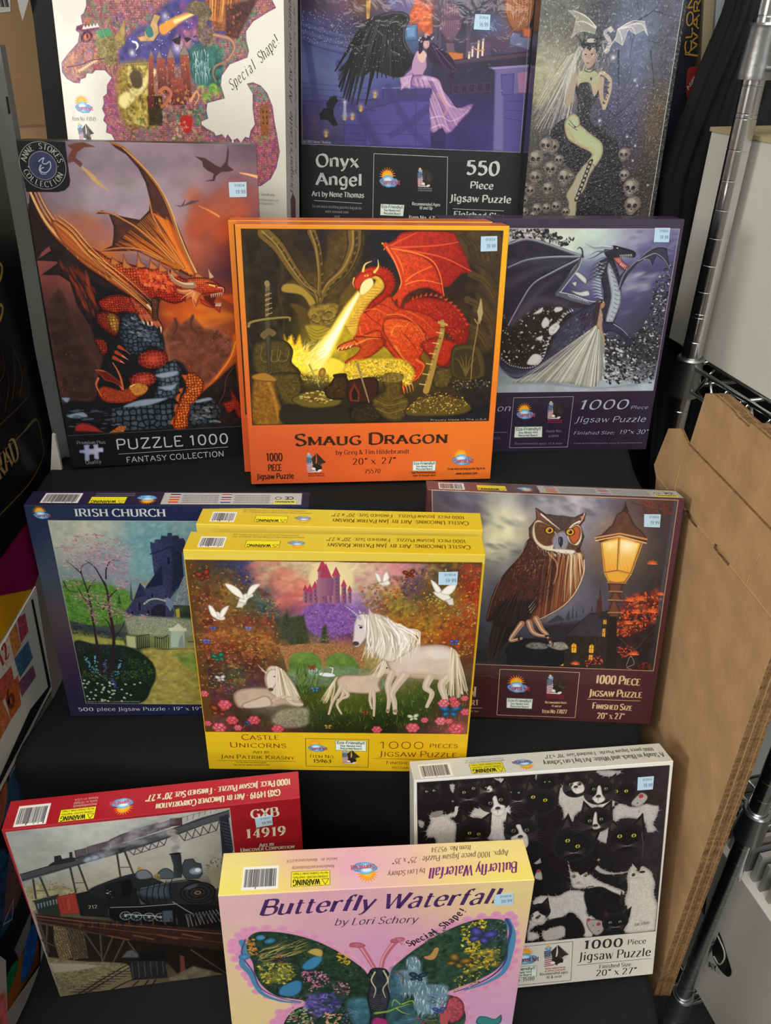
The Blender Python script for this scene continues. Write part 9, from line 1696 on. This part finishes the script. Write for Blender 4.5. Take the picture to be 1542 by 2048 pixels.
	flat_thing('display_tray', 'black tray edge behind the white dragon-shape box', 'tray', 'rim', [q], on_y(1.45), (0, 1, 0), .03, [mat('black_gloss', '111214', .3)])
	q = P("-853 -91 -823 -92 -838 -34 -862 8 -864 -14 -864 -34")
	flat_thing('plastic_film', 'scrap of white plastic film by the black tray, upper left', 'film', 'sheet', [q], on_y(1.44), (0, 1, 0), .0006, [mat('white_film', '8c8c88', .4)])
	q = P("-1187 -192 -910 -194 -986 -40 -987 284 -1011 419 -1085 2795 -1283 2798 -1245 421 -1232 -38")
	t, T3 = flat_thing('cardboard_carton', 'dark brown cardboard carton behind the display, upper left corner', 'carton', 'body', [q], on_y(1.7), (0, 1, 0), .2, [mat('brown_carton', '6c5334', .8, vary=.2, vscale=6)])
	plate('shipping_label', [P("-1097 -84 -1029 -85 -1045 -12 -1117 -6")], lambda a_, b_: T3(a_, b_) + Vector((0, -.0008, 0)), (0, 1, 0), .0006, [mat('label_paper', '8c8c88', .6)], t)
	mb = MB(); ll = P("-1099 -23 -1047 -25 -1033 -73")
	for i in range(9): x = ll[0][0] + (ll[1][0] - ll[0][0]) * i / 8.5; a0 = T3(x, ll[0][1]) + Vector((0, -.0012, 0)); mb.box(a0.x, a0.y, a0.z, a0.x + .0022 + .002 * (i % 2), a0.y + .0003, a0.z + .05)
	mb.build('barcode', mat('ink_dark', '2c2c2c', .6), t)
	q = P("-1009 253 -911 249 -913 293 -941 461 -1135 2786 -1245 2788 -1014 462 -1014 307")
	flat_thing('cardboard_carton', 'small brown carton below the dark carton, behind the round-badge dragon box', 'carton', 'body', [q], on_y(1.55), (0, 1, 0), .04, [mat('tan_carton', '74583c', .8, vary=.25, vscale=12)])
def build_behind_right():
	q = P("697 -166 730 -166 749 -50 765 221 793 563 737 563 711 221 684 -49")
	t, T3 = flat_thing('board_game_box', 'navy game box with yellow block lettering, behind the pale lady puzzle', 'game box', 'carton', [q], on_y(1.5), (0, 1, 0), .06, [mat('card_navy', '0f1626', .45)])
	f_ = Vector((0, -.0012, 0))
	plate_text(t, T3, [('CLONE', P("743 62 721 -89"), 15, 'b8922c', 'bold'), ('WARS', P("756 54 739 -79"), 15, 'b8922c', 'bold')], f_)
	plate('trim_line', [P("728 60 762 64 761 68 729 65")], lambda a_, b_: T3(a_, b_) + f_, (0, 1, 0), .0005, [mat('yellow_line', 'a8842c', .5)], t)
	plate('badge', [smoothline(P("744 95 768 92 774 119 768 150 755 159 746 130"), 4, True)], lambda a_, b_: T3(a_, b_) + f_, (0, 1, 0), .0005, [mat('red_badge', '8c2420', .5)], t)
	plate_text(t, T3, [('Ages', P("754 141 767 112"), 9, 'c0b8b0', 'bold')], f_ * 1.8)
	q = P("720 -166 748 -166 772 -50 784 32 779 119 774 119 746 -50")
	flat_thing('board_game_box', 'cream cardboard box edge between the navy box and the black drape', 'box', 'side', [q], on_y(1.49), (0, 1, 0), .05, [mat('cream_card', 'a89c80', .6, vary=.1)])
	q = P("747 -166 797 -167 813 -50 798 64 786 32 773 -50")
	flat_thing('board_game_box', 'pale blue box top peeking above the black drape', 'box', 'side', [q], on_y(1.485), (0, 1, 0), .05, [mat('pale_blue_card', 'b0bcc4', .5, vary=.15, vscale=20)])
POSTS = ((.506, 1.245), (.615, .832))
LEVELS = (-.028, -.50, -1.12, -1.70)
def build_rack():
	t = thing('wire_rack', 'chrome wire shelving rack with ringed posts on the right side', 'shelf rack', U(.506, 1.245, -1.875)); l = t.location
	E = Vector((.9669, .2553, 0)); r = .0159
	def post(x, y):
		pr = []; z = -1.87; k = 0
		while z < .5:
			pr += [(z, r), (z + .0385, r), (z + .0392, r * .975), (z + .0402, r * .975), (z + .0409, r)]
			if k % 7 == 0: pr += [(z + .0445, r), (z + .0452, r * .975), (z + .0462, r * .975), (z + .0469, r)]
			z += .0409; k += 1
		pr = sorted(set(pr)); n = 48; mb = MB(); vs = [U(x + math.cos(2 * math.pi * j / n) * q, y + math.sin(2 * math.pi * j / n) * q, zz) - l for zz, q in pr for j in range(n)]
		mb.add(vs, [(i * n + j, i * n + (j + 1) % n, (i + 1) * n + (j + 1) % n, (i + 1) * n + j) for i in range(len(pr) - 1) for j in range(n)])
		mb.add([vs[-n + j] for j in range(n)], [tuple(range(n))]); o = mb.build('post', CHROME, t); smooth_by_angle(o, 10)
	for ends in POSTS: post(*ends)
	ex = [(.506 + .95 * .9669, 1.245 + .95 * .2553), (.615 + .95 * .9669, .832 + .95 * .2553)]
	for ends in ex: post(*ends)
	for lv in LEVELS:
		for (x, y) in list(POSTS) + ex:
			mb = MB(); n = 24; rp = [(-.036, .0185), (-.036, .0245), (-.030, .0250), (.024, .0215), (.028, .0225), (.031, .0205), (.031, .0165)]
			vs = [U(x + math.cos(2 * math.pi * j / n) * q, y + math.sin(2 * math.pi * j / n) * q, lv + dz) - l for dz, q in rp for j in range(n)]
			mb.add(vs, [(i * n + j, i * n + (j + 1) % n, (i + 1) * n + (j + 1) % n, (i + 1) * n + j) for i in range(len(rp) - 1) for j in range(n)])
			smooth_by_angle(mb.build('collar', DULL, t), 35)
		sh = MB(); a = Vector((*POSTS[0], lv)); c = Vector((*POSTS[1], lv)); T = lambda v: U(v.x, v.y, v.z) - l
		dirv = (c - a); ln = dirv.length; dirv = dirv / ln
		def rod(p0, p1, rr=.0032): sh.tube([T(p0), T(p1)], rr * S, 8)
		zt, zb = Vector((0, 0, .018)), Vector((0, 0, -.022))
		for off in (0, .95):
			A, B_ = a + E * off, c + E * off; rod(A + zt + dirv * .02, B_ + zt - dirv * .02, .0042); rod(A + zb + dirv * .02, B_ + zb - dirv * .02, .0042)
			for k in range(7): s0 = .03 + (ln - .06) * k / 7; s1 = .03 + (ln - .06) * (k + .5) / 7; s2 = .03 + (ln - .06) * (k + 1) / 7; rod(A + zb + dirv * s0, A + zt + dirv * s1, .0026); rod(A + zt + dirv * s1, A + zb + dirv * s2, .0026)
		for e0 in (a, c):
			rod(e0 + zt + E * .02, e0 + zt + E * .93, .0042); rod(e0 + zb + E * .02, e0 + zb + E * .93, .0042)
			for k in range(14): s0 = .03 + .89 * k / 14; s1 = .03 + .89 * (k + .5) / 14; s2 = .03 + .89 * (k + 1) / 14; rod(e0 + zb + E * s0, e0 + zt + E * s1, .0026); rod(e0 + zt + E * s1, e0 + zb + E * s2, .0026)
		sh.build('shelf_frame', CHROME, t, smooth=True)
		for k in range(1, 30):
			wr = MB(); p0 = a + E * (.03175 * k) + zt; p1 = c + E * (.03175 * k) + zt; wr.tube([T(p0), T(p1)], .0027 * S, 6); wr.build('shelf_wire', CHROME, t, smooth=True)
		cr_ = MB()
		for k in (1, 2): p0 = a + dirv * (ln * k / 3) + zt - Vector((0, 0, .006)); cr_.tube([T(p0), T(p0 + E * .95)], .0036 * S, 8)
		cr_.build('cross_bar', CHROME, t, smooth=True)
def carton(label, s0, s1, z0, z1, off, depth, m, name='white_carton', lid=True):
	"""closed shipping carton on a rack shelf, face parallel to the rack side"""
	A = R0 - RN * off + RD * s0; B_ = R0 - RN * off + RD * s1; E = -RN
	foot = U(A.x, A.y, z0); t = thing(name, label, 'carton', foot); c = lambda p, z: U(p.x, p.y, z) - foot
	mb = MB(); mb.hexa([c(A, z0), c(B_, z0), c(B_ + E * depth, z0), c(A + E * depth, z0), c(A, z1), c(B_, z1), c(B_ + E * depth, z1), c(A + E * depth, z1)]); bevel(mb.build('body', m, t), .0015, 2)
	if lid:
		mb = MB(); e = .002; q0 = A - E * e - RD * e; q1 = B_ - E * e + RD * e; mb.hexa([c(q0, z1 - .004), c(q1, z1 - .004), c(q1 + E * depth * .49, z1 - .004), c(q0 + E * depth * .49, z1 - .004), c(q0, z1 + .002), c(q1, z1 + .002), c(q1 + E * depth * .49, z1 + .002), c(q0 + E * depth * .49, z1 + .002)]); mb.build('flap', mat('tan_edge', 'a89878', .7), t)
	return t, foot
def build_rack_goods():
	shelf = lambda i: LEVELS[i] + .018 + .0035
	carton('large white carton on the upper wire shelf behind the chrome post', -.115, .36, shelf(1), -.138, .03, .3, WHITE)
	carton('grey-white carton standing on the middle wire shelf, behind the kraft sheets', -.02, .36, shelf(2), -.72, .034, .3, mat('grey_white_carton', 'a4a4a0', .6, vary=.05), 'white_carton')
	t1, f1 = carton('grey carton with a torn black logo on the lower wire shelf', -.03, .20, shelf(3), -1.36, .034, .28, mat('shaded_carton', '8c8c8a', .6, vary=.05), 'white_carton', False)  # shade falling on this carton is put into its grey
	t2, f2 = carton('open white carton with a black oval logo, holding comic boards', .215, .62, shelf(3), -1.30, .034, .28, mat('lightened_carton', 'e2e1da', .55, vary=.03), 'comic_carton', False)  # white card lightened here in place of light that misses it
	o3 = lambda f_: (lambda a_, b_: on_r(.0325)(a_, b_) - f_)
	plate('logo_oval', [smoothline(P("636 2297 621 2217 638 2204 693 2242 716 2265 710 2297 674 2315"), 4, True)], o3(f2), RN, -.0005, [BLACK], t2)
	mb = MB(); pl = smoothline(P("634 2217 670 2231 681 2259 673 2299 649 2300"), 5); pl = [on_r(.0315)(x, y) - f2 for x, y in pl]; mb.tube(pl, .0012, 6); mb.build('logo_swoosh', WHITE, t2)
	plate_text(t2, o3(f2), [('AY', P("648 2361 679 2332"), 18, '1c1c1e', 'bold'), ('TM', P("681 2333 690 2324"), 5, '1c1c1e', 'sans')], RN * .001)
	plate('logo_patch', [P("482 2143 510 2109 553 2148 569 2222 536 2230 503 2225")], o3(f1), RN, -.0005, [BLACK], t1)
	plate_text(t1, o3(f1), [('PI', P("526 2230 569 2222"), 26, '8c8c8a', 'bold')], RN * .001)
	E = -RN; rg = random.Random(4)
	for k in range(16):
		s0 = .26 + k * .0215; A = R0 + E * .05 + RD * s0; h = -1.255 + rg.random() * .03; foot = U(A.x, A.y, shelf(3) + .005)
		mb = MB(); c = lambda p, z: U(p.x, p.y, z) - foot; w = .006 + .004 * rg.random()
		mb.hexa([c(A, shelf(3) + .005), c(A + RD * w, shelf(3) + .005), c(A + RD * w + E * .24, shelf(3) + .005), c(A + E * .24, shelf(3) + .005), c(A - RD * .01, h), c(A + RD * (w - .01), h), c(A + RD * (w - .01) + E * .24, h), c(A + E * .24 - RD * .01, h)])
		o = mb.build('comic_book', mat('comic_%d' % (k % 4), ('a8a8a4', '8c8c8c', 'b4b0a8', '7c7c80')[k % 4], .4)); o.location = foot
		tag(o, 'bagged comic standing on edge in the open white carton with the oval logo', 'comic', 'bagged comics in the open carton')
def build_cardboard():
	main = P("1510 729 1446 698 1395 708 1183 684 1021 667 922 661 914 700 914 864 906 1254 897 1804 917 1845 1283 1465 1393 1173 1519 854 1546 837")
	slots = [P("1334 823 1321 818 1265 813 1264 820 1275 825 1333 833"), P("1183 801 1173 797 1112 792 1109 799 1119 803 1182 811")]
	tall = P("1383 593 1345 579 1257 572 1241 574 1186 569 1184 560 1096 552 1002 540 922 661 914 864 906 1254 897 1804 917 1845 1283 1465 1519 854 1401 718")
	def sheet(i, out, X, lab, holes=()):
		j = 2.2 * math.sin(i * 2.3); o_ = [np.asarray(out) + (j, j * .6)] + [h + (j, j * .6) for h in holes]
		foot = U(X, .6, -1.207); t = thing('flattened_box', lab, 'cardboard', foot, group='flattened cardboard boxes leaning on the rack')
		plate('sheet', o_, lambda a_, b_: on_x(X)(a_, b_) - foot, (1, 0, 0), .0029, [KRAFT, KRAFT_EDGE], t)
		return t, foot
	t, f_ = sheet(0, main, .400, 'foremost flattened kraft box with two slots, leaning against the chrome rack', slots)
	mb = MB()
	for q in (P("1515 848 1411 835 1333 823"), P("1263 816 1182 802"), P("1109 796 1026 786 853 767"), P("1394 709 1405 760 1405 819"), P("1029 719 1039 766 1039 792")):
		for i in range(len(q) - 1):
			a0, a1 = [on_x(.3994)(*p) - f_ for p in (q[i], q[i + 1])]; mb.tube([a0, a1], .0007, 6)
	mb.build('crease', KRAFT, t)
	for i in range(1, 6): sheet(i, tall, .400 + i * .0039, ('second', 'third', 'fourth', 'fifth', 'rearmost')[i - 1] + ' flattened kraft box from the front of the leaning stack')
def build_lamps():
	for x, y in ((-1.0, -.6), (.5, .55), (0.0, -1.2)):
		t = thing('ceiling_lamp', 'fluorescent ceiling lamp, ' + ('above the display' if y > 0 else 'left of the camera' if x < -.8 else 'added behind the camera as fill'), 'lamp', (x, y, 2.85)); mb = MB(); mb.box(-.65, -.2, -.06, .65, .2, 0); mb.build('housing', mat('lamp_housing', 'd0d0d0', .5), t)

	t = thing('fill_light_panel', 'flat fill light panel added on the unseen left wall', 'lamp', (-2.6, -.7, 1.6)); mb = MB(); mb.box(0, -.5, 0, .22, .5, .62); mb.build('housing', mat('lamp_housing', 'd0d0d0', .5), t)
	mb = MB()
	for a in ((.72, -2.2, 1.6, 1.58, -2.14, 1.66), (.72, -2.2, 2.14, 1.58, -2.14, 2.2), (.72, -2.2, 1.66, .78, -2.14, 2.14), (1.52, -2.2, 1.66, 1.58, -2.14, 2.14)): mb.box(*a)
	mb.build('glare_light_frame', mat('glare_frame', 'b8b8b4', .5))['kind'] = 'structure'  # frame made up to house the added glare light

def build_boxes():
	defs = [
		('castle', 'white jigsaw box with a dragon-shaped castle scene, upper left', 'c4c0b8', art_dragonshape, .12, .2),
		('onyx', 'black jigsaw box with a black-winged lady seated on blue stone', '1a1a1d', art_onyx, .22, .3),
		('skull', 'narrow black jigsaw box with a pale-haired lady among skulls', '1c1b1d', art_skulls, .6, .5),
		('anne', 'tall black jigsaw box with a red dragon on rocks and a round badge', '15171a', art_crag, .1, .1),
		('smaug', 'orange jigsaw box with a fire-breathing red dragon, in front of its twin', 'd9702a', art_treasure, .25, .2),
		('moon', 'dark purple jigsaw box with a silver dragon and a lady in white', '33293f', art_frost, .3, .25),
		('irish', 'dark blue jigsaw box with a stone church and pink blossom trees', '1c2040', art_church, .35, .25),
		('unic', 'yellow jigsaw box with white unicorns, in front of its twin', 'd8b426', art_unicorns, .15, .15),
		('owl', 'maroon jigsaw box with a horned owl beside a lit street lamp', '472428', art_owl, .35, .25),
		('train', 'red jigsaw box with a black steam train under a bridge', '7c1820', art_train, .35, .25),
		('cats', 'white jigsaw box with a crowd of black-and-white cats', 'd2d2cc', art_cats, .25, .2),
		('butt', 'pink and yellow jigsaw box with a large butterfly, nearest to the camera', 'd8b48c', art_butterfly, .2, .2)]
	done = {}
	for key, label, side, fn, film, wr in defs:
		b = PuzzleBox(key, 'puzzle_box', label, side, film=film, wrinkle=wr); fn(b); b.finish(); done[key] = b
	for key, src, label in (('smaug2', 'smaug', 'orange jigsaw box directly behind the fire-breathing dragon box, showing at its left'), ('unic2', 'unic', 'yellow jigsaw box directly behind the white unicorns box, showing only its top')):
		r = done[src].root.copy(); C.objects.link(r); r.matrix_world = pose_matrix(*BOX_POSE[key][:6]); r['label'] = label
		for ch in done[src].root.children:
			if key == 'smaug2' and ch.name.startswith('price'): continue
			c = ch.copy(); C.objects.link(c); c.parent = r
			for g in ch.children: d = g.copy(); C.objects.link(d); d.parent = c
build_room(); build_cloth(); build_drape(); build_backdrop(); build_left(); build_behind_right(); build_rack(); build_rack_goods(); build_cardboard(); build_lamps(); build_boxes()
